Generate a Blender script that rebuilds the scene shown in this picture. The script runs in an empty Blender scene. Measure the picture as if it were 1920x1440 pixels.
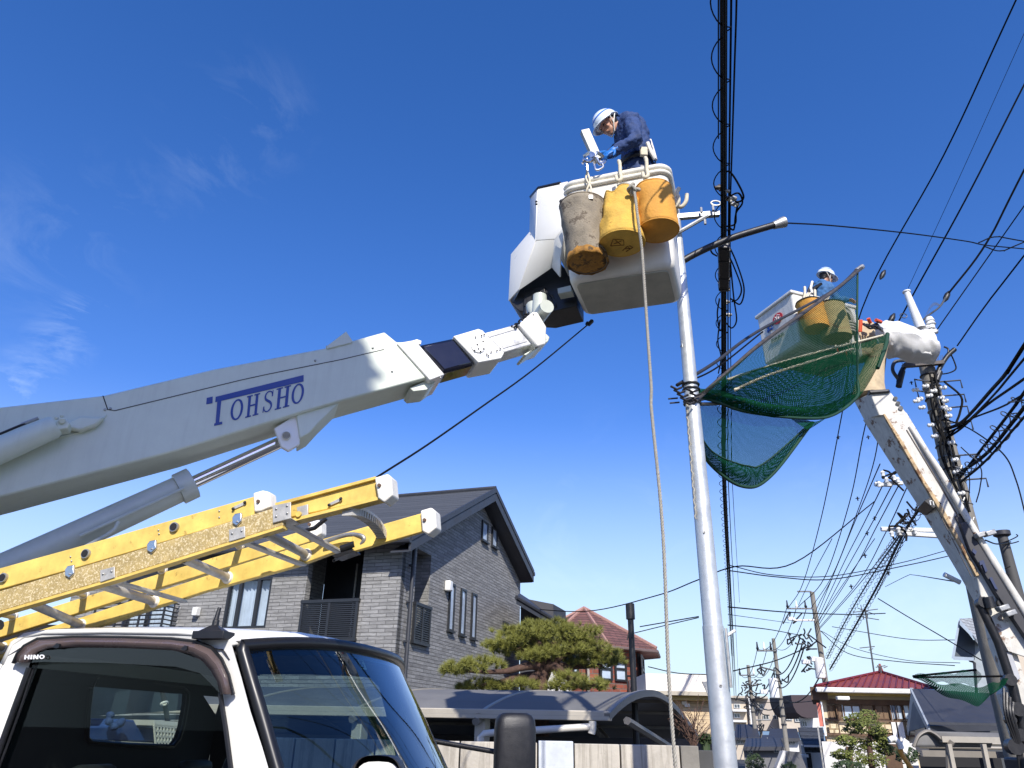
import bpy, math, random
from mathutils import Vector, Matrix, noise
random.seed(7)
S = bpy.context.scene
COL = S.collection
# ------------------------------------------------------------------ camera
FPX, CX, CY, EYE = 1400.0, 960.0, 720.0, 1.65
_p, _r = math.radians(25.07), math.radians(1.15)
FW = Vector((0, math.cos(_p), math.sin(_p)))
_r0 = Vector((1, 0, 0)); _u0 = Vector((0, -math.sin(_p), math.cos(_p)))
RR = _r0*math.cos(_r) + _u0*math.sin(_r)
UU = _u0*math.cos(_r) - _r0*math.sin(_r)
CAM = Vector((0, 0, EYE))
cam = bpy.data.objects.new('camera', bpy.data.cameras.new('camera'))
COL.objects.link(cam)
m = Matrix((RR, UU, -FW)).transposed().to_4x4(); m.translation = CAM
cam.matrix_world = m
cam.data.sensor_width = 36; cam.data.lens = 36*FPX/1920
cam.data.clip_start = 0.05; cam.data.clip_end = 6000
S.camera = cam
# ------------------------------------------------------------------ light
SUN_AZ, SUN_EL = math.radians(171), math.radians(37)
sd = Vector((math.sin(SUN_AZ)*math.cos(SUN_EL), math.cos(SUN_AZ)*math.cos(SUN_EL), math.sin(SUN_EL)))
sun = bpy.data.objects.new('sun', bpy.data.lights.new('sun', 'SUN'))
COL.objects.link(sun)
sun.data.energy = 4.6; sun.data.angle = math.radians(0.53); sun.data.color = (1, .95, .87)
sun.rotation_euler = sd.to_track_quat('Z', 'Y').to_euler()
sun.location = (0, -20, 30)
W = bpy.data.worlds.new('World'); S.world = W; W.use_nodes = True
nt = W.node_tree; nt.nodes.clear()
def N(t, typ, **k):
    n = t.nodes.new(typ)
    for a, b in k.items():
        if a == 'ins':
            for i, v in b.items(): n.inputs[i].default_value = v
        else: setattr(n, a, b)
    return n
out = N(nt, 'ShaderNodeOutputWorld'); bg = N(nt, 'ShaderNodeBackground', ins={'Strength': 0.12})
sky = N(nt, 'ShaderNodeTexSky', sky_type='NISHITA', sun_disc=False, sun_elevation=SUN_EL, sun_rotation=SUN_AZ,
        altitude=50, air_density=1.0, dust_density=0.35, ozone_density=3.2)
hs = N(nt, 'ShaderNodeHueSaturation', ins={'Saturation': 1.22, 'Value': 1.0})
tn = N(nt, 'ShaderNodeVectorMath', operation='MULTIPLY'); tn.inputs[1].default_value = (.98, 1.0, 1.24)
nt.links.new(sky.outputs[0], tn.inputs[0]); nt.links.new(tn.outputs[0], hs.inputs['Color'])
# thin high cloud streaks
tc = N(nt, 'ShaderNodeTexCoord')
mp = N(nt, 'ShaderNodeMapping', ins={'Rotation': (0, 0, math.radians(-18)), 'Scale': (9, 2.5, 15)})
nz = N(nt, 'ShaderNodeTexNoise', ins={'Scale': 1.0, 'Detail': 9, 'Roughness': .62, 'Distortion': .6})
rp = N(nt, 'ShaderNodeMapRange', ins={'From Min': .50, 'From Max': .86})
nt.links.new(tc.outputs['Generated'], mp.inputs[0]); nt.links.new(mp.outputs[0], nz.inputs[0]); nt.links.new(nz.outputs[0], rp.inputs[0])
def blob(px, py, rad, amp):
    d = (FW + RR*(px-CX)/FPX + UU*(CY-py)/FPX).normalized()
    v = N(nt, 'ShaderNodeVectorMath', operation='DISTANCE'); v.inputs[1].default_value = d
    nrm = N(nt, 'ShaderNodeVectorMath', operation='NORMALIZE'); nt.links.new(tc.outputs['Generated'], nrm.inputs[0])
    nt.links.new(nrm.outputs[0], v.inputs[0])
    r = N(nt, 'ShaderNodeMapRange', interpolation_type='SMOOTHSTEP', ins={'From Min': 0.0, 'From Max': rad, 'To Min': amp, 'To Max': 0.0})
    nt.links.new(v.outputs['Value'], r.inputs[0]); return r
bl = [blob(*a) for a in ((150, 590, .045, .6), (110, 640, .05, .5), (60, 700, .05, .55), (10, 740, .05, 1.0), (470, 220, .10, .16), (400, 290, .10, .14),
                         (100, 470, .14, .14), (240, 390, .10, .1), (1750, 990, .22, .16), (1150, 1060, .25, .16), (1650, 1230, .2, .25), (1330, 1200, .18, .15))]
acc = bl[0]
for b in bl[1:]:
    a = N(nt, 'ShaderNodeMath', operation='MAXIMUM'); nt.links.new(acc.outputs[0], a.inputs[0]); nt.links.new(b.outputs[0], a.inputs[1]); acc = a
mu = N(nt, 'ShaderNodeMath', operation='MULTIPLY', use_clamp=True); nt.links.new(acc.outputs[0], mu.inputs[0]); nt.links.new(rp.outputs[0], mu.inputs[1])
# pale air close to the horizon
sz = N(nt, 'ShaderNodeSeparateXYZ'); nt.links.new(tc.outputs['Generated'], sz.inputs[0])
hz = N(nt, 'ShaderNodeMapRange', interpolation_type='SMOOTHSTEP', ins={'From Min': -.02, 'From Max': .40, 'To Min': 1., 'To Max': 0.}); nt.links.new(sz.outputs[2], hz.inputs[0])
t2 = N(nt, 'ShaderNodeVectorMath', operation='MULTIPLY'); t2.inputs[1].default_value = (1.55, 1.14, 1.12); nt.links.new(hs.outputs[0], t2.inputs[0])
hm = N(nt, 'ShaderNodeMix', data_type='RGBA'); hm.inputs[7].default_value = (4.7, 6.2, 7.2, 1); nt.links.new(hz.outputs[0], hm.inputs[0]); nt.links.new(t2.outputs[0], hm.inputs[6])
mx = N(nt, 'ShaderNodeMix', data_type='RGBA'); mx.inputs[7].default_value = (7.5, 8.6, 9.6, 1)
nt.links.new(mu.outputs[0], mx.inputs[0]); nt.links.new(hm.outputs[2], mx.inputs[6])
nt.links.new(mx.outputs[2], bg.inputs[0]); nt.links.new(bg.outputs[0], out.inputs[0])
S.view_settings.view_transform = 'Standard'; S.view_settings.look = 'None'
S.view_settings.exposure = 0.35; S.view_settings.gamma = 1; S.view_settings.use_curve_mapping = False
# ------------------------------------------------------------------ helpers
def ray(x, y): return FW + RR*((x-CX)/FPX) + UU*((CY-y)/FPX)
def PY(x, y, D):
    d = ray(x, y); return CAM + d*(D/d.y)
def PZ(x, y, Z):
    d = ray(x, y); return CAM + d*((Z-EYE)/d.z)
def AZ(a):
    a = math.radians(a); return Vector((math.sin(a), math.cos(a), 0))
UP = Vector((0, 0, 1))
class Pl:                                    # a vertical plane standing in the scene
    def __init__(s, o, n): s.o = o; s.n = n.normalized()
    def __call__(s, x, y, off=0.0):
        d = ray(x, y); o = s.o + s.n*off
        return CAM + d*((o-CAM).dot(s.n)/d.dot(s.n))
class MB:
    def __init__(s): s.v = []; s.f = []; s.uv = None
    def add(s, vs, fs):
        b = len(s.v); s.v += [Vector(v) for v in vs]; s.f += [tuple(i+b for i in f) for f in fs]; return s
    def poly(s, pts): return s.add(pts, [tuple(range(len(pts)))])
    def prism(s, pts, vec):
        n = len(pts); q = [Vector(p) for p in pts]; r = [p+vec for p in q]
        nrm = Vector((0, 0, 0))
        for i in range(n): nrm += q[i].cross(q[(i+1) % n])
        fs = [tuple(range(n)), tuple(range(2*n-1, n-1, -1))] + [(i, i+n, (i+1) % n+n, (i+1) % n) for i in range(n)]
        if nrm.dot(vec) > 0: fs = [tuple(reversed(f)) for f in fs]
        return s.add(q+r, fs)
    def box(s, c, ex, ey, ez):
        c = Vector(c); return s.prism([c-ex-ey-ez, c+ex-ey-ez, c+ex+ey-ez, c-ex+ey-ez], ez*2)
    def ring(s, outer, inner, vec=None):
        n = len(outer)
        if vec is None: return s.add(list(outer)+list(inner), [(i, (i+1) % n, (i+1) % n+n, i+n) for i in range(n)])
        a = list(outer)+list(inner); b = [p+vec for p in a]; m2 = 2*n; fs = []
        for i in range(n):
            j = (i+1) % n
            fs += [(i, j, j+n, i+n), (m2+i+n, m2+j+n, m2+j, m2+i), (j, i, m2+i, m2+j), (i+n, j+n, m2+j+n, m2+i+n)]
        return s.add(a+b, fs)
    def loft(s, rings, closed=True, cap0=True, cap1=True):
        n = len(rings[0]); vs = [p for r in rings for p in r]; fs = []
        for k in range(len(rings)-1):
            for i in range(n if closed else n-1):
                j = (i+1) % n; fs.append((k*n+i, k*n+j, (k+1)*n+j, (k+1)*n+i))
        if closed and cap0: fs.append(tuple(range(n-1, -1, -1)))
        if closed and cap1: fs.append(tuple((len(rings)-1)*n+i for i in range(n)))
        return s.add(vs, fs)
    def tube(s, pts, r, n=8, cap=True):
        pts = [Vector(p) for p in pts]; rs = r if isinstance(r, (list, tuple)) else [r]*len(pts)
        rings = []; up = None
        for i, p in enumerate(pts):
            t = (pts[min(i+1, len(pts)-1)] - pts[max(i-1, 0)]).normalized()
            if up is None: up = t.orthogonal().normalized()
            up = (up - t*up.dot(t)).normalized(); b = t.cross(up)
            rings.append([p + (up*math.cos(a)+b*math.sin(a))*rs[i] for a in [2*math.pi*k/n for k in range(n)]])
        return s.loft(rings, True, cap, cap)
    def ell(s, c, a, b, d, nu=16, nv=10, v0=0.0, v1=1.0):   # ellipsoid with semi-axis vectors a,b and pole axis d
        c = Vector(c); rings = []
        for k in range(nv+1):
            th = math.pi*(v0+(v1-v0)*k/nv)
            th = min(max(th, .02), math.pi-.02)
            rings.append([c + d*math.cos(th) + (a*math.cos(2*math.pi*i/nu)+b*math.sin(2*math.pi*i/nu))*math.sin(th) for i in range(nu)])
        return s.loft(rings)
    def grid(s, fn, nu, nv, uv=None):
        b = len(s.v); 
        for j in range(nv+1):
            for i in range(nu+1):
                s.v.append(Vector(fn(i/nu, j/nv)))
        for j in range(nv):
            for i in range(nu):
                a = b+j*(nu+1)+i; s.f.append((a, a+1, a+nu+2, a+nu+1))
        if uv: s.uv = (uv, nu, nv)
        return s
ORG = {}
def mk(name, mb, mat, parent=None, smooth=35, bevel=0, solid=0, seg=2):
    if parent is not None: org = ORG[parent.name]
    else:
        xs = [v.x for v in mb.v]; ys = [v.y for v in mb.v]; zs = [v.z for v in mb.v]
        org = Vector(((min(xs)+max(xs))/2, (min(ys)+max(ys))/2, min(zs)))
    me = bpy.data.meshes.new(name)
    me.from_pydata([v-org for v in mb.v], [], mb.f); me.validate()
    if mb.uv:
        fn, nu, nv = mb.uv; L = me.uv_layers.new(name='uv')
        for lp in me.loops:
            i = lp.vertex_index; L.data[lp.index].uv = fn((i % (nu+1))/nu, (i//(nu+1))/nv)
    if smooth:
        me.polygons.foreach_set('use_smooth', [True]*len(me.polygons)); me.set_sharp_from_angle(angle=math.radians(smooth))
    me.materials.append(mat)
    o = bpy.data.objects.new(name, me); COL.objects.link(o)
    if parent is None: o.location = org
    else: o.parent = parent
    ORG[o.name] = org
    if solid:
        md = o.modifiers.new('solid', 'SOLIDIFY'); md.thickness = solid
    if bevel:
        md = o.modifiers.new('bevel', 'BEVEL'); md.width = bevel; md.segments = seg; md.limit_method = 'ANGLE'; md.angle_limit = math.radians(40)
        md.harden_normals = False
    return o
def mks(name, mb, mat, parent=None, **k):    # one object for each separate piece
    par = list(range(len(mb.v)))
    def fd(i):
        while par[i] != i: par[i] = par[par[i]]; i = par[i]
        return i
    for f in mb.f:
        for j in f[1:]: par[fd(j)] = fd(f[0])
    grp = {}
    for f in mb.f: grp.setdefault(fd(f[0]), []).append(f)
    res = []
    for fs in grp.values():
        ids = sorted({i for f in fs for i in f}); mp_ = {a: b for b, a in enumerate(ids)}
        q = MB(); q.v = [mb.v[i] for i in ids]; q.f = [tuple(mp_[i] for i in f) for f in fs]
        res.append(mk(name, q, mat, parent, **k))
    return res
def bake(o):                                 # turn a modifier result into plain mesh data
    dg = bpy.context.evaluated_depsgraph_get(); dg.update()
    me = bpy.data.meshes.new_from_object(o.evaluated_get(dg)); o.modifiers.clear()
    me.polygons.foreach_set('use_smooth', [True]*len(me.polygons)); o.data = me
def remesh(o, vox, sm=3, wr=0, ws=9.):       # melt overlapping closed pieces into one continuous surface
    md = o.modifiers.new('r', 'REMESH'); md.mode = 'VOXEL'; md.voxel_size = vox
    md = o.modifiers.new('s', 'SMOOTH'); md.iterations = sm; md.factor = .5
    bake(o)
    if wr:
        me = o.data; nr = [v.normal.copy() for v in me.vertices]
        for v, n_ in zip(me.vertices, nr):
            q = v.co*ws; k = noise.noise(Vector((q.x, q.y, q.z*.6)))+.5*noise.noise(q*2.3)
            v.co += n_*wr*(abs(k)*2-.6)
    return o
def tag(o, label=None, cat=None, group=None, kind=None):
    if label: o['label'] = label
    if cat: o['category'] = cat
    if group: o['group'] = group
    if kind: o['kind'] = kind
    return o
def root(name, loc, label, cat, group=None):
    o = bpy.data.objects.new(name, None); COL.objects.link(o); o.location = loc; o.empty_display_size = .2
    ORG[o.name] = Vector(loc); return tag(o, label, cat, group)
def copy_tree(o, loc, label=None):
    def rec(a, par):
        c = a.copy(); COL.objects.link(c); c.parent = par
        for ch in a.children: rec(ch, c)
        return c
    c = rec(o, None); c.location = loc
    if label: c['label'] = label
    return c
def bez(pts, n=24):                          # smooth Catmull-Rom through points
    P = [Vector(p) for p in pts]; P = [2*P[0]-P[1]]+P+[2*P[-1]-P[-2]]; o = []
    m_ = len(P)-3
    for k in range(m_):
        a, b, c, d = P[k:k+4]
        for i in range(n):
            t = i/n; o.append(.5*((2*b)+(c-a)*t+(2*a-5*b+4*c-d)*t*t+(3*b-a-3*c+d)*t**3))
    o.append(P[-2]); return o
def span(a, b, sag, n=24):
    a = Vector(a); b = Vector(b)
    return [a.lerp(b, i/n) - UP*(4*sag*(i/n)*(1-i/n)) for i in range(n+1)]
# ------------------------------------------------------------------ materials
def srgb(r, g, b):
    f = lambda c: ((c/255)/12.92 if c/255 <= .04045 else ((c/255+.055)/1.055)**2.4)
    return (f(r), f(g), f(b))
def mat(name, col, rough=.5, metal=0., var=.12, vs=4., bump=0., bs=60., spots=None, ss=8., st=.62, coat=0., spec=.5, streak=0., extra=None, trans=None):
    m = bpy.data.materials.new(name); m.use_nodes = True; t = m.node_tree; b = t.nodes['Principled BSDF']
    c3 = tuple(col)+(1,)
    tcn = N(t, 'ShaderNodeTexCoord')
    n1 = N(t, 'ShaderNodeTexNoise', ins={'Scale': vs, 'Detail': 6, 'Roughness': .65}); t.links.new(tcn.outputs['Object'], n1.inputs[0])
    r1 = N(t, 'ShaderNodeMapRange', ins={'From Min': .3, 'From Max': .7, 'To Min': 1-var, 'To Max': 1+var}); t.links.new(n1.outputs[0], r1.inputs[0])
    mm = N(t, 'ShaderNodeVectorMath', operation='SCALE'); mm.inputs[0].default_value = col; t.links.new(r1.outputs[0], mm.inputs['Scale'])
    cur = mm.outputs[0]
    if streak:
        mp = N(t, 'ShaderNodeMapping', ins={'Scale': (18, 18, 1.2)}); t.links.new(tcn.outputs['Object'], mp.inputs[0])
        n3 = N(t, 'ShaderNodeTexNoise', ins={'Scale': 1., 'Detail': 5, 'Roughness': .7}); t.links.new(mp.outputs[0], n3.inputs[0])
        r3 = N(t, 'ShaderNodeMapRange', ins={'From Min': .48, 'From Max': .75, 'To Min': 0., 'To Max': streak}); t.links.new(n3.outputs[0], r3.inputs[0])
        x = N(t, 'ShaderNodeMix', data_type='RGBA'); x.inputs[7].default_value = (col[0]*.35, col[1]*.33, col[2]*.3, 1)
        t.links.new(r3.outputs[0], x.inputs[0]); t.links.new(cur, x.inputs[6]); cur = x.outputs[2]
    if spots:
        n2 = N(t, 'ShaderNodeTexNoise', ins={'Scale': ss, 'Detail': 9, 'Roughness': .72}); t.links.new(tcn.outputs['Object'], n2.inputs[0])
        r2 = N(t, 'ShaderNodeMapRange', ins={'From Min': st, 'From Max': st+.05, 'To Min': 0., 'To Max': .9}); t.links.new(n2.outputs[0], r2.inputs[0])
        x = N(t, 'ShaderNodeMix', data_type='RGBA'); x.inputs[7].default_value = tuple(spots)+(1,)
        t.links.new(r2.outputs[0], x.inputs[0]); t.links.new(cur, x.inputs[6]); cur = x.outputs[2]
    t.links.new(cur, b.inputs['Base Color'])
    b.inputs['Metallic'].default_value = metal
    b.inputs['Specular IOR Level'].default_value = spec
    r4 = N(t, 'ShaderNodeMapRange', ins={'From Min': .3, 'From Max': .7, 'To Min': max(rough-.08, .02), 'To Max': min(rough+.08, 1)}); t.links.new(n1.outputs[0], r4.inputs[0]); t.links.new(r4.outputs[0], b.inputs['Roughness'])
    if coat: b.inputs['Coat Weight'].default_value = coat; b.inputs['Coat Roughness'].default_value = .08
    if bump:
        n5 = N(t, 'ShaderNodeTexNoise', ins={'Scale': bs, 'Detail': 4}); t.links.new(tcn.outputs['Object'], n5.inputs[0])
        bp = N(t, 'ShaderNodeBump', ins={'Strength': bump, 'Distance': .01}); t.links.new(n5.outputs[0], bp.inputs['Height']); t.links.new(bp.outputs[0], b.inputs['Normal'])
    if trans: b.inputs['Transmission Weight'].default_value = trans
    return m
def brickmat(name, cols, mortar, az, bw=.45, bh=.1, msz=.012, bump=.5, rough=.8, offs=.5):
    m = bpy.data.materials.new(name); m.use_nodes = True; t = m.node_tree; b = t.nodes['Principled BSDF']
    g = N(t, 'ShaderNodeNewGeometry'); mp = N(t, 'ShaderNodeMapping', ins={'Rotation': (0, 0, math.radians(az))}); t.links.new(g.outputs['Position'], mp.inputs[0])
    sp = N(t, 'ShaderNodeSeparateXYZ'); t.links.new(mp.outputs[0], sp.inputs[0])
    ad = N(t, 'ShaderNodeMath', operation='ADD'); t.links.new(sp.outputs[0], ad.inputs[0]); t.links.new(sp.outputs[1], ad.inputs[1])
    cb = N(t, 'ShaderNodeCombineXYZ'); t.links.new(ad.outputs[0], cb.inputs[0]); t.links.new(sp.outputs[2], cb.inputs[1])
    br = N(t, 'ShaderNodeTexBrick', ins={'Scale': 1., 'Mortar Size': msz, 'Mortar Smooth': .3, 'Bias': 0., 'Brick Width': bw, 'Row Height': bh,
        'Color1': tuple(cols[0])+(1,), 'Color2': tuple(cols[1])+(1,), 'Mortar': tuple(mortar)+(1,)}); br.offset = offs
    t.links.new(cb.outputs[0], br.inputs[0])
    mp2 = N(t, 'ShaderNodeMapping', ins={'Scale': (2.2, 9, 1)}); t.links.new(cb.outputs[0], mp2.inputs[0])
    n1 = N(t, 'ShaderNodeTexNoise', ins={'Scale': 1.6, 'Detail': 6, 'Roughness': .7}); t.links.new(mp2.outputs[0], n1.inputs[0])
    r = N(t, 'ShaderNodeMapRange', ins={'From Min': .3, 'From Max': .7, 'To Min': .72, 'To Max': 1.25}); t.links.new(n1.outputs[0], r.inputs[0])
    mm = N(t, 'ShaderNodeVectorMath', operation='SCALE'); t.links.new(br.outputs[0], mm.inputs[0]); t.links.new(r.outputs[0], mm.inputs['Scale'])
    t.links.new(mm.outputs[0], b.inputs['Base Color']); b.inputs['Roughness'].default_value = rough
    # bump: stone face slopes out to each course's lower edge
    sb = N(t, 'ShaderNodeMath', operation='SUBTRACT', ins={0: 1.0}); t.links.new(br.outputs['Fac'], sb.inputs[1])
    n2 = N(t, 'ShaderNodeMath', operation='ADD'); 
    ml = N(t, 'ShaderNodeMath', operation='MULTIPLY', ins={1: .8}); t.links.new(n1.outputs[0], ml.inputs[0])
    t.links.new(sb.outputs[0], n2.inputs[0]); t.links.new(ml.outputs[0], n2.inputs[1])
    bp = N(t, 'ShaderNodeBump', ins={'Strength': bump, 'Distance': .03}); t.links.new(n2.outputs[0], bp.inputs['Height']); t.links.new(bp.outputs[0], b.inputs['Normal'])
    return m
def glassmat(name, tint=(.6, .7, .72), refl=(1, 1, 1), f0=.06, rough=.0, dark=0.0):
    m = bpy.data.materials.new(name); m.use_nodes = True; t = m.node_tree; t.nodes.clear()
    o = N(t, 'ShaderNodeOutputMaterial'); tr = N(t, 'ShaderNodeBsdfTransparent'); tr.inputs[0].default_value = tuple(tint)+(1,)
    gl = N(t, 'ShaderNodeBsdfGlossy'); gl.inputs['Roughness'].default_value = rough; gl.inputs[0].default_value = tuple(refl)+(1,)
    lw = N(t, 'ShaderNodeLayerWeight', ins={'Blend': .5}); pw = N(t, 'ShaderNodeMath', operation='POWER', ins={1: 3.2}); t.links.new(lw.outputs['Facing'], pw.inputs[0])
    r = N(t, 'ShaderNodeMapRange', ins={'From Min': 0., 'From Max': 1., 'To Min': f0, 'To Max': 1.}); t.links.new(pw.outputs[0], r.inputs[0])
    x = N(t, 'ShaderNodeMixShader'); t.links.new(r.outputs[0], x.inputs[0]); t.links.new(tr.outputs[0], x.inputs[1]); t.links.new(gl.outputs[0], x.inputs[2]); t.links.new(x.outputs[0], o.inputs[0])
    return m
def netmat(name, col, nu, nv, th):
    m = bpy.data.materials.new(name); m.use_nodes = True; t = m.node_tree; t.nodes.clear()
    o = N(t, 'ShaderNodeOutputMaterial'); tr = N(t, 'ShaderNodeBsdfTransparent'); b = N(t, 'ShaderNodeBsdfDiffuse'); b.inputs[0].default_value = tuple(col)+(1,)
    b2 = N(t, 'ShaderNodeBsdfTranslucent'); b2.inputs[0].default_value = tuple(col)+(1,); ms = N(t, 'ShaderNodeMixShader', ins={0: .2}); t.links.new(b.outputs[0], ms.inputs[1]); t.links.new(b2.outputs[0], ms.inputs[2])
    uv = N(t, 'ShaderNodeUVMap'); uv.uv_map = 'uv'; sp = N(t, 'ShaderNodeSeparateXYZ'); t.links.new(uv.outputs[0], sp.inputs[0]); fs = []
    for k, cnt, sgn in ((0, nu, 1), (1, nv, 1)):
        a = N(t, 'ShaderNodeMath', operation='MULTIPLY', ins={1: float(cnt)}); t.links.new(sp.outputs[k], a.inputs[0])
        c = N(t, 'ShaderNodeMath', operation='FRACT'); t.links.new(a.outputs[0], c.inputs[0])
        l = N(t, 'ShaderNodeMath', operation='LESS_THAN', ins={1: th}); t.links.new(c.outputs[0], l.inputs[0]); fs.append(l)
    mxn = N(t, 'ShaderNodeMath', operation='MAXIMUM'); t.links.new(fs[0].outputs[0], mxn.inputs[0]); t.links.new(fs[1].outputs[0], mxn.inputs[1])
    x = N(t, 'ShaderNodeMixShader'); t.links.new(mxn.outputs[0], x.inputs[0]); t.links.new(tr.outputs[0], x.inputs[1]); t.links.new(ms.outputs[0], x.inputs[2]); t.links.new(x.outputs[0], o.inputs[0])
    return m
M_white = mat('truck_white', (.80, .79, .74), .32, var=.04, vs=2, coat=.35, spots=(.45, .43, .38), ss=26, st=.73)
M_boom = mat('boom_white', (.63, .67, .56), .38, var=.06, vs=3, spots=(.42, .40, .36), ss=30, st=.72, streak=.12)
M_frp = mat('basket_white', (.76, .73, .65), .45, var=.07, vs=5, spots=(.35, .32, .27), ss=22, st=.70)
M_rim = mat('basket_rim', (.76, .73, .64), .5, var=.12, vs=9, spots=(.3, .26, .2), ss=40, st=.66)
M_black = mat('black_plastic', (.012, .012, .014), .42, var=.2, vs=20, bump=.15, bs=300)
M_rubber = mat('black_rubber', (.01, .01, .011), .35, var=.1)
M_dark = mat('dark_interior', (.012, .012, .014), .8, var=.2)
M_darkgrey = mat('dark_grey_trim', (.03, .03, .035), .5, var=.15)
M_navy = mat('navy_tube', (.006, .007, .016), .12, var=.1, coat=.6)
M_steel = mat('brushed_steel', (.62, .63, .64), .3, metal=1, var=.12, vs=14, bump=.1)
M_chrome = mat('chrome_rod', (.75, .76, .78), .08, metal=1, var=.03)
M_zinc = mat('zinc_steel', (.40, .40, .385), .5, metal=.75, var=.22, vs=16, spots=(.3, .29, .27), ss=40, st=.66)
M_galv = mat('galvanised_pole', (.58, .60, .60), .48, metal=.55, var=.12, vs=9, bump=.12, bs=40)
M_alu = mat('ladder_aluminium', (.50, .48, .43), .5, metal=.35, var=.25, vs=20, spots=(.2, .17, .12), ss=50, st=.62)
M_yel = mat('ladder_yellow', (.72, .51, .12), .55, var=.24, vs=9, spots=(.34, .21, .05), ss=20, st=.61, streak=.15)
M_yelworn = mat('ladder_yellow_worn', (.42, .31, .12), .65, var=.25, vs=20, spots=(.74, .62, .38), ss=110, st=.52, bump=.3, bs=150)
M_cap = mat('ladder_cap_white', (.82, .78, .68), .55, var=.12, vs=25, spots=(.42, .27, .1), ss=35, st=.66)
M_grey = mat('cylinder_grey', (.50, .53, .47), .4, var=.08, vs=6, coat=.2)
M_blue = mat('logo_blue', srgb(20, 62, 140), .4, var=.03)
M_red = mat('logo_red', (.55, .03, .03), .5, var=.1)
M_wire = mat('black_cable', (.003, .003, .0035), .65, var=.1, spec=.15)
M_gwire = mat('grey_cable', (.06, .065, .07), .5, var=.1)
M_rope = mat('grey_rope', (.34, .32, .27), .9, var=.3, vs=60)
M_strap = mat('cream_strap', (.62, .56, .42), .8, var=.15, vs=30)
M_bag1 = mat('canvas_grey', (.27, .23, .17), .9, var=.4, vs=6, bump=.5, bs=90, spots=(.11, .085, .06), ss=6, st=.54)
M_bag1b = mat('leather_brown', (.32, .15, .02), .8, var=.5, vs=12, bump=.6, bs=50, spots=(.05, .03, .01), ss=10, st=.52)
M_bag2 = mat('canvas_yellow', (.66, .40, .07), .85, var=.2, vs=6, bump=.6, bs=40, spots=(.35, .2, .04), ss=14, st=.62)
M_bag3 = mat('canvas_orange', (.62, .30, .05), .85, var=.18, vs=5, bump=.4, bs=60, spots=(.38, .17, .03), ss=12, st=.64)
M_skin = mat('skin', (.48, .25, .16), .5, var=.08)
M_hair = mat('hair', (.01, .009, .008), .6)
M_jacket = mat('navy_jacket', (.022, .050, .150), .8, var=.25, vs=9, bump=.9, bs=22)
M_jacket2 = mat('blue_jacket', (.035, .125, .29), .8, var=.2, vs=9, bump=.6, bs=22)
M_trouser = mat('grey_trousers', (.24, .24, .25), .85, var=.15)
M_glove = mat('blue_glove', (.02, .17, .55), .5, var=.12, bump=.3)
M_helmet = mat('white_helmet', (.74, .82, .88), .25, var=.03, coat=.5)
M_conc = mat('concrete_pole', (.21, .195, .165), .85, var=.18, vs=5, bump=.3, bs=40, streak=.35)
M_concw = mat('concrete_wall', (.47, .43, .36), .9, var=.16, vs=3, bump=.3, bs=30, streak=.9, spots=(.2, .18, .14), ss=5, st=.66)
M_patch = mat('metal_patch', (.55, .58, .60), .5, var=.12, vs=6, spots=(.42, .44, .45), ss=9, st=.58)
M_porc = mat('white_porcelain', (.75, .75, .72), .3, var=.08)
M_roofg = brickmat('slate_roof', ((.055, .06, .067), (.068, .073, .08)), (.03, .032, .036), -19, bw=.3, bh=.14, msz=.01, bump=.4)
M_fascia = mat('dark_fascia', (.035, .038, .046), .5, var=.1)
M_brick = brickmat('grey_stone_siding', ((.30, .297, .285), (.205, .202, .194)), (.14, .138, .133), 19, bw=.40, bh=.080, msz=.007, bump=1.)
M_redbrick = brickmat('red_brick_wall', ((.30, .085, .05), (.19, .055, .04)), (.14, .11, .1), 30, bw=.5, bh=.16, msz=.02, bump=.3)
M_redroof = brickmat('brown_tile_roof', ((.19, .085, .07), (.13, .06, .05)), (.06, .03, .025), 0, bw=.4, bh=.12, msz=.018, bump=.5)
M_winframe = mat('dark_window_frame', (.02, .022, .026), .4)
M_curtain = mat('white_curtain', (.62, .66, .70), .9, var=.12, vs=3)
M_frost = mat('frosted_pane', (.42, .50, .60), .15, var=.15, vs=3, coat=.6)
M_glass = glassmat('window_glass', (.75, .8, .85), f0=.10)
M_sideglass = glassmat('cab_side_glass', (.55, .63, .60), f0=.004)
M_windglass = glassmat('windscreen_glass', (.45, .56, .56), f0=.06)
M_visor = glassmat('smoked_visor', (.38, .31, .29), f0=.12, rough=.1)
M_rust = mat('rusty_boom_paint', (.62, .60, .54), .6, var=.16, vs=5, spots=(.16, .065, .02), ss=5.5, st=.57, streak=.35)
M_rust2 = mat('rusty_underside_paint', (.55, .56, .56), .6, var=.1, vs=5, spots=(.12, .05, .02), ss=6, st=.64, streak=.2)
M_green = netmat('green_net', (.006, .048, .025), 150, 60, .29)
M_green2 = netmat('green_net_lower', (.006, .042, .027), 120, 80, .38)
M_greenD = netmat('green_net_double', (.006, .050, .022), 150, 60, .60)
M_greensol = mat('green_net_cord', (.006, .045, .024), .8, var=.3)
M_pipe = mat('brown_support_pole', (.085, .072, .062), .5, metal=.3, var=.3, vs=12)
M_needle = mat('pine_needles', (.19, .195, .04), .6, var=.35, vs=3)
M_bark = mat('pine_bark', (.085, .048, .034), .95, var=.4, vs=18, bump=1., bs=30)
M_leaf = mat('dark_leaves', (.04, .065, .02), .6, var=.4, vs=4)
M_cloth = mat('white_cover_sheet', (.66, .65, .62), .8, var=.08, vs=3, bump=.3, bs=12)
M_tan = mat('tan_cover', (.55, .43, .27), .8, var=.2, vs=8, spots=(.2, .12, .06), ss=14, st=.62)
M_asph = mat('asphalt', (.05, .05, .05), .9, var=.15, vs=1.5, bump=.3, bs=100)
M_soil = mat('ground_earth', (.07, .066, .058), .95, var=.2, vs=.5)
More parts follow.
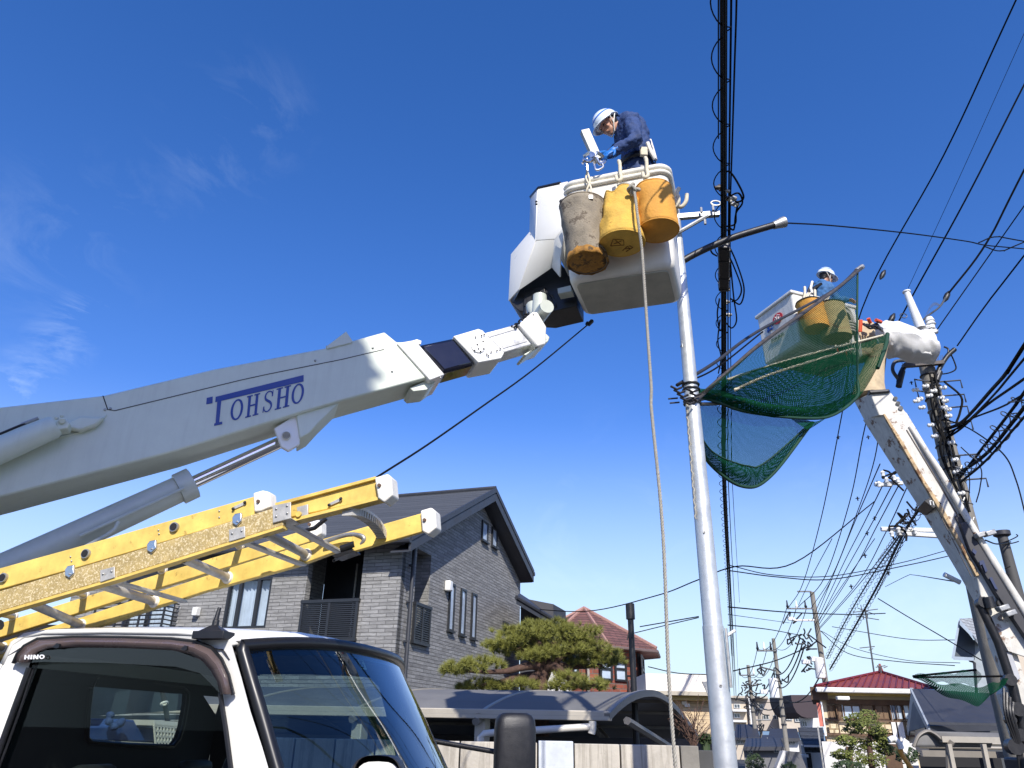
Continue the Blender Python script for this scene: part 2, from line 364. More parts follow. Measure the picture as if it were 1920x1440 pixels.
# =================================================================== SETTING
g = MB(); g.poly([(-900, -300, 0), (900, -300, 0), (900, 2500, 0), (-900, 2500, 0)]); tag(mk('ground', g, M_soil, smooth=0), kind='structure')
sdir = AZ(15.0); sperp = AZ(105.0)
g = MB(); c0 = Vector((3.2, 0, .004)); a0 = c0 - sdir*60; b0 = c0 + sdir*260
g.poly([a0-sperp*3.2, a0+sperp*3.2, b0+sperp*3.2, b0-sperp*3.2]); tag(mk('road', g, M_asph, smooth=0), kind='structure')
g = MB(); c1 = Vector((-14, 3.6, .008)); g.poly([c1-Vector((20, 2.6, 0)), c1+Vector((17, -2.6, 0)), c1+Vector((17, 2.4, 0)), c1+Vector((-20, 2.6, 0))]); tag(mk('road', g, M_asph, smooth=0), kind='structure')
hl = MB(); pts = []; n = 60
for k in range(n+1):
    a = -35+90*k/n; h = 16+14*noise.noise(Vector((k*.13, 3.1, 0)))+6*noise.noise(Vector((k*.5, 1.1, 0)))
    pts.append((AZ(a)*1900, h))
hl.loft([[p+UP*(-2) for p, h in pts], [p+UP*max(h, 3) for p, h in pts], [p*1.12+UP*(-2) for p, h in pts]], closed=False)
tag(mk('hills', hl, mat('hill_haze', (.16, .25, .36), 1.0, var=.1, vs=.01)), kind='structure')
# =================================================================== TRUCK IN FRONT
tfw, tw = AZ(104), AZ(14)
TC = PZ(435, 1188, 1.99)
TS = Pl(TC, tw)
CABW = 1.72
truck = root('bucket_truck', (TC.x-.9, TC.y+.8, 0), 'white bucket truck at lower left, its boom with blue lettering raised over the cab', 'bucket truck')
outer = [(-75, 1490), (-40, 1340), (0, 1244), (20, 1203), (45, 1187), (80, 1181), (200, 1179), (330, 1181), (420, 1188), (434, 1207), (452, 1268), (470, 1335), (492, 1402), (518, 1490)]
inner = [(-35, 1490), (5, 1390), (48, 1268), (58, 1238), (72, 1220), (100, 1209), (200, 1206), (320, 1208), (383, 1217), (405, 1243), (414, 1300), (424, 1370), (431, 1430), (437, 1490)]
o3 = [TS(*q) for q in outer]; i3 = [TS(*q, .02) for q in inner]
# near side panel
cs = MB(); cs.ring(o3, i3); 
low = [p.copy() for p in o3]
zb = .55
bl_ = Vector((o3[0].x, o3[0].y, 0)); br_ = Vector((o3[-1].x, o3[-1].y, 0))
cs.add([i3[0], i3[-1], o3[-1], o3[-1].lerp(o3[-1], 1), br_+UP*zb, bl_+UP*zb, o3[0]], [(0, 1, 2, 4, 5, 6)])
for p in (TS(500, 1490),):
    pass
mk('cab_side', cs, M_white, truck, smooth=30)
# far side panel
far = tw*CABW
cs = MB(); cs.ring([p+far for p in o3], [p+far-tw*.04 for p in i3]); cs.add([p+far for p in (i3[0], i3[-1], o3[-1], br_+UP*zb, bl_+UP*zb, o3[0])], [(0, 1, 2, 3, 4, 5)])
mk('cab_side', cs, M_white, truck, smooth=30)
# inner dark liners just inside both side panels
for s, nm in ((.045, 'liner'), (CABW-.06, 'liner')):
    lb = MB(); lb.ring([p+tw*s for p in o3], [p+tw*s for p in i3]); lb.add([p+tw*s for p in (i3[0], i3[-1], o3[-1], br_+UP*.9, bl_+UP*.9, o3[0])], [(0, 1, 2, 3, 4, 5)])
    mk('door_liner', lb, M_dark, truck)
def bulge(t): return tfw*(.20*(1-abs(2*t-1)**2.4))
def crown(t): return UP*(.062*(1-abs(2*t-1)**3.0))
roofprof = o3[2:10]
ts = [0, .01, .03, .07, .13, .25, .4, .5, .6, .75, .87, .93, .97, .99, 1]
rf = MB(); rings = []
nP = len(roofprof)
for t in ts:
    row = []
    for k, p in enumerate(roofprof):
        w = (k/(nP-1))**3
        lift = crown(t) if k > 1 else crown(t)*.3*k
        row.append(p + far*t + bulge(t)*w*1.0 + lift)
    rings.append(row)
rf.loft(rings, closed=False); mk('roof', rf, M_white, truck, smooth=60, solid=.02)
rf = MB(); rf.loft([[p - UP*.06 for p in r] for r in rings], closed=False); mk('headliner', rf, M_dark, truck, smooth=60)
# windscreen
wedge = bez([TS(448, 1212), TS(466, 1275), TS(487, 1345), TS(508, 1420), TS(528, 1490)], 6)
zlow = wedge[-1].z
tt = [i/28 for i in range(29)]
def wsp(t, k, inset=0):
    b = bulge(t)*(1.0 + .5*k/len(wedge)); c = crown(t)*(1-k/len(wedge))*.9
    return wedge[k] + far*(.012+.976*t) + b + c - tfw*inset
ws = MB(); ws.loft([[wsp(t, k) for k in range(len(wedge))] for t in tt], closed=False)
ORGW = mk('windscreen', ws, M_windglass, truck, smooth=80)
# rubber seal round the windscreen
sl = MB()
edge_top = [wsp(t, 0)+UP*.004 for t in tt]
near = [wsp(0, k) for k in range(len(wedge))]; fare = [wsp(1, k) for k in range(len(wedge))]
sl.tube(list(reversed(near)) + edge_top + fare, .026, 8)
s2 = MB(); s2.loft([[wsp(t, 0)+UP*.010+tfw*.01 for t in tt], [wsp(t, 0)+UP*.028-tfw*.05 for t in tt], [wsp(t, 0)+UP*.02-tfw*.08 for t in tt]], closed=False)
s2.tube([wsp(t, 0)+UP*.012 for t in tt], .017, 6)
sl.add(s2.v, s2.f)
mk('windscreen_seal', sl, M_rubber, truck, smooth=60)
sk = MB(); sk.loft([[wsp(t, k, .01) for k in (0, 1, 2)] for t in tt], closed=False); mk('windscreen_shade_band', sk, glassmat('shade_band', (.15, .2, .25), f0=.02), truck, smooth=60)
# inspection sticker behind the glass
def wgl(px, py, off=.02):           # where a view ray meets a plane just behind the glass
    q = Pl(wsp(.55, 3)-tfw*off*1.0, tfw+tw*(-.12)); return q(px, py)
st = MB(); st.poly([wgl(670, 1236), (wgl(681, 1237)), wgl(688, 1256), wgl(677, 1254)]); stk = mk('inspection_sticker', st, mat('sticker_pale', (.55, .75, .66), .5), truck, smooth=0)
st = MB()
for a, b in (((675, 1240), (679, 1240.5)), ((677, 1241), (679, 1246)), ((676, 1246), (681, 1247)), ((681, 1247), (682, 1251)), ((678, 1251), (682, 1251.5))):
    st.tube([wgl(*a, .014), wgl(*b, .014)], .0035, 5)
mk('sticker_mark', st, mat('sticker_ink', (.02, .06, .08), .5), stk)
# A pillar trims (white) in front of the side window, cab front below the windscreen
fr = MB(); fr.loft([[wsp(t, len(wedge)-1)+tfw*.02, wsp(t, len(wedge)-1)+tfw*.05-UP*.15, wsp(t, len(wedge)-1)+tfw*.08-UP*(zlow-zb)] for t in tt], closed=False)
mk('front_panel', fr, M_white, truck, smooth=60)
db = MB(); db.loft([[wsp(t, len(wedge)-1)-tfw*.02, wsp(t, len(wedge)-1)-tfw*.35+UP*.03, wsp(t, len(wedge)-1)-tfw*.5-UP*.5] for t in tt], closed=False)
mk('dashboard', db, M_darkgrey, truck, smooth=60)
wheel = MB(); wc = TS(470, 1500, .42); wa = (tfw*-.35+UP*.94).normalized(); wb = tw
wheel.tube([wc+(wa*math.sin(a)+wb*math.cos(a))*.2 for a in [2*math.pi*i/28 for i in range(29)]], .014, 8)
for a in (0.5, 2.6, 4.7): wheel.tube([wc, wc+(wa*math.sin(a)+wb*math.cos(a))*.2], .014, 6)
mk('steering_wheel', wheel, M_darkgrey, truck, smooth=60)
# side glass and the visor with its lettering
gl = MB(); gl.poly([p+tw*.008 for p in i3]); mk('side_window', gl, M_sideglass, truck, smooth=0)
gl = MB(); gl.poly([p+far-tw*.05 for p in i3]); mk('side_window', gl, glassmat('far_side_glass', (.6, .68, .66), f0=.02), truck, smooth=0)
gs = MB(); gs.tube([TS(55, 1252, .0), TS(28, 1325, .0), TS(0, 1402, .0), TS(-30, 1490, .0)], .012, 6); gs.tube([TS(413, 1300, .0), TS(424, 1370, .0), TS(433, 1440, .0), TS(438, 1490, .0)], .010, 6)
gs.tube([TS(64, 1252, .01), TS(40, 1325, .01), TS(12, 1402, .01), TS(-10, 1460, .01)], .005, 6)
mks('window_channel', gs, M_black, truck, smooth=60)
vo = [(25, 1244), (33, 1226), (46, 1211), (69, 1199), (138, 1194.5), (230, 1195.5), (321, 1198.5), (370, 1204), (398, 1216), (415, 1236), (428, 1265), (437, 1302)]
vi = [(55, 1241), (60, 1233), (72, 1222), (95, 1214.5), (145, 1213), (230, 1214), (321, 1218), (358, 1226), (380, 1239), (396, 1257), (408, 1278), (415, 1302)]
vs_ = MB(); vs_.loft([[TS(*q, -.01) for q in vo], [(TS(*a, -.03)+TS(*b, -.035))/2 for a, b in zip(vo, vi)], [TS(*q, -.025) for q in vi]], closed=False)
visor = mk('window_visor', vs_, mat('visor_smoke', (.115, .085, .08), .25, var=.05, coat=.5), truck, smooth=60, solid=.004)
v2 = MB(); lowv = [(30, 1241), (55, 1240), (83, 1242), (98, 1236), (130, 1228)]
v2.poly([TS(*q, -.022) for q in [(26, 1244), (60, 1232), (80, 1220), (150, 1214), (250, 1215), (330, 1220), (380, 1238), (405, 1270), (412, 1300), (398, 1285), (375, 1262), (330, 1250), (200, 1243), (80, 1241)]])
mk('visor_tint', v2, glassmat('visor_tint', (.35, .33, .34), f0=.05, rough=.1), visor, smooth=0)
v3 = MB(); v3.tube([TS(*q, -.012) for q in vo], .0085, 6); mk('visor_edge', v3, M_rubber, visor, smooth=60)
vc = MB()
for x, y in ((104, 1210), (344, 1214)):
    vc.prism([TS(x-6, y+3, -.045), TS(x+2, y-4, -.045), TS(x+7, y-3, -.045), TS(x+6, y+4, -.045), TS(x+1, y+6, -.045)], tw*.03)
mks('visor_clip', vc, M_black, visor)
def strokes(plane, off, base, top, segs, thick, mirror=False):     # letters as flat bars on a plane
    pass
hb = MB()
def bar(mb, f, a, b, w, d=.002, vec=None):     # flat bar from a to b (2-D) of width w, mapped by f
    ax, ay = a; bx, by = b; L = math.hypot(bx-ax, by-ay) or 1; nx, ny = -(by-ay)/L*w/2, (bx-ax)/L*w/2
    mb.prism([f(ax+nx, ay+ny), f(bx+nx, by+ny), f(bx-nx, by-ny), f(ax-nx, ay-ny)], vec)
def arc(mb, f, cx, cy, rx, ry, a0, a1, w, vec, n=20, wy=None):
    wy = wy if wy is not None else w; out_, in_ = [], []
    for k in range(n+1):
        a = math.radians(a0+(a1-a0)*k/n); c, s = math.cos(a), math.sin(a)
        out_.append(f(cx+(rx+w/2)*c, cy+(ry+wy/2)*s)); in_.append(f(cx+(rx-w/2)*c, cy+(ry-wy/2)*s))
    mb.loft([[p for p in out_], [p for p in in_]], closed=False); mb.loft([[p+vec for p in in_], [p+vec for p in out_]], closed=False)
    mb.loft([[p+vec for p in out_], out_], closed=False); mb.loft([in_, [p+vec for p in in_]], closed=False)
def F(u, v): return TS(45.5+u*10.2, 1236.3-v*8.2 - u*.25, -.040)      # HINO: one letter per unit
V = tw*.003
for a, b, w in (((.08, 0), (.2, 1), .24), ((.72, 0), (.84, 1), .24), ((.2, .5), (.8, .5), .22), ((1.2, 0), (1.32, 1), .26),
                ((1.68, 0), (1.8, 1), .22), ((1.82, .95), (2.3, .05), .24), ((2.36, 0), (2.48, 1), .22)): bar(hb, F, a, b, w, vec=V)
arc(hb, F, 3.2, .5, .36, .40, 0, 360, .20, V, 24, wy=.2)
mk('lettering', hb, mat('white_letters', (.8, .8, .8), .5), visor, smooth=0)
# rear wall of the cab with its window
TRp = Pl(TS(-28, 1325), tfw)
RW = lambda x, y, off=0: TRp(x, y, off)
rin = [(168, 1290), (175, 1272), (188, 1268), (265, 1279), (340, 1289), (350, 1300), (349, 1320), (341, 1362), (333, 1386), (321, 1400), (240, 1397), (168, 1391), (160, 1384), (163, 1330)]
ri3 = [RW(*q, 0) for q in rin]
cz = TS(-20, 1330)
cl = TC.z+.03; b0 = Vector((ri3[0].x, ri3[0].y, 0))
def rwp(w, z): 
    p = TRp.o + tw*w; return Vector((p.x, p.y, z))
ro = [rwp(.02, cl-.35), rwp(.35, cl-.06), rwp(.5, cl-.02), rwp(.8, cl), rwp(1.2, cl-.02), rwp(1.64, cl-.3), rwp(1.65, cl-.4), rwp(1.65, cl-.6), rwp(1.65, .9), rwp(1.2, .9), rwp(.8, .9), rwp(.3, .9), rwp(.02, .9), rwp(.02, 1.3)]
rw = MB(); rw.ring(ro, ri3, -tfw*.03); mk('rear_wall', rw, M_dark, truck, smooth=0)
rg = MB(); rg.poly([p-tfw*.015 for p in ri3]); mk('rear_window', rg, glassmat('rear_glass', (.85, .92, .9), f0=.02), truck, smooth=0)
rg = MB(); rg.tube([p+tfw*.01 for p in ri3+[ri3[0]]], .012, 6); mk('rear_window_seal', rg, M_rubber, truck, smooth=60)
# seat, headrests
for w in (.45, 1.2):
    se = MB(); c = TRp.o+tw*w+tfw*.22; c = Vector((c.x, c.y, 1.06)); se.box(c, tfw*.07, tw*.24, UP*.28); se.box(c+tfw*.25-UP*.30, tfw*.26, tw*.24, UP*.06)
    seat = mk('seat', se, mat('seat_cloth', (.05, .05, .055), .9, bump=.3, bs=200), truck, bevel=.05, seg=3)
    he = MB(); he.box(c+UP*.36, tfw*.04, tw*.12, UP*.07); mk('headrest', he, M_darkgrey, seat, bevel=.03)
# roof antenna base
an = MB(); A0 = TS(396, 1199, -.015)
an.prism([A0+tfw*-.07+tw*-.03, A0+tfw*.07+tw*-.03, A0+tfw*.07+tw*.05, A0-tfw*.07+tw*.05], UP*.03)
an.loft([[A0+UP*.03+tfw*(x*.055*s)+tw*(y*.03*s+.01) for x, y in ((-1, -1), (1, -1), (1, 1), (-1, 1))] for s in (1,)] + [[A0+UP*.055+tfw*(x*.012)+tw*(y*.012+.01) for x, y in ((-1, -1), (1, -1), (1, 1), (-1, 1))]])
an.tube([A0+UP*.035+tw*.01, A0+UP*.075+tw*.01, A0+UP*.078+tw*.01, A0+UP*.125+tw*.01+tfw*.006], [.016, .014, .010, .008], 8)
mk('antenna_base', an, M_black, truck, bevel=.006)
rb = MB()
for x in (303, 337):
    rb.ell(TS(x, 1184, .40)+UP*.012, tfw*.02, tw*.02, UP*.012, 10, 5)
mks('roof_plug', rb, M_black, truck)
# lower body, chassis, wheels (below the picture)
ch = MB(); c = TRp.o + tw*.83; c = Vector((c.x, c.y, 0))
ch.box(c+UP*.62-tfw*1.9, tfw*2.9, tw*.35, UP*.1); ch.box(c+UP*.98-tfw*2.2, tfw*2.1, tw*.86, UP*.18); mk('chassis', ch, M_darkgrey, truck, bevel=.02)
for fx in (1.15, -2.9):
    for w in (.16, 1.5):
        wh = MB(); q = Vector((TRp.o.x, TRp.o.y, 0))+tw*w+tfw*(fx-.4)+UP*.36
        wh.tube([q-tw*.11, q-tw*.09, q+tw*.09, q+tw*.11], [.30, .35, .35, .30], 28); whl = mk('wheel', wh, M_rubber, truck, smooth=40)
        rm = MB(); rm.tube([q-tw*.118, q-tw*.105, q+tw*.105, q+tw*.118], [.16, .2, .2, .16], 20); mk('rim', rm, M_steel, whl, smooth=40)

# mirrors
def mirror(cx, y0, wpx, D, h, lab):
    P = PY(cx, y0, D); wd = wpx*D/1545; q = MB()
    ex = AZ(80)*wd/2; dy = AZ(-10)*.07
    def ringat(z, s, sh=0): 
        pts = []
        for k in range(20):
            a = 2*math.pi*k/20; c_, s_ = math.cos(a), math.sin(a)
            pts.append(P + UP*z + ex*(math.copysign(abs(c_)**.5, c_))*s + dy*(math.copysign(abs(s_)**.6, s_))*s)
        return pts
    q.loft([ringat(0, .62), ringat(-.012, .82), ringat(-.035, .95), ringat(-.08, 1), ringat(-h+.05, 1), ringat(-h+.02, .93), ringat(-h, .7)])
    mm_ = mk('side_mirror', q, M_black, truck, smooth=50); q2 = MB()
    b = P+UP*(-h*.5)+dy*1.0; tgt = wsp(1, 3)
    q2.tube([b, b+AZ(10)*.1, tgt-UP*.25], .014, 8); q2.tube([b-UP*h*.35, b-UP*h*.35+AZ(10)*.1, tgt-UP*.7], .014, 8)
    mk('mirror_arm', q2, M_black, mm_, smooth=50); return mm_
mirror(966, 1337, 77, 4.45, .42, '')
q = MB(); P = PY(713, 1416, 3.05); ex = AZ(95)*.104; dz = UP; q.loft([[P+ex*c*s+UP*(z_*s) -AZ(5)*o for c, z_ in [(math.copysign(abs(math.cos(a))**.6, math.cos(a)), -.16+.16*math.copysign(abs(math.sin(a))**.55, math.sin(a))) for a in [2*math.pi*k/28 for k in range(28)]]] for s, o in ((.8, -.09), (1, -.03), (1, .03), (.97, .04), (.88, .04), (.86, .015))], cap1=False)
m_ = mk('side_mirror', q, M_black, truck, smooth=50)
q = MB(); q.poly([P+ex*c*.87+UP*(z_*.87-.02)+AZ(5)*-.016 for c, z_ in [(math.copysign(abs(math.cos(a))**.6, math.cos(a)), -.16+.16*math.copysign(abs(math.sin(a))**.55, math.sin(a))) for a in [2*math.pi*k/28 for k in range(28)]]]); mk('mirror_shell', q, M_white, m_)
q = MB(); q.tube([P-UP*.2+AZ(5)*.05, P-UP*.25-AZ(102)*.25+AZ(5)*.1], .014, 8); mk('mirror_arm', q, M_black, m_)
# ------------------------------------------------------------- boom
BA, BB = PY(0, 850, 4.3), PY(1010, 620, 5.4)
bh = Vector((BB.x-BA.x, BB.y-BA.y, 0)).normalized(); bn = Vector((-bh.y, bh.x, 0))
BP = Pl(BA, bn); BWD = .36
def slab(pxs, o0, o1): return MB().prism([BP(x, y, o0) for x, y in pxs], bn*(o1-o0))
main = [(-160, 800), (-60, 776), (0, 762), (195, 741), (400, 692), (611, 652), (660, 641), (721, 622), (742, 640), (752, 642), (778, 640), (822, 712), (778, 732), (738, 727), (640, 760), (600, 792), (640, 752), (480, 803), (300, 857), (0, 935), (-160, 975)]
main = [(-620, 930), (-560, 862), (-160, 789), (-60, 774), (0, 763), (195, 741), (400, 692), (611, 652), (721, 622), (744, 641), (778, 640), (812, 705), (638, 752), (560, 775), (330, 846), (0, 932), (-160, 972), (-560, 1072), (-620, 1050)]
boom = mk('boom', slab(main, 0, BWD), M_boom, truck, smooth=30, bevel=.012)
gus = MB(); gus.prism([BP(*q, .03) for q in [(555, 776), (640, 751), (602, 788), (580, 812), (562, 822)]], bn*(BWD-.06)); mk('gusset', gus, M_boom, boom, bevel=.008)
# seams
sm = MB(); sm.tube([BP(*q, -.001) for q in [(193, 742), (202, 768), (215, 770), (450, 713), (500, 702), (640, 674), (720, 655)]], .0032, 5)
mk('panel_seam', sm, M_black, boom)
tri = MB(); tri.prism([BP(*q, -.012) for q in [(611, 650), (649, 621), (662, 640), (658, 643), (614, 654)]], bn*.03); mk('gusset_plate', tri, M_boom, boom, bevel=.004)
rv = MB()
for x, y in ((591, 676), (613, 650), (657, 641), (699, 652), (207, 766), (197, 768), (735, 696), (758, 660), (771, 656), (775, 650), (800, 697), (815, 693), (822, 703), (826, 708)): rv.ell(BP(x, y, -.004), bh*.009, UP*.009, bn*.008, 8, 5)
mks('rivet', rv, M_zinc, boom)
wd = MB(); wd.tube([BP(*q, -.002) for q in [(60, 818), (95, 823), (155, 810), (188, 792), (200, 778)]], .005, 5); mk('weld_bead', wd, M_boom, boom, smooth=60)
# wear collar at the boom mouth
co = MB(); co.prism([BP(*q, -.02) for q in [(744, 643), (778, 637), (834, 702), (806, 713)]], bn*(BWD+.04)); mk('mouth_collar', co, M_white, boom, bevel=.008)
co = MB(); co.prism([BP(*q, .05) for q in [(768, 727), (806, 710), (820, 705), (813, 722), (800, 731), (775, 734)]], bn*.25); mk('wear_pad', co, M_boom, boom, bevel=.006)
co = MB(); co.prism([BP(*q, -.01) for q in [(772, 639), (782, 636), (790, 639), (789, 645), (778, 646)]], bn*.12); mk('roller_bracket', co, M_zinc, boom)
# telescopic sections
t1 = mk('telescopic_tube', slab([(784, 646), (852, 632), (893, 682), (832, 699)], .05, BWD-.06), M_navy, truck, smooth=30, bevel=.03)
t2 = MB(); t2.prism([BP(*q, .02) for q in [(850, 630), (897, 616), (905, 619), (946, 661), (940, 672), (897, 680)]], bn*(BWD-.05)); t2m = mk('telescopic_head', t2, M_white, truck, bevel=.008)
dk = MB(); dc = BP(896, 649, .018); dk.tube([dc-bn*.008, dc+bn*.012], [.058, .062], 24); mk('pivot_disc', dk, M_white, t2m, bevel=0)
rv = MB()
for x, y in ((892, 632), (903, 629), (908, 627), (906, 640), (895, 646), (897, 654), (901, 659), (907, 654), (890, 657), (913, 664), (921, 660), (932, 657), (938, 654), (916, 667)): rv.ell(BP(x, y, .008), bh*.007, UP*.007, bn*.006, 7, 5)
mks('bolt', rv, M_black, t2m)
t3 = MB(); t3.prism([BP(*q, .07) for q in [(908, 624), (970, 607), (1002, 645), (944, 662)]], bn*(BWD-.15)); t3m = mk('telescopic_tip', t3, mat('worn_alu', (.58, .58, .57), .42, metal=.4, var=.25, vs=16, streak=.2), truck, bevel=.012)
gv = MB(); gv.prism([BP(*q, .065) for q in [(915, 629), (966, 614), (968, 617), (918, 632)]], bn*.004); gv.prism([BP(*q, .065) for q in [(941, 648), (985, 636), (988, 640), (944, 653)]], bn*.004); mk('slide_rail', gv, M_zinc, t3m)
# tip head and basket pivot
hd = MB(); hd.prism([BP(*q, .03) for q in [(972, 607), (999, 584), (1008, 584), (1025, 612), (1024, 645), (1008, 650), (1000, 640)]], bn*.28); hdm = mk('tip_head', hd, M_white, truck, bevel=.015)
hd = MB(); hd.prism([BP(*q, .06) for q in [(1008, 650), (982, 664), (986, 667), (1028, 640), (1031, 632), (1024, 625)]], bn*.2); mk('tip_bracket', hd, M_boom, hdm, bevel=.008)
hd = MB(); c = BP(1012, 592, .15); hd.tube([c-bn*.17, c+bn*.17], .062, 20); hd.tube([c, c+UP*.20], [.07, .06], 20); mk('pivot', hd, M_grey, hdm, smooth=40)
ho = MB()
for k in range(5): a = BP(960+k*7, 611-k*5, .06); ho.tube([a+bn*(.03*math.sin(i*.9+k))+UP*(.012*i*.0)+bh*(.006*i)+UP*(.01*math.sin(i*1.3)) for i in range(9)], .008, 6)
mks('hose', ho, M_black, hdm)
tb = MB(); tq = BP(-540, 960, .18); tz = tq.z; tq = Vector((tq.x, tq.y, 0));
tb.tube([tq+UP*1.0, tq+UP*1.5, tq+UP*1.52, tq+UP*(tz-.05)], [.48, .45, .30, .24], 24); tb.tube([tq+UP*tz-bn*.26, tq+UP*tz+bn*.26], .14, 20); mks('turret', tb, M_grey, truck, smooth=40)
ax2 = MB(); e0 = Vector((tq.x, tq.y, BP(-330, 1222, .18).z)); ax2.tube([e0, BP(-330, 1222, .18)], .09, 14); mk('cylinder_bracket', ax2, M_grey, truck, smooth=40)
# letters
def BZ(x, y, off=-.004): return BP(x/3.0, 600+y/3.0, off)       # enlarged reading grid of the side plate
LT = MB(); Vb = bn*.003
def L2(x0, wd_):
    def f(u, v):
        x = x0+u*wd_ + v*11; yb = 563-.268*(x0+u*wd_-1330); yt = 441-.255*(x0+u*wd_-1335); return BZ(x-0, yb+(yt-yb)*v)
    return f
def poly(mb, f, pts): mb.prism([f(*p) for p in pts], Vb)
I_ = lambda x, y: BZ(x, y)
poly(LT, I_, [(1213, 432), (1708, 309), (1708, 345), (1211, 462)]); poly(LT, I_, [(1163, 438), (1197, 430), (1195, 467), (1160, 474)])
poly(LT, I_, [(1222, 459), (1245, 454), (1233, 577), (1212, 581)]); poly(LT, I_, [(1205, 582), (1250, 571), (1250, 585), (1204, 595)])
def letterO(x0, w_):
    f = L2(x0, w_); arc(LT, f, .5, .5, .42, .45, 0, 360, .2, Vb, 32, wy=.075)
def letterH(x0, w_):
    f = L2(x0, w_)
    for u in (.22, .78):
        poly(LT, f, [(u-.1, 0.02), (u+.1, 0.02), (u+.1, .98), (u-.1, .98)]); poly(LT, f, [(u-.22, -.01), (u+.22, -.01), (u+.22, .05), (u-.22, .05)]); poly(LT, f, [(u-.22, .95), (u+.22, .95), (u+.22, 1.01), (u-.22, 1.01)])
    poly(LT, f, [(.3, .48), (.7, .48), (.7, .55), (.3, .55)])
letterO(1293, 68); letterH(1379, 74)
f = L2(1474, 58); sp_ = []
cs_ = [(.85, .80), (.80, .9), (.62, .965), (.42, .96), (.24, .88), (.18, .75), (.26, .63), (.45, .54), (.66, .46), (.80, .36), (.84, .23), (.74, .1), (.54, .03), (.34, .04), (.18, .13), (.12, .25)]
cs2 = bez([(a, b, 0) for a, b in cs_], 4); 
wid = [.07+.12*min(1, max(0, 1-abs(i/(len(cs2)-1)-.5)*2.6)) for i in range(len(cs2))]
up_, dn_ = [], []
for i, c in enumerate(cs2):
    t_ = (cs2[min(i+1, len(cs2)-1)]-cs2[max(i-1, 0)]); l = math.hypot(t_.x, t_.y*2) or 1; nx, ny = -t_.y*2/l, t_.x/l/2*1.0
    w_ = wid[i]*.95+.03; up_.append(f(c.x+nx*w_/2, c.y+ny*w_/2)); dn_.append(f(c.x-nx*w_/2, c.y-ny*w_/2))
LT.loft([up_, dn_], closed=False); LT.loft([[p+Vb for p in dn_], [p+Vb for p in up_]], closed=False)
poly(LT, f, [(.80, .70), (.93, .70), (.93, .98), (.86, .98)]); poly(LT, f, [(.04, .02), (.12, .02), (.18, .30), (.06, .30)])
letterH(1545, 82); letterO(1636, 67)
mk('lettering', LT, M_blue, boom, smooth=0)
# lift cylinder and rod, second cylinder
cy = MB(); ca, cb_ = BP(362, 905, .18), BP(345, 913, .18); cE = BP(-330, 1222, .18)
cy.tube([cE, cb_], [.105, .088], 28); cyl = mk('lift_cylinder', cy, M_grey, truck, smooth=40)
cy = MB(); dv = (ca-cb_).normalized(); cy.tube([cb_-dv*.04, cb_-dv*.035, ca, ca+dv*.006], [.095, .106, .106, .09], 28); mk('gland_collar', cy, M_grey, cyl, smooth=40)
cy = MB(); re = BP(533, 826, .18); cy.tube([ca, re], .042, 24); mk('piston_rod', cy, M_chrome, cyl, smooth=40)
cy = MB(); pp = [BP(346, 915, .06), BP(333, 921, .065), BP(293, 940, .07), BP(150, 1005, .07)]; cy.tube(pp, .011, 8)
cy.tube([BP(222, 978, .07), BP(215, 992, .07), BP(200, 1003, .07), BP(150, 1030, .07)], .011, 8); mk('oil_pipe', cy, M_grey, cyl, smooth=40)
ey = MB()
lug = [(512, 806), (522, 802), (556, 800), (556, 775), (563, 833), (541, 846), (527, 840), (519, 826)]
for o_ in (.05, .28): ey.prism([BP(*q, o_) for q in [(513, 803), (556, 776), (563, 800), (562, 833), (541, 846), (527, 838)]], bn*.035)
ey.tube([BP(537, 816, .03), BP(537, 816, .34)], .032, 16); mk('cylinder_lug', ey, M_white, boom, bevel=.008)
ey = MB(); ey.tube([BP(537, 816, .02), BP(537, 816, .04)], .026, 16); mk('lug_pin', ey, M_zinc, boom)
c2 = MB(); c2.tube([BP(-140, 905, -.09), BP(98, 802, -.09), BP(106, 798, -.09)], [.092, .072, .06], 24); c2m = mk('levelling_cylinder', c2, M_boom, truck, smooth=40)
c2 = MB(); c2.prism([BP(*q, -.12) for q in [(104, 792), (116, 784), (126, 786), (131, 794), (126, 803), (108, 806)]], bn*.1); c2.tube([BP(116, 789, -.14), BP(116, 789, -.1)], .02, 12); c2.tube([BP(106, 784, -.14), BP(106, 784, -.1)], .012, 10); c2.tube([BP(116, 780, -.14), BP(116, 780, -.1)], .012, 10); mk('clevis', c2, M_boom, c2m, bevel=.006)
c2 = MB(); c2.prism([BP(*q, -.05) for q in [(126, 790), (150, 779), (182, 781), (196, 780), (180, 797), (150, 808), (126, 803)]], bn*.05); mk('pivot_boss', c2, M_boom, boom, bevel=.015)
c2 = MB(); c2.tube([BP(-20, 822, -.1), BP(30, 801, -.11), BP(50, 793, -.1)], .008, 8); mk('hydraulic_hose', c2, M_black, c2m, smooth=60)
c2 = MB(); c2.tube([BP(40, 796, -.1), BP(72, 784, -.1)], .011, 8); mk('hose_fitting', c2, M_zinc, c2m)
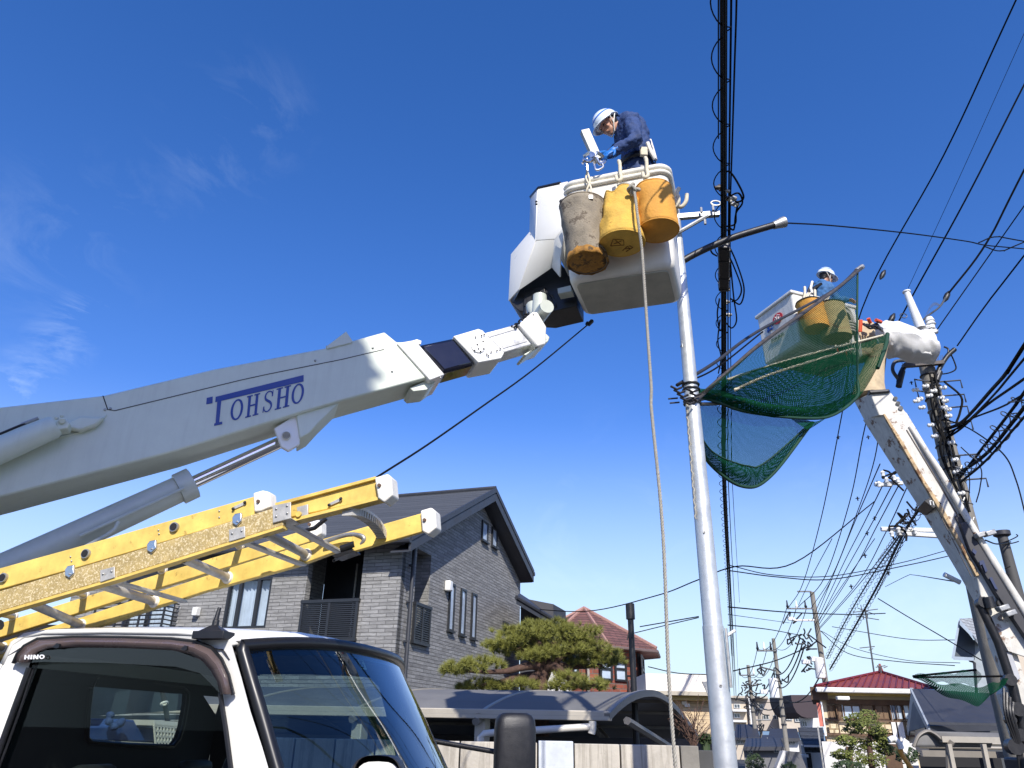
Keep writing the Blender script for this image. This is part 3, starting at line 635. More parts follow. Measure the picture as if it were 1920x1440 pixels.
# ------------------------------------------------------------- basket
ba = 18.4; be, bnn = AZ(90+ba), AZ(ba)
KP = Pl(PY(1160, 420, 5.2), bnn)
TL, TR, BL, BR = KP(1060, 348), KP(1254, 303), KP(1060, 527), KP(1262, 494)
bc0 = (TL+TR+BL+BR)/4; hw = ((TR-TL).dot(be)+(BR-BL).dot(be))/4
ztop = (TL.z+TR.z)/2; zbot = (BL.z+BR.z)/2; BD = .66
cen = bc0 + bnn*BD/2
def rr(hx, hy, r, z, n=6):
    o = []
    for sx, sy, a0 in ((1, 1, 0), (-1, 1, 90), (-1, -1, 180), (1, -1, 270)):
        for k in range(n+1):
            a = math.radians(a0+90*k/n); o.append(Vector((cen.x, cen.y, z)) + be*(sx*(hx-r)+r*math.cos(a)) + bnn*(sy*(hy-r)+r*math.sin(a)))
    return o
kb = MB(); hy = BD/2
kb.loft([rr(hw-.02, hy-.02, .08, ztop-.0), rr(hw+.0, hy, .09, ztop), rr(hw+.0, hy, .09, ztop-.1), rr(hw-.005, hy-.01, .09, zbot+.12), rr(hw-.012, hy-.015, .09, zbot+.05), rr(hw-.03, hy-.03, .08, zbot+.012), rr(hw-.06, hy-.06, .06, zbot)], cap0=False)
kb.loft([rr(hw-.02, hy-.02, .08, ztop), rr(hw-.03, hy-.03, .08, zbot+.04)], cap0=False)
basket = mk('basket', kb, M_frp, truck, smooth=50)
kr = MB(); 
for rad, zz, hx_ in ((.030, ztop-.02, hw+.005), (.022, ztop-.075, hw+.010)):
    r_ = rr(hx_, hy+(hx_-hw), .095, zz, 6); kr.tube(r_+r_[:2], rad, 8, cap=False)
mk('basket_rim', kr, M_rim, basket, smooth=60)
fp = MB(); fp.loft([rr(hw-.07, hy-.07, .05, zbot-.002), rr(hw-.07, hy-.07, .05, zbot-.012), rr(hw-.09, hy-.09, .05, zbot-.016)], cap0=False); mk('floor_panel', fp, mat('shaded_dirty_underside', (.42, .41, .34), .7, var=.15, vs=6, spots=(.18, .15, .11), ss=12, st=.64), basket, smooth=30)  # shade below the basket is put into this colour, along with dirt spots
hk = MB()
def CR(px, py, off): return KP(px, py, off)
hk.tube(bez([CR(1256, 382, -.02), CR(1262, 388, -.05), CR(1271, 386, -.06), (CR(1272, 372, -.06)), CR(1269, 362, -.06), CR(1273, 353, -.05)], 6), .018, 8)
hk.tube(bez([CR(1266, 370, -.06), CR(1268, 383, -.06), CR(1277, 388, -.06), CR(1286, 378, -.06), CR(1288, 364, -.06)], 6), .017, 8)
mk('rope_hook', hk, M_strap, basket, smooth=60)
ft = MB(); ft.tube([CR(1110, 602, .55), CR(1104, 608, .52), CR(1100, 606, .5)], .02, 8); mk('cable_gland', ft, M_black, basket)
# turret cover left of the basket
def Z3(x, y, off): return KP(940+x/3.131, 180+y/3.131, off)
tcv = MB()
A = {'tl': Z3(218, 545, .10), 'tr': Z3(392, 506, .04), 'mr': Z3(380, 760, .04), 'mb': Z3(318, 842, .08), 'ml': Z3(207, 850, .12), 'l1': Z3(177, 592, .36), 'l2': Z3(172, 800, .36),
     'l3': Z3(62, 932, .40), 'l4': Z3(48, 1205, .42), 'g1': Z3(302, 1005, .26), 'g2': Z3(108, 1138, .30), 'r2': Z3(352, 950, .10), 'r3': Z3(350, 1062, .20), 'l5': Z3(70, 1190, .40)}
faces = [('tl', 'tr', 'mr', 'mb', 'ml'), ('tl', 'ml', 'l2', 'l1'), ('l2', 'ml', 'g2', 'l4', 'l3'), ('ml', 'mb', 'g1', 'g2'), ('mb', 'mr', 'r2', 'g1'), ('g1', 'r2', 'r3')]
for fc in faces: tcv.poly([A[k] for k in fc])
bk = bnn*.52
tcv.loft([[A[k] for k in ('l4', 'l3', 'l2', 'l1', 'tl', 'tr')], [A[k]+bk for k in ('l4', 'l3', 'l2', 'l1', 'tl', 'tr')]], closed=False)
tcv.poly([A['tr'], A['mr'], A['r2'], A['r2']+bk, A['mr']+bk, A['tr']+bk])
cov = mk('turret_cover', tcv, M_white, truck, smooth=20, solid=.012, bevel=.006)
e_ = MB(); e_.tube([A['l1']+bk*.3, A['l1'], A['tl'], A['tl'].lerp(A['tr'], .75)], .022, 6); mk('cover_edge', e_, M_black, cov)
e_ = MB(); e_.prism([Z3(*q, .075) for q in [(312, 608), (330, 604), (330, 648), (312, 652)]], bnn*.02)
for q in ((335, 577), (337, 713), (205, 620), (205, 635)): e_.ell(Z3(*q, .075), be*.012, UP*.012, bnn*.01, 8, 5)
mk('cover_slot', e_, M_black, cov)
mch = MB()
mch.prism([Z3(*q, .40) for q in [(110, 1132), (300, 1000), (350, 985), (440, 1090), (440, 1232), (270, 1272), (105, 1262), (62, 1225)]], bnn*.30)
mch.box(Z3(215, 1215, .50), be*.10, bnn*.12, UP*.09); mch.tube([Z3(150, 1190, .42), Z3(150, 1290, .42)], .035, 12)
for k in range(6): mch.tube(bez([Z3(180+k*22, 1150+7*(k % 3), .40), Z3(190+k*26, 1200+9*(k % 2), .36+.01*k), Z3(170+k*30, 1245, .40)], 5), .012, 6)
mk('turret_machinery', mch, M_black, cov, bevel=.01)
mch = MB(); mch.tube([Z3(188, 1235, .34), Z3(192, 1262, .32), Z3(205, 1295, .3)], [.07, .065, .06], 18); mch.prism([Z3(*q, .25) for q in [(330, 1130), (405, 1112), (412, 1145), (333, 1160)]], bnn*.1); mks('rotator', mch, M_grey, cov, smooth=40)
# =================================================================== LADDERS ON THE RACK
LO = PY(200, 1085, 3.15)
LP = Pl(LO, tw); LW = .40
lad = root('extension_ladder', (LO.x, LO.y, 1.9), 'lower ladder over the cab, worn mottled front rail and longest white-tipped ends', 'ladder', 'yellow ladders over the cab')
lad2 = root('extension_ladder', (LO.x, LO.y+.1, 2.0), 'upper ladder of the two over the cab, smooth yellow rail with round rung holes', 'ladder', 'yellow ladders over the cab')
def rail(pxs, off, th, mt, par, name='rail', bev=.004): return mk(name, MB().prism([LP(x, y, off) for x, y in pxs], tw*th), mt, par, bevel=bev)
B = rail([(-420, 1240), (0, 1108), (230, 1040), (530, 947), (530, 985), (230, 1079), (0, 1146), (-420, 1287)], 0, .032, M_yelworn, lad)
fl = MB(); fl.prism([LP(*q, -.003) for q in [(-420, 1287), (0, 1146), (230, 1079), (530, 985), (530, 990), (230, 1084), (0, 1151), (-420, 1292)]], tw*.04); mk('rail_flange', fl, M_yel, B)
Cr = rail([(-260, 1284), (150, 1158), (432, 1064), (565, 1022), (690, 986), (703, 1006), (560, 1060), (380, 1110), (150, 1186), (-260, 1320)], LW, .032, M_yel, lad)
# fly section rails and their white end blocks
f1 = rail([(520, 945), (705, 897), (712, 934), (520, 975)], .05, .026, M_yel, lad)
fl = MB(); fl.prism([LP(*q, .035) for q in [(516, 943), (704, 893), (704, 898), (516, 949)]], tw*.05); fl.prism([LP(*q, .035) for q in [(540, 974), (712, 931), (713, 936), (540, 980)]], tw*.05); mk('rail_flange', fl, M_yel, f1)
f2 = rail([(660, 999), (790, 962), (794, 996), (660, 1035)], LW-.05, .026, M_yel, lad)
def cap(pxs, off, th, par, bolt):
    c = mk('end_cap', MB().prism([LP(x, y, off) for x, y in pxs], tw*th), M_cap, par, bevel=.007, seg=3)
    b = MB(); p = LP(*bolt, off-.004); b.tube([p-tw*.004, p+tw*.006], .0075, 10); mk('cap_bolt', b, mat('rusty_bolt', (.12, .07, .045), .7, bump=.2), c); return c
cap([(702, 895), (726, 888), (733, 893), (736, 928), (720, 942), (708, 933)], .02, .075, lad, (711, 910))
cap([(788, 957), (808, 951), (816, 957), (818, 989), (803, 1002), (791, 996)], LW-.07, .075, lad, (796, 975))
A = rail([(-420, 1196), (0, 1065), (160, 1021), (478, 930), (478, 965), (160, 1060), (0, 1105), (-420, 1243)], .045, .03, M_yel, lad2)
A2 = rail([(-260, 1250), (0, 1168), (300, 1075), (580, 991), (580, 1016), (300, 1102), (0, 1195), (-260, 1280)], LW+.09, .03, M_yel, lad2)
cap([(474, 924), (492, 919), (505, 922), (507, 950), (490, 958), (476, 960)], .03, .06, lad2, (484, 940))
cap([(576, 980), (596, 974), (602, 978), (602, 1000), (592, 1007), (577, 1006)], LW+.07, .06, lad2, (580, 983))
def rung(x0, y0, x1, y1, o0, o1, par, r=.0165):
    a, b = LP(x0, y0, o0), LP(x1, y1, o1); q = MB(); q.tube([a, b], r, 12); rg_ = mk('rung', q, M_alu, par, smooth=50)
    q = MB(); d_ = (b-a).normalized(); q.tube([b-d_*.012, b+d_*.0], [r*1.25, r*1.5], 14); mk('rung_ring', q, M_cap, rg_, smooth=50)
for x0, y0, x1, y1 in ((-390, 1280, -262, 1306), (-240, 1230, -130, 1262), (-85, 1180, 5, 1215), (60, 1132, 152, 1172), (182, 1094, 289, 1128), (345, 1048, 427, 1083), (498, 1000, 574, 1040)):
    rung(x0, y0, x1, y1, .03, LW, lad, .019)
for x0, y0, x1, y1 in ((-45, 1140, 25, 1155), (105, 1095, 158, 1115), (250, 1045, 305, 1068), (395, 1000, 450, 1022)): rung(x0, y0, x1, y1, .08, LW+.09, lad2, .016)
for x, y in ((5, 1083), (160, 1038), (326, 988)):
    q = MB(); p = LP(x, y, .035); q.tube([p-tw*.003, p+tw*.012], .0205, 20); hl_ = mk('rung_end', q, M_zinc, lad2, smooth=50)
    q = MB(); q.tube([p-tw*.006, p-tw*.004], .0155, 18); mk('rung_hole', q, M_dark, hl_, smooth=50)
# clips, brackets, rivets on the worn rail
for x, y in ((129, 1073), (283, 1026), (443, 975), (-20, 1119)):
    q = MB(); q.prism([LP(a+x, b+y, -.010) for a, b in [(-8, -5), (-3, -12), (9, -14), (9, 2), (0, 11), (-8, 6)]], tw*.012); c_ = mk('rail_clip', q, M_steel, lad, bevel=.003)
    q = MB(); q.ell(LP(x+1, y+3, -.012), tfw*.004, UP*.004, tw*.004, 8, 5); mk('rivet', q, M_zinc, c_)
for x, y, w in ((201, 1076, 27), (444, 1000, 30), (528, 960, 34)):
    h1 = 20 if w < 34 else 30
    q = MB(); q.prism([LP(x-w/2, y-h1/2+3, -.008), LP(x+w/2, y-h1/2-4, -.008), LP(x+w/2, y+h1/2-3, -.008), LP(x-w/2, y+h1/2+6, -.008)], tw*.006)
    a, b = LP(x-w/2, y+h1/2+6, -.008), LP(x+w/2, y+h1/2-3, -.008); q.prism([a, b, b+tw*.075-UP*.004, a+tw*.075-UP*.004], UP*.005)
    c_ = mk('rail_bracket', q, M_alu, lad, bevel=.002)
    q = MB()
    for dx, dy in ((-w*.3, 0), (w*.3, -5)) if w < 34 else ((-w*.3, -6), (w*.3, -12), (-w*.3, 8), (w*.3, 2)): q.ell(LP(x+dx, y+dy, -.010), tfw*.005, UP*.005, tw*.004, 8, 5)
    mks('rivet', q, M_zinc, c_)
    q = MB(); a = LP(x, y+h1*.5+4, .03); e2 = {201: (345, 1130), 444: (568, 1062), 528: (640, 1040)}[x]; b = LP(*e2, LW+.02)
    d_ = (b-a); s_ = tfw*.024; q.prism([a-s_, a+s_, b+s_*.8, b-s_*.8], UP*.012); mk('cross_brace', q, M_alu, lad, bevel=.002)
q = MB(); q.prism([LP(*p, -.004+.04) for p in [(556, 951), (577, 945), (577, 966), (558, 973)]], tw*.01); q2 = mk('lock_plate', q, M_alu, lad, bevel=.002)
q = MB(); p = LP(560, 964, .03); q.tube([p-tw*.004, p+tw*.004], .012, 14); mk('rung_end', q, M_yel, q2)
for x, y, o in ((448, 948, .04), (628, 941, .042), (637, 1045, LW-.01)):
    q = MB(); q.prism([LP(x-12, y+8, o), LP(x-10, y+2, o), LP(x+11, y-8, o), LP(x+11, y-2, o)], tw*.006); a_ = mk('latch_plate', q, M_alu, lad if x > 500 else lad2)
    q = MB(); q.ell(LP(x-11, y+6, o-.004), tfw*.007, UP*.007, tw*.006, 10, 6); q.ell(LP(x+11, y-6, o-.004), tfw*.007, UP*.007, tw*.006, 10, 6); mks('bolt', q, M_black, a_)
q = MB()
for x, y in ((132, 1044), (134, 1052), (297, 994), (298, 1001), (411, 958), (411, 970)): q.ell(LP(x, y, .042), tfw*.004, UP*.004, tw*.003, 8, 5)
mks('rivet', q, M_zinc, lad2)
# ribbed rubber cradle between the tips
q = MB(); cr = bez([LP(645, 955, .05), LP(668, 958, .10), LP(690, 970, .18), LP(704, 985, .26), LP(714, 1002, LW-.04)], 5)
q.loft([[p+UP*.012, p+UP*.012+tfw*.03, p+tfw*.03, p] for p in cr]); cr_ = mk('rubber_cradle', q, M_cap, lad, smooth=40)
q = MB()
for k in range(1, len(cr)-1): q.box(cr[k]-UP*.012+tfw*.01, tfw*.022, (cr[k+1]-cr[k]).normalized()*.0055, UP*.013)
mks('cradle_rib', q, M_alu, cr_)
q = MB(); q.tube(bez([LP(608, 1016, LW-.03), LP(650, 1003, LW-.04), LP(675, 1004, LW-.05), (LP(683, 1011, LW-.05)), LP(676, 1022, LW-.04), LP(668, 1024, LW-.04)], 6), .010, 8); mk('handle_loop', q, M_zinc, lad, smooth=60)
q = MB(); q.tube([LP(640, 1030, LW-.04), LP(666, 1021, LW-.04)], .018, 12); q.tube([LP(566, 997, .3), LP(590, 990, .3), LP(612, 972, .3)], .010, 8); mks('spring_sleeve', q, M_black, lad, smooth=60)
q = MB(); q.prism([LP(*p, LW-.05) for p in [(622, 1041), (662, 1029), (666, 1034), (630, 1047)]], tw*.06); mk('foot_bracket', q, M_black, lad)
# ladder rack on the truck body
q = MB()
for o in (.02, LW+.12): q.tube([LP(-120, 1195, o), LP(0, 1172, o)], .022, 8)
for x in (-60,): q.tube([LP(x, 1200, -.02), LP(x, 1200, -.02)-UP*.9], .022, 8)
mks('rack_tube', q, M_darkgrey, truck)
# things lying behind the cab, seen through the rear window
def RQ(x, y, off): return RW(x, y, -off)
bx = root('tool_box', RQ(235, 1385, .55)-UP*.05, 'blue plastic tool box behind the cab, seen through its rear window', 'tool box')
q = MB(); q.prism([RQ(*p, .55) for p in [(150, 1362), (222, 1362), (226, 1348), (252, 1350), (258, 1362), (300, 1366), (300, 1392), (150, 1388)]], -tfw*.3); mk('box_body', q, mat('blue_plastic', (.03, .07, .22), .4), bx, bevel=.01)
q = MB()
pp = bez([RQ(210, 1335, .5), RQ(204, 1350, .5), RQ(216, 1362, .48), RQ(232, 1350, .5)], 6); q.tube(pp, [.012+.014*abs(math.sin(i*.7)) for i in range(len(pp))], 8); gl_ = mk('work_glove', q, M_jacket, smooth=60); tag(gl_, 'crumpled blue cloth on the tool box behind the cab rear window', 'cloth')
q = MB(); q.prism([RQ(*p, .5) for p in [(150, 1386), (292, 1393), (292, 1402), (150, 1396)]], -tfw*.5); tag(mk('bed_rail', q, M_alu, bevel=.004), 'pale metal shelf edge under the blue tool box behind the cab', 'shelf')
bk_ = root('plastic_basket', RQ(312, 1400, .42), 'white slotted plastic basket behind the cab, seen through its rear window', 'basket')
q = MB(); bo = [(290, 1360), (338, 1364), (338, 1410), (294, 1410)]
a, b, c, d = [RQ(*p, .42) for p in bo]
for i in range(9):
    t = i/8; q.prism([a.lerp(b, t)-tw*.006, a.lerp(b, t)+tw*.006, d.lerp(c, t)+tw*.006, d.lerp(c, t)-tw*.006], -tfw*.008)
for i in range(6):
    t = i/5; l, r_ = a.lerp(d, t), b.lerp(c, t); q.prism([l+UP*.006, r_+UP*.006, r_-UP*.006, l-UP*.006], -tfw*.012)
mk('basket_wall', q, M_frp, bk_); q = MB(); q.prism([p+dv_ for p, dv_ in ((a, UP*.03-tw*.015), (b, UP*.03+tw*.015), (b, UP*0), (a, UP*0))], -tfw*.2); mk('basket_lip', q, M_frp, bk_)
bb_ = MB(); bb_.prism([TS(*p, 1.0) for p in [(-140, 1168), (150, 1172), (150, 1230), (-140, 1320)]], tw*.5); mk('body_frame', bb_, M_dark, truck)
q = MB(); q.tube([RQ(303, 1285, .7), RQ(310, 1325, .7), RQ(316, 1362, .7)], .018, 8); hp = mk('support_prop', q, M_darkgrey, smooth=50); tag(hp, 'grey prop with a white ring behind the cab rear window', 'prop')
q = MB(); c_ = RQ(308, 1319, .68); q.tube([c_+(tw*math.cos(a)+tfw*.5*math.sin(a)+UP*.35*math.sin(a))*.03 for a in [2*math.pi*i/16 for i in range(17)]], .007, 6); mk('prop_ring', q, M_frp, hp)
q = MB(); q.prism([RQ(*p, 1.5) for p in [(140, 1285), (370, 1285), (370, 1330), (140, 1345)]], -tfw*.1); q.prism([RQ(*p, 1.3) for p in [(140, 1343), (370, 1340), (370, 1349), (140, 1352)]], -tfw*.05); q.prism([RQ(*p, 1.6) for p in [(140, 1356), (370, 1356), (370, 1420), (140, 1420)]], -tfw*.1)
mks('body_side_board', q, mat('body_board', (.10, .115, .11), .5, var=.3), truck)
# =================================================================== WORKERS
def capsule(mb, a, b, ra, rb, n=12, flat=None):
    a, b = Vector(a), Vector(b); d = b-a; L = d.length; t = d.normalized(); K = 5
    pts, rs = [], []
    for k in range(K): s = -math.cos(math.pi/2*k/(K-1)); pts.append(a+t*ra*s*.98); rs.append(max(ra*math.sin(math.pi/2*k/(K-1)), ra*.05))
    for k in range(1, K): s = math.sin(math.pi/2*k/(K-1)); pts.append(b+t*rb*s*.98) if k else None; rs.append(max(rb*math.cos(math.pi/2*k/(K-1)), rb*.05))
    mb.tube(pts, rs, n)
def hand(mb, w, d, pn, side, s=1., curl=.9):      # wrist, direction, palm normal, thumb side
    d = d.normalized(); pn = (pn-d*pn.dot(d)).normalized(); sd_ = d.cross(pn)*side
    mb.ell(w+d*.05*s, sd_*.042*s, pn*.018*s, d*.055*s, 12, 8)
    for i, (o, L) in enumerate(((.032, .068), (.011, .078), (-.010, .072), (-.030, .056))):
        p0 = w+d*.085*s+sd_*o*s; p1 = p0+(d*math.cos(curl*.4)+pn*math.sin(curl*.4))*L*.45*s; p2 = p1+(d*math.cos(curl*1.1)+pn*math.sin(curl*1.1))*L*.32*s; p3 = p2+(d*math.cos(curl*1.8)+pn*math.sin(curl*1.8))*L*.25*s
        mb.tube([p0-d*.02*s, p0, p1, p2, p3], [r*s for r in (.010, .0105, .0095, .009, .006)], 8)
    p0 = w+d*.03*s+sd_*.034*s; p1 = p0+(d*.6+sd_*.8+pn*.3).normalized()*.035*s; p2 = p1+(d*.9+sd_*.3+pn*.5).normalized()*.03*s
    mb.tube([p0-sd_*.01*s, p0, p1, p2], [.013*s, .013*s, .011*s, .008*s], 8)
def worker(name, loc, label, J, hu, hf, jm, helmet_scale=1., gm=None, vox=.011, stripe=True):
    r_ = root('person', loc, label, 'person')
    hl = hf.cross(hu).normalized(); H = J['head']
    b = MB()      # skin: head with features, neck, forearm stubs
    b.ell(H+hf*-.008+hu*.02, hl*.076, hf*.095, hu*.105, 20, 14)
    b.ell(H+hf*.03-hu*.055, hl*.054, hf*.062, hu*.06, 16, 10)          # jaw
    b.ell(H+hf*.060-hu*.100, hl*.024, hf*.022, hu*.018, 12, 8)         # chin
    capsule(b, H+hf*.088+hu*.012, H+hf*.108-hu*.028, .010, .014)        # nose
    b.ell(H+hf*.092-hu*.062, hl*.024, hf*.010, hu*.006, 10, 6); b.ell(H+hf*.090-hu*.074, hl*.021, hf*.010, hu*.006, 10, 6)
    for s in (-1, 1):
        b.ell(H+hl*.078*s-hf*.006-hu*.012, hl*.009, hf*.018, hu*.030, 12, 8)   # ears
        b.ell(H+hl*.042*s+hf*.066-hu*.035, hl*.02, hf*.016, hu*.02, 10, 6)     # cheekbones
        b.ell(H+hl*.034*s+hf*.082+hu*.026, hl*.024, hf*.012, hu*.007, 10, 6)   # brows
    capsule(b, H-hf*.02-hu*.06, J['neck'], .056, .06); capsule(b, J['neck'], J['chest'], .07, .11); capsule(b, J['chest'], J['belly'], .12, .12); capsule(b, J['belly'], J['pelvis'], .12, .13)
    for s in ('L', 'R'):
        capsule(b, J['sh'+s], J['el'+s], .047, .040); capsule(b, J['el'+s], J['wr'+s], .040, .027); capsule(b, J['neck'], J['sh'+s], .06, .05)
        capsule(b, J['pelvis'], J['kn'+s], .09, .06); capsule(b, J['kn'+s], J['an'+s], .055, .04)
        if gm is None: hand(b, J['wr'+s], J['hd'+s], J['pn'+s], 1 if s == 'L' else -1)
    body = mk('body', b, M_skin, r_); remesh(body, vox*.75, 2)
    ey = MB()
    for s in (-1, 1): ey.ell(H+hl*.033*s+hf*.084+hu*.004, hl*.014, hf*.008, hu*.007, 10, 6)
    mks('eye', ey, M_hair, body)
    hr = MB(); hr.ell(H+hf*-.024+hu*.022, hl*.083, hf*.092, hu*.098, 18, 12); hr.ell(H-hf*.06-hu*.05, hl*.06, hf*.035, hu*.05, 12, 8); mk('hair', hr, M_hair, r_); remesh(bpy.data.objects[r_.children[-1].name], .01, 2)
    jk = MB()
    capsule(jk, J['neck']-UP*.015, J['chest'], .085, .165); capsule(jk, J['chest'], J['belly'], .17, .155); capsule(jk, J['belly'], J['pelvis'], .155, .155)
    sv = (J['shR']-J['shL']).normalized()
    capsule(jk, J['shL']*.8+J['shR']*.2, J['shL']*.2+J['shR']*.8, .105, .105)
    for s in ('L', 'R'):
        capsule(jk, J['sh'+s], J['el'+s], .080, .068); capsule(jk, J['el'+s], J['wr'+s], .068, .046)
    for k in range(10):
        pass
    jo = mk('jacket', jk, jm, r_); remesh(jo, vox, 3, wr=.013, ws=11)
    col = MB(); nd = (J['head']-J['neck']).normalized(); col.tube([J['neck']-nd*.03, J['neck']+nd*.035], [.088, .074], 16, cap=False); mk('collar', col, jm, jo, solid=.01, smooth=60)
    tr = MB()
    for s in ('L', 'R'):
        capsule(tr, J['pelvis']-UP*.02, J['kn'+s], .135, .085); capsule(tr, J['kn'+s], J['an'+s], .08, .065)
        capsule(tr, J['an'+s]-UP*.02, J['an'+s]-UP*.03+Vector((hf.x, hf.y, 0)).normalized()*.13, .05, .04)
    to = mk('trousers', tr, M_trouser, r_); remesh(to, vox, 3, wr=.008, ws=9)
    bl = MB(); pa = (J['belly']-J['pelvis']).normalized(); q = J['pelvis'].lerp(J['belly'], .35); bl.tube([q-pa*.03, q+pa*.03], .172, 24, cap=False); mk('belt', bl, M_black, r_, solid=.006, smooth=60)
    s_ = helmet_scale; he = MB(); HC = H+hu*.045-hf*.008
    he.ell(HC, hl*.118*s_, hf*.142*s_, hu*.128*s_, 28, 14, 0, .53)
    ho = mk('helmet', he, M_helmet, r_, smooth=60)
    br = MB(); ring1 = []; 
    rows = [[], [], []]
    for i in range(33):
        a = 2*math.pi*i/32; c, sn = math.cos(a), math.sin(a); ext = .012+.06*max(0, c)**1.6
        for k, e in enumerate((0, ext*.6, ext)):
            rows[k].append(HC - hu*(.008+.012*k*(1 if c > 0 else .3)) + hf*c*(.142*s_+e) + hl*sn*(.118*s_+e*.45))
    br.loft(rows, closed=False); mk('helmet_brim', br, M_helmet, ho, smooth=60, solid=.005)
    if stripe:
        sp = MB(); rws = [[], []]
        for i in range(41):
            a = 2*math.pi*i/40
            for k, th in enumerate((62, 69)):
                t_ = math.radians(th); rws[k].append(HC+hu*.128*s_*1.012*math.cos(t_)+(hl*.118*math.sin(a)+hf*.142*math.cos(a))*s_*1.014*math.sin(t_))
        sp.loft(rws, closed=False); mk('helmet_stripe', sp, mat('helmet_stripe_blue', (.03, .16, .60), .4), ho, smooth=60)
    cs = MB()
    for s in (-1, 1):
        cs.tube([HC+hl*.112*s+hf*.02-hu*.01, H+hl*.082*s+hf*.018-hu*.05, H+hl*.04*s+hf*.05-hu*.115], .0055, 6)
        cs.tube([HC+hl*.10*s-hf*.07-hu*.01, H+hl*.086*s+hf*.0-hu*.035, H+hl*.075*s+hf*.02-hu*.06], .0055, 6)
    cs.tube([H+hl*.04+hf*.05-hu*.115, H-hl*.04+hf*.05-hu*.115], .007, 6)
    mks('chin_strap', cs, M_frp, ho, smooth=60)
    if gm:
        for s in ('L', 'R'):
            gb = MB(); hand(gb, J['wr'+s], J['hd'+s], J['pn'+s], 1 if s == 'L' else -1, 1.12); capsule(gb, J['wr'+s]-J['hd'+s].normalized()*.05, J['wr'+s]+J['hd'+s].normalized()*.03, .045, .036)
            go = mk('glove', gb, gm, r_); remesh(go, .006, 2)
    return r_, body, jo
Dw = 5.55
P_ = lambda x, y, d=0: PY(x, y, Dw+d)
pel = P_(1197, 322, .02)
zf = zbot+.06
J = dict(head=P_(1141, 234, -.02), neck=P_(1165, 229), chest=P_(1183, 248), belly=P_(1193, 283), pelvis=pel,
         shL=P_(1184, 228, -.16), shR=P_(1176, 234, .16), elL=P_(1193, 262, -.24), wrL=P_(1154, 280, -.22), hdL=P_(1136, 289, -.22)-P_(1154, 280, -.22), pnL=Vector((-.2, .5, -.7)),
         elR=P_(1163, 277, .18), wrR=P_(1140, 290, .05), hdR=P_(1122, 292, 0)-P_(1140, 290, .05), pnR=Vector((0, -.5, -.7)),
         knL=pel+Vector((-.10, -.10, -.42)), knR=pel+Vector((-.1, .10, -.42)), anL=Vector((pel.x, pel.y-.1, zf+.08)), anR=Vector((pel.x+.02, pel.y+.1, zf+.08)))
hu = Vector((-.66, -.05, .75)).normalized(); hf = Vector((-.73, -.22, -.64)); hf = (hf-hu*hf.dot(hu)).normalized()
w1, b1, j1 = worker('person', (pel.x, pel.y, zf), 'person in white helmet with blue stripe and navy jacket, bending over the near basket rim', J, hu, hf, M_jacket, 1.0, M_glove)
hs_ = MB()
hs_.tube([P_(1214, 268, -.16), P_(1221, 286, -.17), P_(1228, 298, -.15)], .02, 8); hs_.tube([P_(1219, 262, .05), P_(1226, 285, .05), P_(1230, 300, .02)], .014, 8)
mks('harness_strap', hs_, M_frp, w1)
q = MB(); q.box(P_(1207, 285, -.17), Vector((.035, 0, 0)), Vector((0, .02, 0)), UP*.05); mk('tool_pouch', q, M_strap, w1, bevel=.01)
# second worker, in the far basket
D2 = 10.15
Q_ = lambda x, y, d=0: PY(x, y, D2+d)
pel2 = Q_(1546, 585)
J2 = dict(head=Q_(1549, 520), neck=Q_(1542, 532), chest=Q_(1541, 547), belly=Q_(1543, 567), pelvis=pel2,
          shL=Q_(1530, 540, .1), shR=Q_(1555, 539, -.10), elL=Q_(1545, 560, .25), wrL=Q_(1568, 562, .2), hdL=Vector((.1, 0, -.02)), pnL=Vector((0, 0, -1)),
          elR=Q_(1570, 562, -.12), wrR=Q_(1588, 562, -.05), hdR=Vector((.1, 0, -.02)), pnR=Vector((0, 0, -1)),
          knL=pel2+Vector((0, .1, -.42)), knR=pel2+Vector((0.05, -.1, -.42)), anL=pel2+Vector((0, .1, -.8)), anR=pel2+Vector((0, -.1, -.8)))
hu2 = Vector((.22, 0, .97)).normalized(); hf2 = Vector((.92, .25, -.25)); hf2 = (hf2-hu2*hf2.dot(hu2)).normalized()
w2, b2, j2 = worker('person', (pel2.x, pel2.y, pel2.z-.85), 'person in white helmet and mid blue jacket with black harness, in the far basket', J2, hu2, hf2, M_jacket2, 1.0, None, .014)
hs_ = MB(); hs_.tube([Q_(1541, 532, -.15), Q_(1527, 540, -.1), Q_(1520, 553, -.1), Q_(1530, 566, -.15)], .03, 8); hs_.tube([Q_(1528, 556, -.15), Q_(1545, 565, -.22), Q_(1562, 566, -.15)], .028, 8); hs_.tube([Q_(1524, 530, .05), Q_(1516, 545, .05), Q_(1518, 560, .05)], .025, 8)
mks('harness_strap', hs_, M_black, w2)
q = MB(); q.tube([Q_(1523, 528, -.2), Q_(1520, 540, -.22), Q_(1523, 550, -.22)], .02, 8); mk('harness_buckle', q, M_frp, w2)
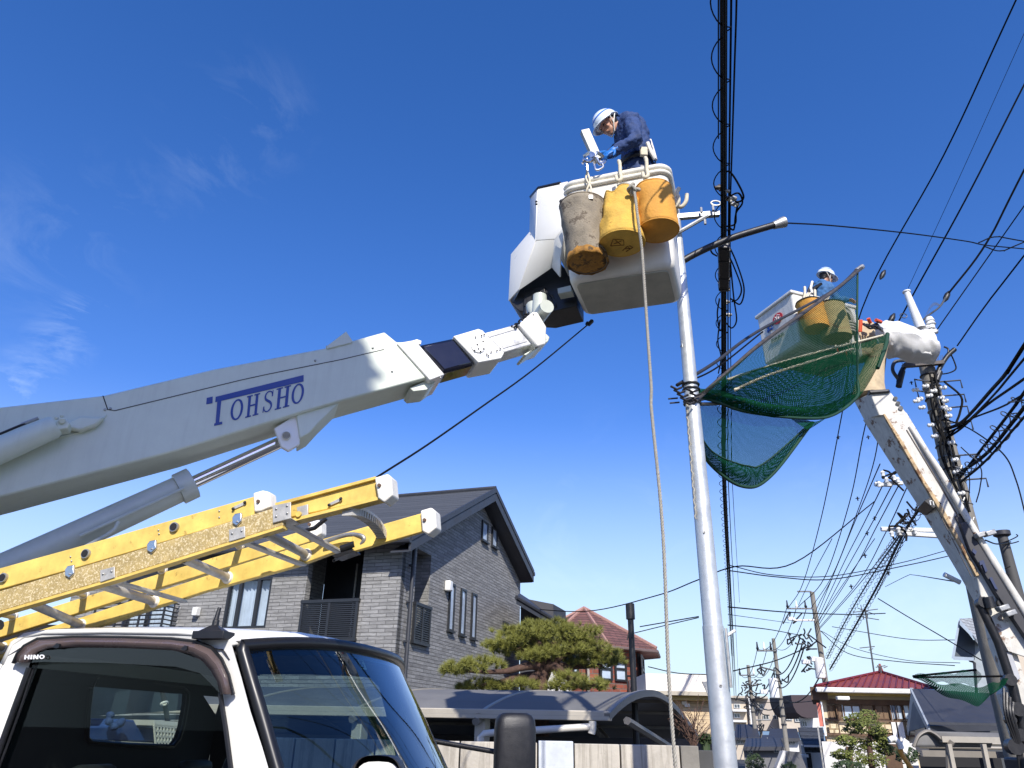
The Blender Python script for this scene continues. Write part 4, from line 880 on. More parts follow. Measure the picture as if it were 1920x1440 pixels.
# =================================================================== THINGS ON THE NEAR BASKET
def bag(name, label, tpx, bpx, hpx, off, rt, rb, mb_, mbot, lean=Vector((0, 0, 0)), wr=.012, seed=0, sag=0, mrim=None, cat='bag'):
    T = KP(*tpx, off); h = hpx; Bc = T-UP*h+lean
    r0 = root(name, (Bc.x, Bc.y, Bc.z), label, cat, 'tool bags hanging outside the near basket')
    q = MB(); rings = []; nz_ = 14; nu = 40
    for k in range(nz_+1):
        t = k/nz_; c = T.lerp(Bc, t); R = rt+(rb-rt)*t; row = []
        for i in range(nu):
            a = 2*math.pi*i/nu; d = noise.noise(Vector((math.cos(a)*1.6+seed, math.sin(a)*1.6, t*2.6+seed)))+.5*noise.noise(Vector((math.cos(a)*3+seed, math.sin(a)*3, t*7)))
            w_ = wr*math.sin(math.pi*min(t*1.1+.05, 1))**.5
            dz = -sag*(1-t)**3*max(0, noise.noise(Vector((math.cos(a)*1.2+5+seed, math.sin(a)*1.2, 0)))+.3)
            row.append(c+Vector((math.cos(a), math.sin(a), 0))*(R+d*w_)+UP*dz)
        rings.append(row)
    q.loft(rings, cap0=False, cap1=False); o = mk('canvas_wall', q, mb_, r0, smooth=80, solid=.004)
    q = MB(); q.loft([[p-UP*0 for p in rings[-1]], [Bc+(p-Bc)*.9-UP*.008 for p in rings[-1]], [Bc+(p-Bc)*.4-UP*.014 for p in rings[-1]]]); mk('bag_bottom', q, mbot, r0, smooth=50)
    q = MB(); q.tube(rings[0]+rings[0][:2], .008, 8, cap=False); mk('bag_rim', q, mrim or mb_, r0, smooth=60)
    q = MB(); q.tube([p+(p-Bc).normalized()*.002 for p in rings[-1]+rings[-1][:2]], .005, 6, cap=False); mk('bottom_seam', q, mb_, r0, smooth=60)
    return r0, T, Bc, rings
g1, T1, B1, R1 = bag('tool_bag', 'grey canvas tool bag with torn brown bottom, leftmost on the near basket', (1092, 388), 0, .56, -.22, .190, .155, M_bag1, M_bag1b, Vector((.03, 0, 0)), .014, 1.3)
q = MB(); rw_ = R1[-1]; low = []
rws = [[], [], []]
for i in range(41):
    p = rw_[i % 40]; d = (p-B1); a = 2*math.pi*i/40
    rws[0].append(p+d*.03+UP*(.055+.035*noise.noise(Vector((math.cos(a)*2.5, math.sin(a)*2.5, 4))))); rws[1].append(p+d*.10+UP*.012*math.sin(a*9)); rws[2].append(p+d*.02-UP*.012)
q.loft(rws, closed=False); mk('torn_leather', q, M_bag1b, g1, smooth=80, solid=.004)
g2, T2, B2, R2 = bag('tool_bag', 'yellow canvas tool bag with slumped mouth, middle one on the near basket', (1163, 366), 0, .50, -.24, .135, .180, M_bag2, M_bag2, Vector((-.01, -.02, 0)), .03, 4.1, sag=.09)
g3, T3, B3, R3 = bag('tool_bag', 'orange canvas tool bag with round taut mouth, rightmost on the near basket', (1224, 358), 0, .40, -.21, .150, .162, M_bag3, M_bag3, Vector((.02, 0, 0)), .010, 7.7)
q = MB()      # stitched marks on the yellow bag's bottom
fb = lambda u, v: B2+Vector((u*.15, v*.15, -.016))
for pl_ in ([(-.6, .1), (-.55, -.5), (.0, -.45), (.1, .0), (-.6, .1)], [(-.45, -.1), (-.1, -.35)], [(-.4, -.4), (-.1, -.05)], [(.1, .5), (.3, .1), (.45, .3), (.2, .35)], [(.3, .6), (.6, .2), (.4, .05)]): q.tube([fb(*p) for p in pl_], .004, 5)
mks('stitching', q, mat('brown_stitching', (.22, .10, .02), .9), g2)
def strap(par, pts, r=.009, name='strap', m_=None): q = MB(); q.tube(bez(pts, 5), r, 7); return mk(name, q, m_ or M_strap, par, smooth=60)
topr = lambda x, y, o: KP(x, y, o)
strap(g1, [topr(1101, 322, -.04), topr(1099, 335, -.06), topr(1108, 352, -.12), topr(1106, 366, -.3), T1+Vector((.05, -.18, .0))])
strap(g1, [topr(1101, 322, -.04), topr(1106, 340, -.08), topr(1100, 357, -.10), topr(1096, 378, -.05)])
strap(g2, [topr(1160, 344, -.08), topr(1156, 352, -.12), topr(1155, 364, -.2)], .006); strap(g2, [topr(1160, 344, -.08), topr(1175, 352, -.2), topr(1180, 366, -.28)], .006)
strap(g3, [topr(1213, 338, -.06), topr(1205, 350, -.12), topr(1200, 358, -.18)], .005); strap(g3, [topr(1213, 338, -.06), topr(1220, 347, -.2), topr(1226, 352, -.3)], .005)
q = MB(); q.box(T1+Vector((.05, -.19, -.05)), Vector((.02, 0, 0)), Vector((0, .006, 0)), UP*.022); mk('strap_buckle', q, M_zinc, g1, bevel=.004)
for x, y, s in ((1161, 0, 0), (1211, 0, 1)):
    y0 = 302 if not s else 296
    q = MB(); q.tube(bez([topr(x, y0+4, .04), topr(x-1, y0, .0), topr(x+1, y0+4, -.045), topr(x+2, y0+22, -.05), topr(x+4, y0+33, -.07), topr(x-3, y0+37, -.08), topr(x-6, y0+28, -.07)], 6), .016, 8)
    o = mk('rim_hook', q, M_strap, smooth=60); tag(o, ['cream rope hook on the near basket rim above the yellow bag', 'cream rope hook on the near basket rim above the orange bag'][s], 'hook')
q = MB(); q.tube([topr(1066, 392, -.2), topr(1052, 376, -.22)], .022, 10); q = mk('torch', q, M_darkgrey, smooth=40); tag(q, 'black tool handle sticking out of the grey bag', 'tool')
q = MB(); q.tube([topr(1069, 392, -.16), topr(1063, 374, -.17)], .014, 8); q = mk('pliers', q, mat('red_handle', (.6, .07, .02), .5), smooth=40); tag(q, 'red tool handle sticking out of the grey bag', 'tool')
# square steel arm with its clamp, held by the worker
sa = root('mounting_bracket', PY(1118, 303, 5.25), 'short square galvanised steel arm with a clamp, standing on the near basket rim', 'bracket')
a, b = PY(1096, 246, 5.2), PY(1120, 300, 5.25); d = (b-a).normalized(); sx = (Vector((1, .1, 0))-d*d.x).normalized()*.038; sy = d.cross(sx).normalized()*.03
q = MB(); o_ = [sx+sy, -sx+sy, -sx-sy, sx-sy]; q.loft([[a+v for v in o_], [b+v for v in o_]], cap0=False, cap1=False); mk('square_tube', q, mat('dull_zinc', (.36, .36, .33), .55, metal=.5, var=.15, vs=20), sa, smooth=0, solid=.006)
q = MB(); c = PY(1113, 302, 5.2)
q.tube(bez([c+Vector((-.09, 0, .05)), c+Vector((-.03, -.03, .07)), c+Vector((0, -.04, .02)), c+Vector((.03, -.03, .07)), c+Vector((.09, 0, .05))], 5), .016, 6)
q.tube(bez([c+Vector((-.09, 0, .02)), c+Vector((-.03, -.03, -.03)), c+Vector((0.01, -.05, .0)), c+Vector((.05, -.03, -.06)), c+Vector((.10, 0, -.0))], 5), .016, 6)
q.tube([c+Vector((-.10, 0, -.03)), c+Vector((-.06, 0, .02)), c+Vector((-.06, 0, -.11))], .012, 6); q.tube([c+Vector((-.02, -.06, .02)), c+Vector((.02, .03, .02))], .028, 10)
q.tube(bez([c+Vector((0, -.02, -.05)), c+Vector((.02, -.03, -.13)), c+Vector((.08, -.03, -.09)), c+Vector((.06, -.02, -.02))], 5), .010, 6)
mks('clamp', q, M_steel, sa, smooth=50)
# hand line rope
def twisted(name, path, r, pitch, label, cat, m_=None, strands=3, group=None, step=None):
    L = [0]; 
    for i in range(1, len(path)): L.append(L[-1]+(path[i]-path[i-1]).length)
    tot = L[-1]; n = int(tot/(step or pitch/7)); fine = []; j = 0
    for k in range(n+1):
        s = tot*k/n
        while j < len(L)-2 and L[j+1] < s: j += 1
        fine.append(path[j].lerp(path[j+1], (s-L[j])/max(L[j+1]-L[j], 1e-6)))
    q = MB(); t0 = None; frames = []; up = None
    for i, p in enumerate(fine):
        t = (fine[min(i+1, n)]-fine[max(i-1, 0)]).normalized()
        if up is None: up = t.orthogonal().normalized()
        up = (up-t*up.dot(t)).normalized(); frames.append((p, up.copy(), t.cross(up)))
    for s in range(strands):
        pts = []
        for i, (p, u, v) in enumerate(frames):
            a = 2*math.pi*(s/strands+(tot*i/n)/pitch); pts.append(p+(u*math.cos(a)+v*math.sin(a))*r*.55)
        q.tube(pts, r*.55, 5)
    o = mk(name, q, m_ or M_rope, smooth=80); return tag(o, label, cat, group)
r0 = KP(1204, 470, -.42); rend = Vector((r0.x+.0, r0.y, .35))
pr = bez([KP(1158, 348, -.10), KP(1172, 344, -.2), KP(1187, 352, -.38), KP(1191, 368, -.45), KP(1196, 410, -.47), r0], 8)+[r0.lerp(rend, i/40) for i in range(1, 41)]
# slight sway
pr = [p+Vector((.012*math.sin(i*.35), 0, 0)) if i > 50 else p for i, p in enumerate(pr)]
twisted('hand_line_rope', pr, .0115, .06, 'grey twisted rope hanging from the near basket down past the steel pole', 'rope')
q = MB(); kc = KP(1188, 355, -.42)
q.tube([kc+Vector((.035*math.cos(a)+.01*math.cos(3*a), .03*math.sin(2*a), .03*math.sin(a)+.012*math.sin(4*a))) for a in [2*math.pi*i/30 for i in range(31)]], .013, 7)
q.tube([kc+Vector((.02*math.cos(a), .03*math.sin(a), .02*math.sin(2*a)-.01)) for a in [2*math.pi*i/30 for i in range(31)]], .013, 7)
mk_ = mks('rope_knot', q, M_rope, smooth=80)
for o, l_ in zip(mk_, ('grey rope knot between the yellow and orange bags, outer coil', 'inner small coil of the grey rope knot between the yellow and orange bags')): tag(o, l_, 'knot')
q = MB(); q.tube(bez([KP(1108, 604, .5), PY(1000, 693, 4.9), PY(900, 765, 4.5), PY(800, 835, 4.1), PY(714, 890, 3.8), PY(640, 938, 3.6)], 6), .006, 6)
tag(mk('tether_cable', q, M_wire, smooth=80), 'thin black cable running from under the near basket down to the ladder tip', 'cable')
# =================================================================== STEEL POLE BY THE NEAR BASKET
SB = PY(1361, 1440, 6.4); Sx, Sy = SB.x, SB.y
def srad(z): return .089 - (z-1.4)*.0070
sp_ = root('steel_pole', (Sx, Sy, 0), 'tall galvanised steel pole beside the near basket, carrying the thick cables', 'steel pole')
q = MB(); zj = PY(1330, 1170, 6.4).z; zt = 6.85
q.tube([(Sx, Sy, z) for z in [0, 1, zj-.02, zj-.019]], [srad(0), srad(1), srad(zj)+.004, srad(zj)+.004], 40); lowp = mk('pole_tube', q, M_galv, sp_, smooth=50)
q = MB(); q.tube([(Sx, Sy, z) for z in [zj-.019, zj, 3.5, 5, zt]], [srad(zj), srad(zj)-.002, srad(3.5), srad(5), srad(zt)], 40); mk('pole_tube', q, M_galv, sp_, smooth=50)
def ppt(px, py):    # point on the pole's camera side at that height
    c = PY(px, py, Sy); r = srad(c.z); dx = max(-.98, min(.98, (c.x-Sx)/r)); return Vector((Sx+dx*r, Sy-r*math.sqrt(1-dx*dx), c.z))
for x, y in ((1317, 1002), (1346, 1287)):
    q = MB(); p = ppt(x, y); q.tube([p+Vector((0, .01, 0)), p+Vector((0, -.008, 0))], [.014, .012], 12); o = mk('bolt_hole_ring', q, M_zinc, sp_, smooth=50)
    q = MB(); q.tube([p+Vector((0, -.0075, 0)), p+Vector((0, -.010, 0))], .006, 10); mk('hole', q, M_black, o)
q = MB(); a = ppt(1272, 650); q.tube([a+Vector((0, .02, 0)), a+Vector((-.0, -.05, .0)), a+Vector((0.0, -.05, .03))], .007, 6); q.tube([a+Vector((0, -.05, -.0)), a+Vector((0, -.05, -.04))], .006, 6); mks('step_hook', q, M_zinc, sp_)
q = MB()
for y in (722, 731, 752, 757): z = PY(1290, y, Sy).z; q.tube([Vector((Sx, Sy, z))+Vector((math.cos(a), math.sin(a), .0))*(srad(z)+.008) for a in [2*math.pi*i/24 for i in range(26)]], .011, 6, cap=False)
mks('pole_band', q, M_black, sp_, smooth=60)
q = MB()
for i in range(7):
    a = PY(1268+i*6, 728+(i*7) % 30, Sy-.12); q.tube([a+Vector((-.05, 0, .02)), a+Vector((0, -.02, -.02)), a+Vector((.05, 0, .01))], .011, 6)
for a in ((1259, 748), (1262, 756)): p = PY(*a, Sy-.05); q.tube([p+Vector((-.03, 0, 0)), p+Vector((.06, 0, .01))], .008, 6)
mks('clamp', q, M_darkgrey, sp_, smooth=60)
q = MB(); pts = [Vector((Sx, Sy, 0))+Vector((math.cos(math.radians(212+3*math.sin(i))), math.sin(math.radians(212+3*math.sin(i))), 0))*(srad(PY(1280, 760+i*5, Sy).z)+.012)+UP*PY(1280, 760+i*5, Sy).z for i in range(44)]
tw_ = [p+Vector((.006*math.sin(i*2.2), 0, 0)) for i, p in enumerate(pts)]; q.tube(tw_, .008, 6); o = mk('lashing_rope', q, M_rope, smooth=80); tag(o, 'thin rope running down the left edge of the steel pole below the net clamps', 'rope')
q = MB(); q.tube([ppt(1340, 1180)+Vector((.07, 0, 0)), ppt(1349, 1290)+Vector((.07, 0, 0))], .012, 6); mk('side_strip', q, M_zinc, sp_)
# stand-off bracket and its cable clamp
q = MB(); a, b = PY(1262, 405, 6.35), PY(1350, 398, 6.35); q.prism([a+UP*.03, b+UP*.03, b-UP*.03, a-UP*.03], Vector((0, .05, 0))); br_a = mk('bracket_arm', q, M_zinc, sp_, bevel=.004)
q = MB(); a, b = PY(1270, 437, 6.32), PY(1326, 405, 6.32); q.tube([a, b], .022, 8); mk('bracket_brace', q, M_zinc, sp_, smooth=30)
q = MB()
for x, y in ((1315, 394), (1337, 390), (1271, 430), (1322, 416)): c = PY(x, y, 6.3); q.tube([c-UP*.03, c+UP*.03], .014, 8)
mks('bolt', q, M_zinc, br_a)
q = MB(); c = PY(1342, 381, 6.3); q.tube([c+Vector((.05*math.cos(a), 0, .03*math.sin(a))) for a in [2*math.pi*i/16 for i in range(17)]], .010, 6, cap=False); mk('eye_ring', q, M_zinc, sp_)
# dark service entrance pipe
ep = root('service_pipe', PY(1262, 500, 6.4), 'black curved pipe with grey end cap reaching right from the steel pole', 'pipe')
q = MB(); q.tube(bez([PY(1255, 506, 6.4), PY(1300, 478, 6.4), PY(1370, 447, 6.4), PY(1454, 421, 6.4)], 8), .036, 16); mk('pipe', q, M_black, ep, smooth=60)
q = MB(); a, b = PY(1450, 423, 6.4), PY(1471, 416, 6.4); q.tube([a, a.lerp(b, .3), a.lerp(b, .7), b], [.042, .046, .056, .06], 16); mk('pipe_cap', q, M_zinc, ep, smooth=40)
# =================================================================== CABLE BUNDLE OVERHEAD
def HZ(x, y, z): return PZ(x, y, z)
def wire(path, r, label, group=None, name='overhead_wire', cat='overhead wire', m_=None, n=6):
    q = MB(); q.tube(path, r, n); o = mk(name, q, m_ or M_wire, smooth=80); return tag(o, label, cat, group)
H6 = 6.62
zc = lambda y: H6 if y < 420 else H6-.0007*(y-420)
ys = [-120, 0, 130, 260, 400, 520, 640, 760, 880, 980, 1060, 1130, 1190, 1240, 1280, 1310]
def cable(xs0, dz, r, label, name='cable', grp=None, wob=0, seed=0, y0=-120, y1=1400, m_=None):
    pts = []
    for y in ys:
        if y < y0 or y > y1: continue
        x = 1357+(0 if y < 900 else (y-900)*.052)+xs0(y); pts.append(HZ(x, y, zc(y)+dz))
    return wire(bez(pts, 10), r, label, grp, name, 'cable', m_)
cable(lambda y: -1.5, 0, .025, 'thickest black cable of the bundle running overhead past the steel pole', 'trunk_cable')
cable(lambda y: 2.5, .03, .018, 'second thick black cable, touching the right side of the trunk cable', 'trunk_cable')
cable(lambda y: 1, -.04, .012, 'black messenger cable directly under the trunk cable', 'trunk_cable')
cable(lambda y: 14-6*min(max(y, 0), 500)/500 if y < 560 else 8, .05, .009, 'thin black cable just right of the thick bundle', 'thin_cable')
cable(lambda y: 24-12*min(max(y, 0), 400)/400 if y < 420 else 12, .05, .008, 'thin black cable furthest right beside the thick bundle', 'thin_cable', y1=560)
cable(lambda y: -10 if y < 300 else -8, .05, .006, 'thin wavy black cable on the left edge of the thick bundle', 'thin_cable', y1=380)
cable(lambda y: 12+.01*(y-560), .0, .006, 'thin green black cable dropping right of the splice box', 'thin_cable', y0=520, y1=1140)
# spiral hangers: one looped wire along the bundle
q = MB(); base = bez([HZ(1357+(0 if y < 900 else (y-900)*.052), y, zc(y)-.01) for y in ys], 24); L = 0; pts = []
for i, p in enumerate(base[:-1]):
    L += (base[i+1]-p).length; t = (base[i+1]-p).normalized(); u = UP.cross(t).normalized()
    nsub = 1
    k = abs(math.sin(L*4.2)); pts.append(p+u*(.02+.085*k**.6)*(1 if True else -1)+UP*.02)
sg = base[0]
q = MB()
Ls = 0; nxt = 0; loops = []
for i in range(len(base)-1):
    seg = (base[i+1]-base[i]).length
    while nxt < Ls+seg and nxt < 45:
        loops.append((base[i].lerp(base[i+1], (nxt-Ls)/seg), (base[i+1]-base[i]).normalized())); nxt += .52
    Ls += seg
trunk = [o for o in COL.objects if o.name.startswith('trunk_cable')][0]
for p, t in loops[:95]:
    u = Vector((-1, 0, 0)); ln = .42; q = MB()
    q.tube([p+t*(ln*(k/8-.5))+u*(.015+.085*math.sin(math.pi*k/8)**.8)-UP*.01 for k in range(9)]+[p+t*(ln*.5+.02)-u*.06, p+t*(ln*.5+.05)-u*.03], .006, 5)
    mk('hanger_loop', q, M_wire, trunk, smooth=80)
sb = root('splice_box', HZ(1356, 500, H6-.12), 'long black splice box strapped under the cable bundle beside the service pipe', 'splice box')
a, b = HZ(1357, 458, H6-.09), HZ(1357, 541, H6-.09); t = (b-a).normalized(); q = MB(); u = Vector((1, 0, 0))
q.loft([[p+u*(x*.062)+UP*(z*.05) for x, z in ((-1, -1), (1, -1), (1, 1), (-1, 1))] for p in (a, b)]); mk('box_shell', q, M_black, sb, bevel=.012)
q = MB()
for s in (.05, .3, .7, .95): p = a.lerp(b, s); q.prism([p+u*x*.066+UP*z*.054-t*.01 for x, z in ((-1, -1), (1, -1), (1, 1), (-1, 1))], t*.02)
mks('box_strap', q, M_darkgrey, sb)
# loose coils and connectors
coilsets = [([(1352, 330), (1368, 322), (1388, 352), (1394, 372), (1380, 378), (1366, 360)], 'upper black wire loop curling right above the stand-off bracket'),
 ([(1362, 372), (1384, 362), (1392, 380), (1380, 400), (1376, 430), (1366, 425)], 'black wire loop curling beside the grey connectors'),
 ([(1360, 425), (1378, 420), (1380, 400), (1384, 380)], 'short black wire bending up right of the bracket end'),
 ([(1362, 452), (1380, 490), (1395, 540), (1388, 570), (1370, 560)], 'largest hanging black wire loop right of the splice box'),
 ([(1362, 470), (1376, 500), (1390, 540), (1384, 560), (1372, 566)], 'inner hanging black wire loop right of the splice box'),
 ([(1366, 455), (1372, 520), (1376, 560), (1381, 600), (1372, 615), (1360, 604)], 'long black wire loop hanging lowest below the splice box'),
 ([(1349, 560), (1345, 590), (1350, 620), (1358, 600)], 'small black wire loop left of the bundle below the splice box'),
 ([(1344, 480), (1335, 474), (1330, 462)], 'thin black lead left of the splice box'),
 ([(1350, 600), (1346, 640), (1352, 670), (1347, 700)], 'thin black wire waving left of the bundle below the coils')]
for c, lb in coilsets: wire(bez([HZ(x, y, H6+.03) for x, y in c], 8), .010, lb, None, 'wire_coil', 'wire coil')
for i, (x, y, s, lb) in enumerate(((1370, 372, .030, 'grey connector cluster on the cables by the bracket end'), (1361, 358, .02, 'small grey connector above the bracket end'), (1378, 383, .022, 'small grey connector at the right of the cluster'), (1349, 352, .024, 'round connector cap left of the bundle above the bracket'), (1362, 566, .022, 'small pale connector below the splice box'), (1366, 590, .022, 'small pale connector among the lowest coils'))):
    q = MB(); c = HZ(x, y, H6+.02); q.tube([c-Vector((s*2, 0, 0)), c-Vector((s, 0, 0)), c+Vector((s, 0, 0)), c+Vector((s*2, 0, 0))], [s*.6, s, s, s*.6], 10); q.tube([c-UP*s*1.6, c+UP*s*1.6], s*.5, 8)
    tag(mk('wire_connector', q, M_zinc if i != 3 else M_pipe, smooth=40), lb, 'connector')
q = MB(); a, b = PY(1361, 1193, 30), PY(1378, 1182, 30); q.tube([a, b], .06, 8); 
tag(mk('street_light', q, M_porc, smooth=50), 'small white lamp arm sticking out beyond the steel pole', 'street light')
# =================================================================== SAFETY NET
def NB(*pts, n=10): return bez([PY(*p) for p in pts], n)
def lookup(path, t):
    f = t*(len(path)-1); i = min(int(f), len(path)-2); return path[i].lerp(path[i+1], f-i)
net = root('safety_net', PY(1303, 750, 6.5), 'large green safety net spread on rods from the steel pole below the far basket', 'safety net')
def sheet(name, A, B_, billow, m_, nu=60, nv=26, seed=0, wr=.03, uvs=(1, 1)):
    def fn(u, v):
        p = lookup(A, u).lerp(lookup(B_, u), v); s = math.sin(math.pi*v)*math.sin(math.pi*min(u*1.2, 1)**.8)
        q = p + billow*s; w = noise.noise(Vector((u*7+seed, v*2, seed)))*wr*math.sin(math.pi*min(max(v, .02), .98))**.4
        return q+Vector((.3, -1, .2))*w
    return mk(name, MB().grid(fn, nu, nv, uv=lambda u, v: (u*uvs[0], v*uvs[1])), m_, net, smooth=180)
rodA = NB((1300, 750, 6.35), (1430, 643, 7.3), (1520, 578, 8.0), (1616, 503, 8.8))
bagb = NB((1300, 742, 6.4), (1340, 752, 6.6), (1400, 772, 6.95), (1500, 784, 7.4), (1560, 779, 7.8), (1606, 745, 8.3), (1608, 718, 8.5))
s1 = sheet('near_sheet', NB((1303, 748, 6.36), (1430, 645, 7.3), (1520, 580, 8.0), (1606, 512, 8.7)), bagb, Vector((0, -.35, -.05)), M_green, seed=2, wr=.07)
ropeB = NB((1303, 735, 6.5), (1385, 704, 7.3), (1480, 675, 8.0), (1560, 654, 8.6), (1662, 627, 9.3))
s2_ = sheet('far_sheet', ropeB, NB((1303, 742, 6.45), (1340, 752, 6.7), (1400, 773, 7.1), (1500, 785, 7.6), (1560, 780, 8.0), (1608, 748, 8.6), (1645, 690, 9.1)), Vector((0, .1, -.06)), M_greenD, seed=5, wr=.10)
topc = NB((1304, 757, 6.4), (1340, 760, 6.7), (1400, 774, 7.0), (1460, 784, 7.3), (1522, 790, 7.6))
botc = NB((1306, 812, 6.4), (1330, 868, 6.7), (1392, 912, 7.0), (1445, 893, 7.3), (1524, 792, 7.6))
s3 = sheet('lower_bag', topc, botc, Vector((0, .05, 0)), M_green2, seed=9, nv=30, wr=.02)
crs = NB((1307, 808, 6.35), (1340, 850, 6.6), (1400, 873, 6.95), (1436, 866, 7.2), (1522, 791, 7.6))
s4 = sheet('bag_fold', crs, botc, Vector((0, -.04, 0)), M_greenD, seed=12, nv=8, wr=.01, uvs=(1, .4))
s5 = sheet('hem_fold', NB((1306, 728, 6.4), (1360, 735, 6.7), (1440, 758, 7.1), (1540, 760, 7.7), (1600, 735, 8.2)), NB((1306, 742, 6.38), (1360, 758, 6.7), (1440, 781, 7.1), (1540, 782, 7.7), (1606, 747, 8.3)), Vector((0, -.1, 0)), M_greenD, seed=15, nv=8, uvs=(1, .35))
s6 = sheet('knot_fold', NB((1480, 783, 7.4), (1504, 800, 7.4), (1515, 806, 7.45)), NB((1500, 784, 7.45), (1530, 790, 7.6), (1560, 778, 7.8)), Vector((0, 0, 0)), M_greenD, seed=16, nv=6, uvs=(.3, .3), nu=20)
def ntube(path, r, m_, nm, par=net, n=7): q = MB(); q.tube(path, r, n); return mk(nm, q, m_, par, smooth=80)
ntube(bagb, .017, M_greensol, 'hem_cord'); ntube(botc, .017, M_greensol, 'hem_cord'); ntube(NB((1608, 508, 8.75), (1607, 620, 8.6), (1608, 720, 8.5)), .014, M_greensol, 'hem_cord')
ntube(NB((1645, 690, 9.1), (1660, 650, 9.2), (1664, 626, 9.3)), .03, M_greensol, 'hem_cord'); ntube(crs, .008, M_greensol, 'hem_cord')
ntube(NB((1303, 752, 6.3), (1378, 686, 6.9), (1436, 637, 7.3), (1560, 548, 8.25), (1616, 502, 8.8)), .022, M_pipe, 'support_rod')
ntube(NB((1270, 722, 6.4), (1340, 680, 6.9), (1420, 622, 7.6), (1560, 546, 8.4), (1612, 500, 8.85)), .018, M_darkgrey, 'support_rod')
ntube(NB((1300, 758, 6.35), (1345, 757, 6.7), (1396, 754, 7.0)), .018, M_pipe, 'support_rod'); ntube(NB((1300, 753, 6.35), (1350, 740, 6.8)), .016, M_pipe, 'support_rod')
ntube([PY(1606, 508, 8.8), PY(1617, 500, 8.85)], .038, M_zinc, 'rod_tip')
ntube(NB((1268, 722, 6.3), (1340, 692, 6.8), (1430, 622, 7.4)), .009, M_wire, 'stay_cord')
def nrope(path, r, lb, m_): return twisted('net_rope', path, r, .12, lb, 'rope', m_)
nrope(NB((1365, 712, 7.1), (1430, 690, 7.7), (1520, 664, 8.3), (1655, 629, 9.25)), .016, 'yellowish upper rope crossing the green net', M_strap)
nrope(NB((1378, 731, 6.6), (1440, 704, 7.2), (1520, 678, 7.9), (1600, 654, 8.5)), .015, 'pale lower rope crossing the green net in front of the far basket', M_strap)
# =================================================================== FAR BUCKET TRUCK
tk2 = root('bucket_truck', (6.2, 9.3, 0), 'rust-stained white bucket truck at the right, boom standing steeply beside the concrete pole', 'bucket truck')
fa = -20.0
FN = Pl(PY(1485, 600, 10.0), AZ(90-20-20)); 
be2, bn2 = AZ(70), AZ(-20)
K0 = PY(1484, 546, 9.7)                      # near top corner of the far basket
lenL = 1.05; lenR = 1.15
def sz2(p, q): return 0
pL = Pl(K0, be2); pR = Pl(K0, bn2)           # pL: left face plane (runs along bn2), pR: right face plane (runs along be2)
LT_ = pL(1418, 590); Rt_ = pR(1606, 586)
Ld = (LT_-K0).dot(bn2); Rd = (Rt_-K0).dot(be2); Hh = K0.z-pL(1490, 650).z
q = MB()
def bx2(z, ins=0.0, ex=0.0): a = K0+be2*ins+bn2*ins; a = Vector((a.x, a.y, z)); b = a+bn2*(Ld-2*ins); c = b+be2*(Rd-2*ins); d = a+be2*(Rd-2*ins); return [a, b, c, d]
zt2 = K0.z; zb2 = zt2-Hh
q.loft([bx2(zt2, 0), bx2(zb2+.05, .015), bx2(zb2, .05)], cap0=False); q.loft([bx2(zt2, .03), bx2(zb2+.05, .045)], cap0=False)
M_frp2 = mat('old_basket_white', (.66, .65, .60), .55, var=.12, vs=4, spots=(.22, .20, .15), ss=13, st=.64, streak=.35)
bs2 = mk('basket', q, M_frp2, tk2, smooth=30, bevel=.03, seg=3)
q = MB(); r_ = [p+(p-(K0+bn2*Ld/2+be2*Rd/2)).normalized()*.03 for p in bx2(zt2+.0)]
q.ring([p+UP*.02+(p-K0-bn2*Ld/2-be2*Rd/2)*.05 for p in bx2(zt2)], [p+UP*.02-(p-K0-bn2*Ld/2-be2*Rd/2)*.06 for p in bx2(zt2)], -UP*.06); mk('basket_rim', q, M_frp2, bs2, bevel=.02, seg=3)
def pLo(x, y): return pL(x, y, -.006)
q = MB(); c = pLo(1458, 597); q.loft([[c+bn2*(.115*math.cos(a))*s+UP*(.088*math.sin(a))*s-be2*o for a in [2*math.pi*i/28 for i in range(28)]] for s, o in ((1, 0), (1, .004))]); lg = mk('round_emblem', q, M_red, bs2, smooth=0)
q = MB(); Mw = mat('emblem_white', (.75, .75, .74), .5)
for a, b in (((-.06, .03), (.0, .06)), ((-.07, .0), (-.02, -.05)), ((.0, .05), (.03, -.02)), ((.03, .03), (.07, .0)), ((-.04, .02), (.01, -.03)), ((.02, -.05), (.06, -.03)), ((-.02, .02), (-.03, -.065)), ((.05, .05), (.02, .01))): q.tube([c-be2*.006+bn2*a[0]+UP*a[1], c-be2*.006+bn2*b[0]+UP*b[1]], .006, 5)
mk('emblem_mark', q, Mw, lg)
q = MB(); c = pLo(1444, 612)
for i, (a, b) in enumerate((((.08, .06), (-.02, .05)), ((.09, .02), (-.07, .02)), ((.05, .07), (.03, -.07)), ((0, .06), (.08, -.06)), ((.08, -.03), (-.03, -.04)), ((-.02, .04), (-.05, -.06)))): q.prism([c+bn2*a[0]+UP*a[1], c+bn2*b[0]+UP*b[1], c+bn2*(b[0]-.015)+UP*(b[1]-.028), c+bn2*(a[0]-.015)+UP*(a[1]-.028)], -be2*(.003+.001*i))
mk('blue_emblem', q, M_blue, bs2, smooth=0)
q = MB(); cx_ = [(1447, 640), (1453, 637), (1459, 633), (1465, 629)]
for x, y in cx_: c = pLo(x, y); q.tube([c+UP*.03, c-UP*.03], .007, 4); q.tube([c+UP*.025, c-bn2*.05+UP*.025], .007, 4); q.tube([c-UP*.0, c-bn2*.05-UP*.0], .006, 4)
mk('small_lettering', q, M_black, bs2)
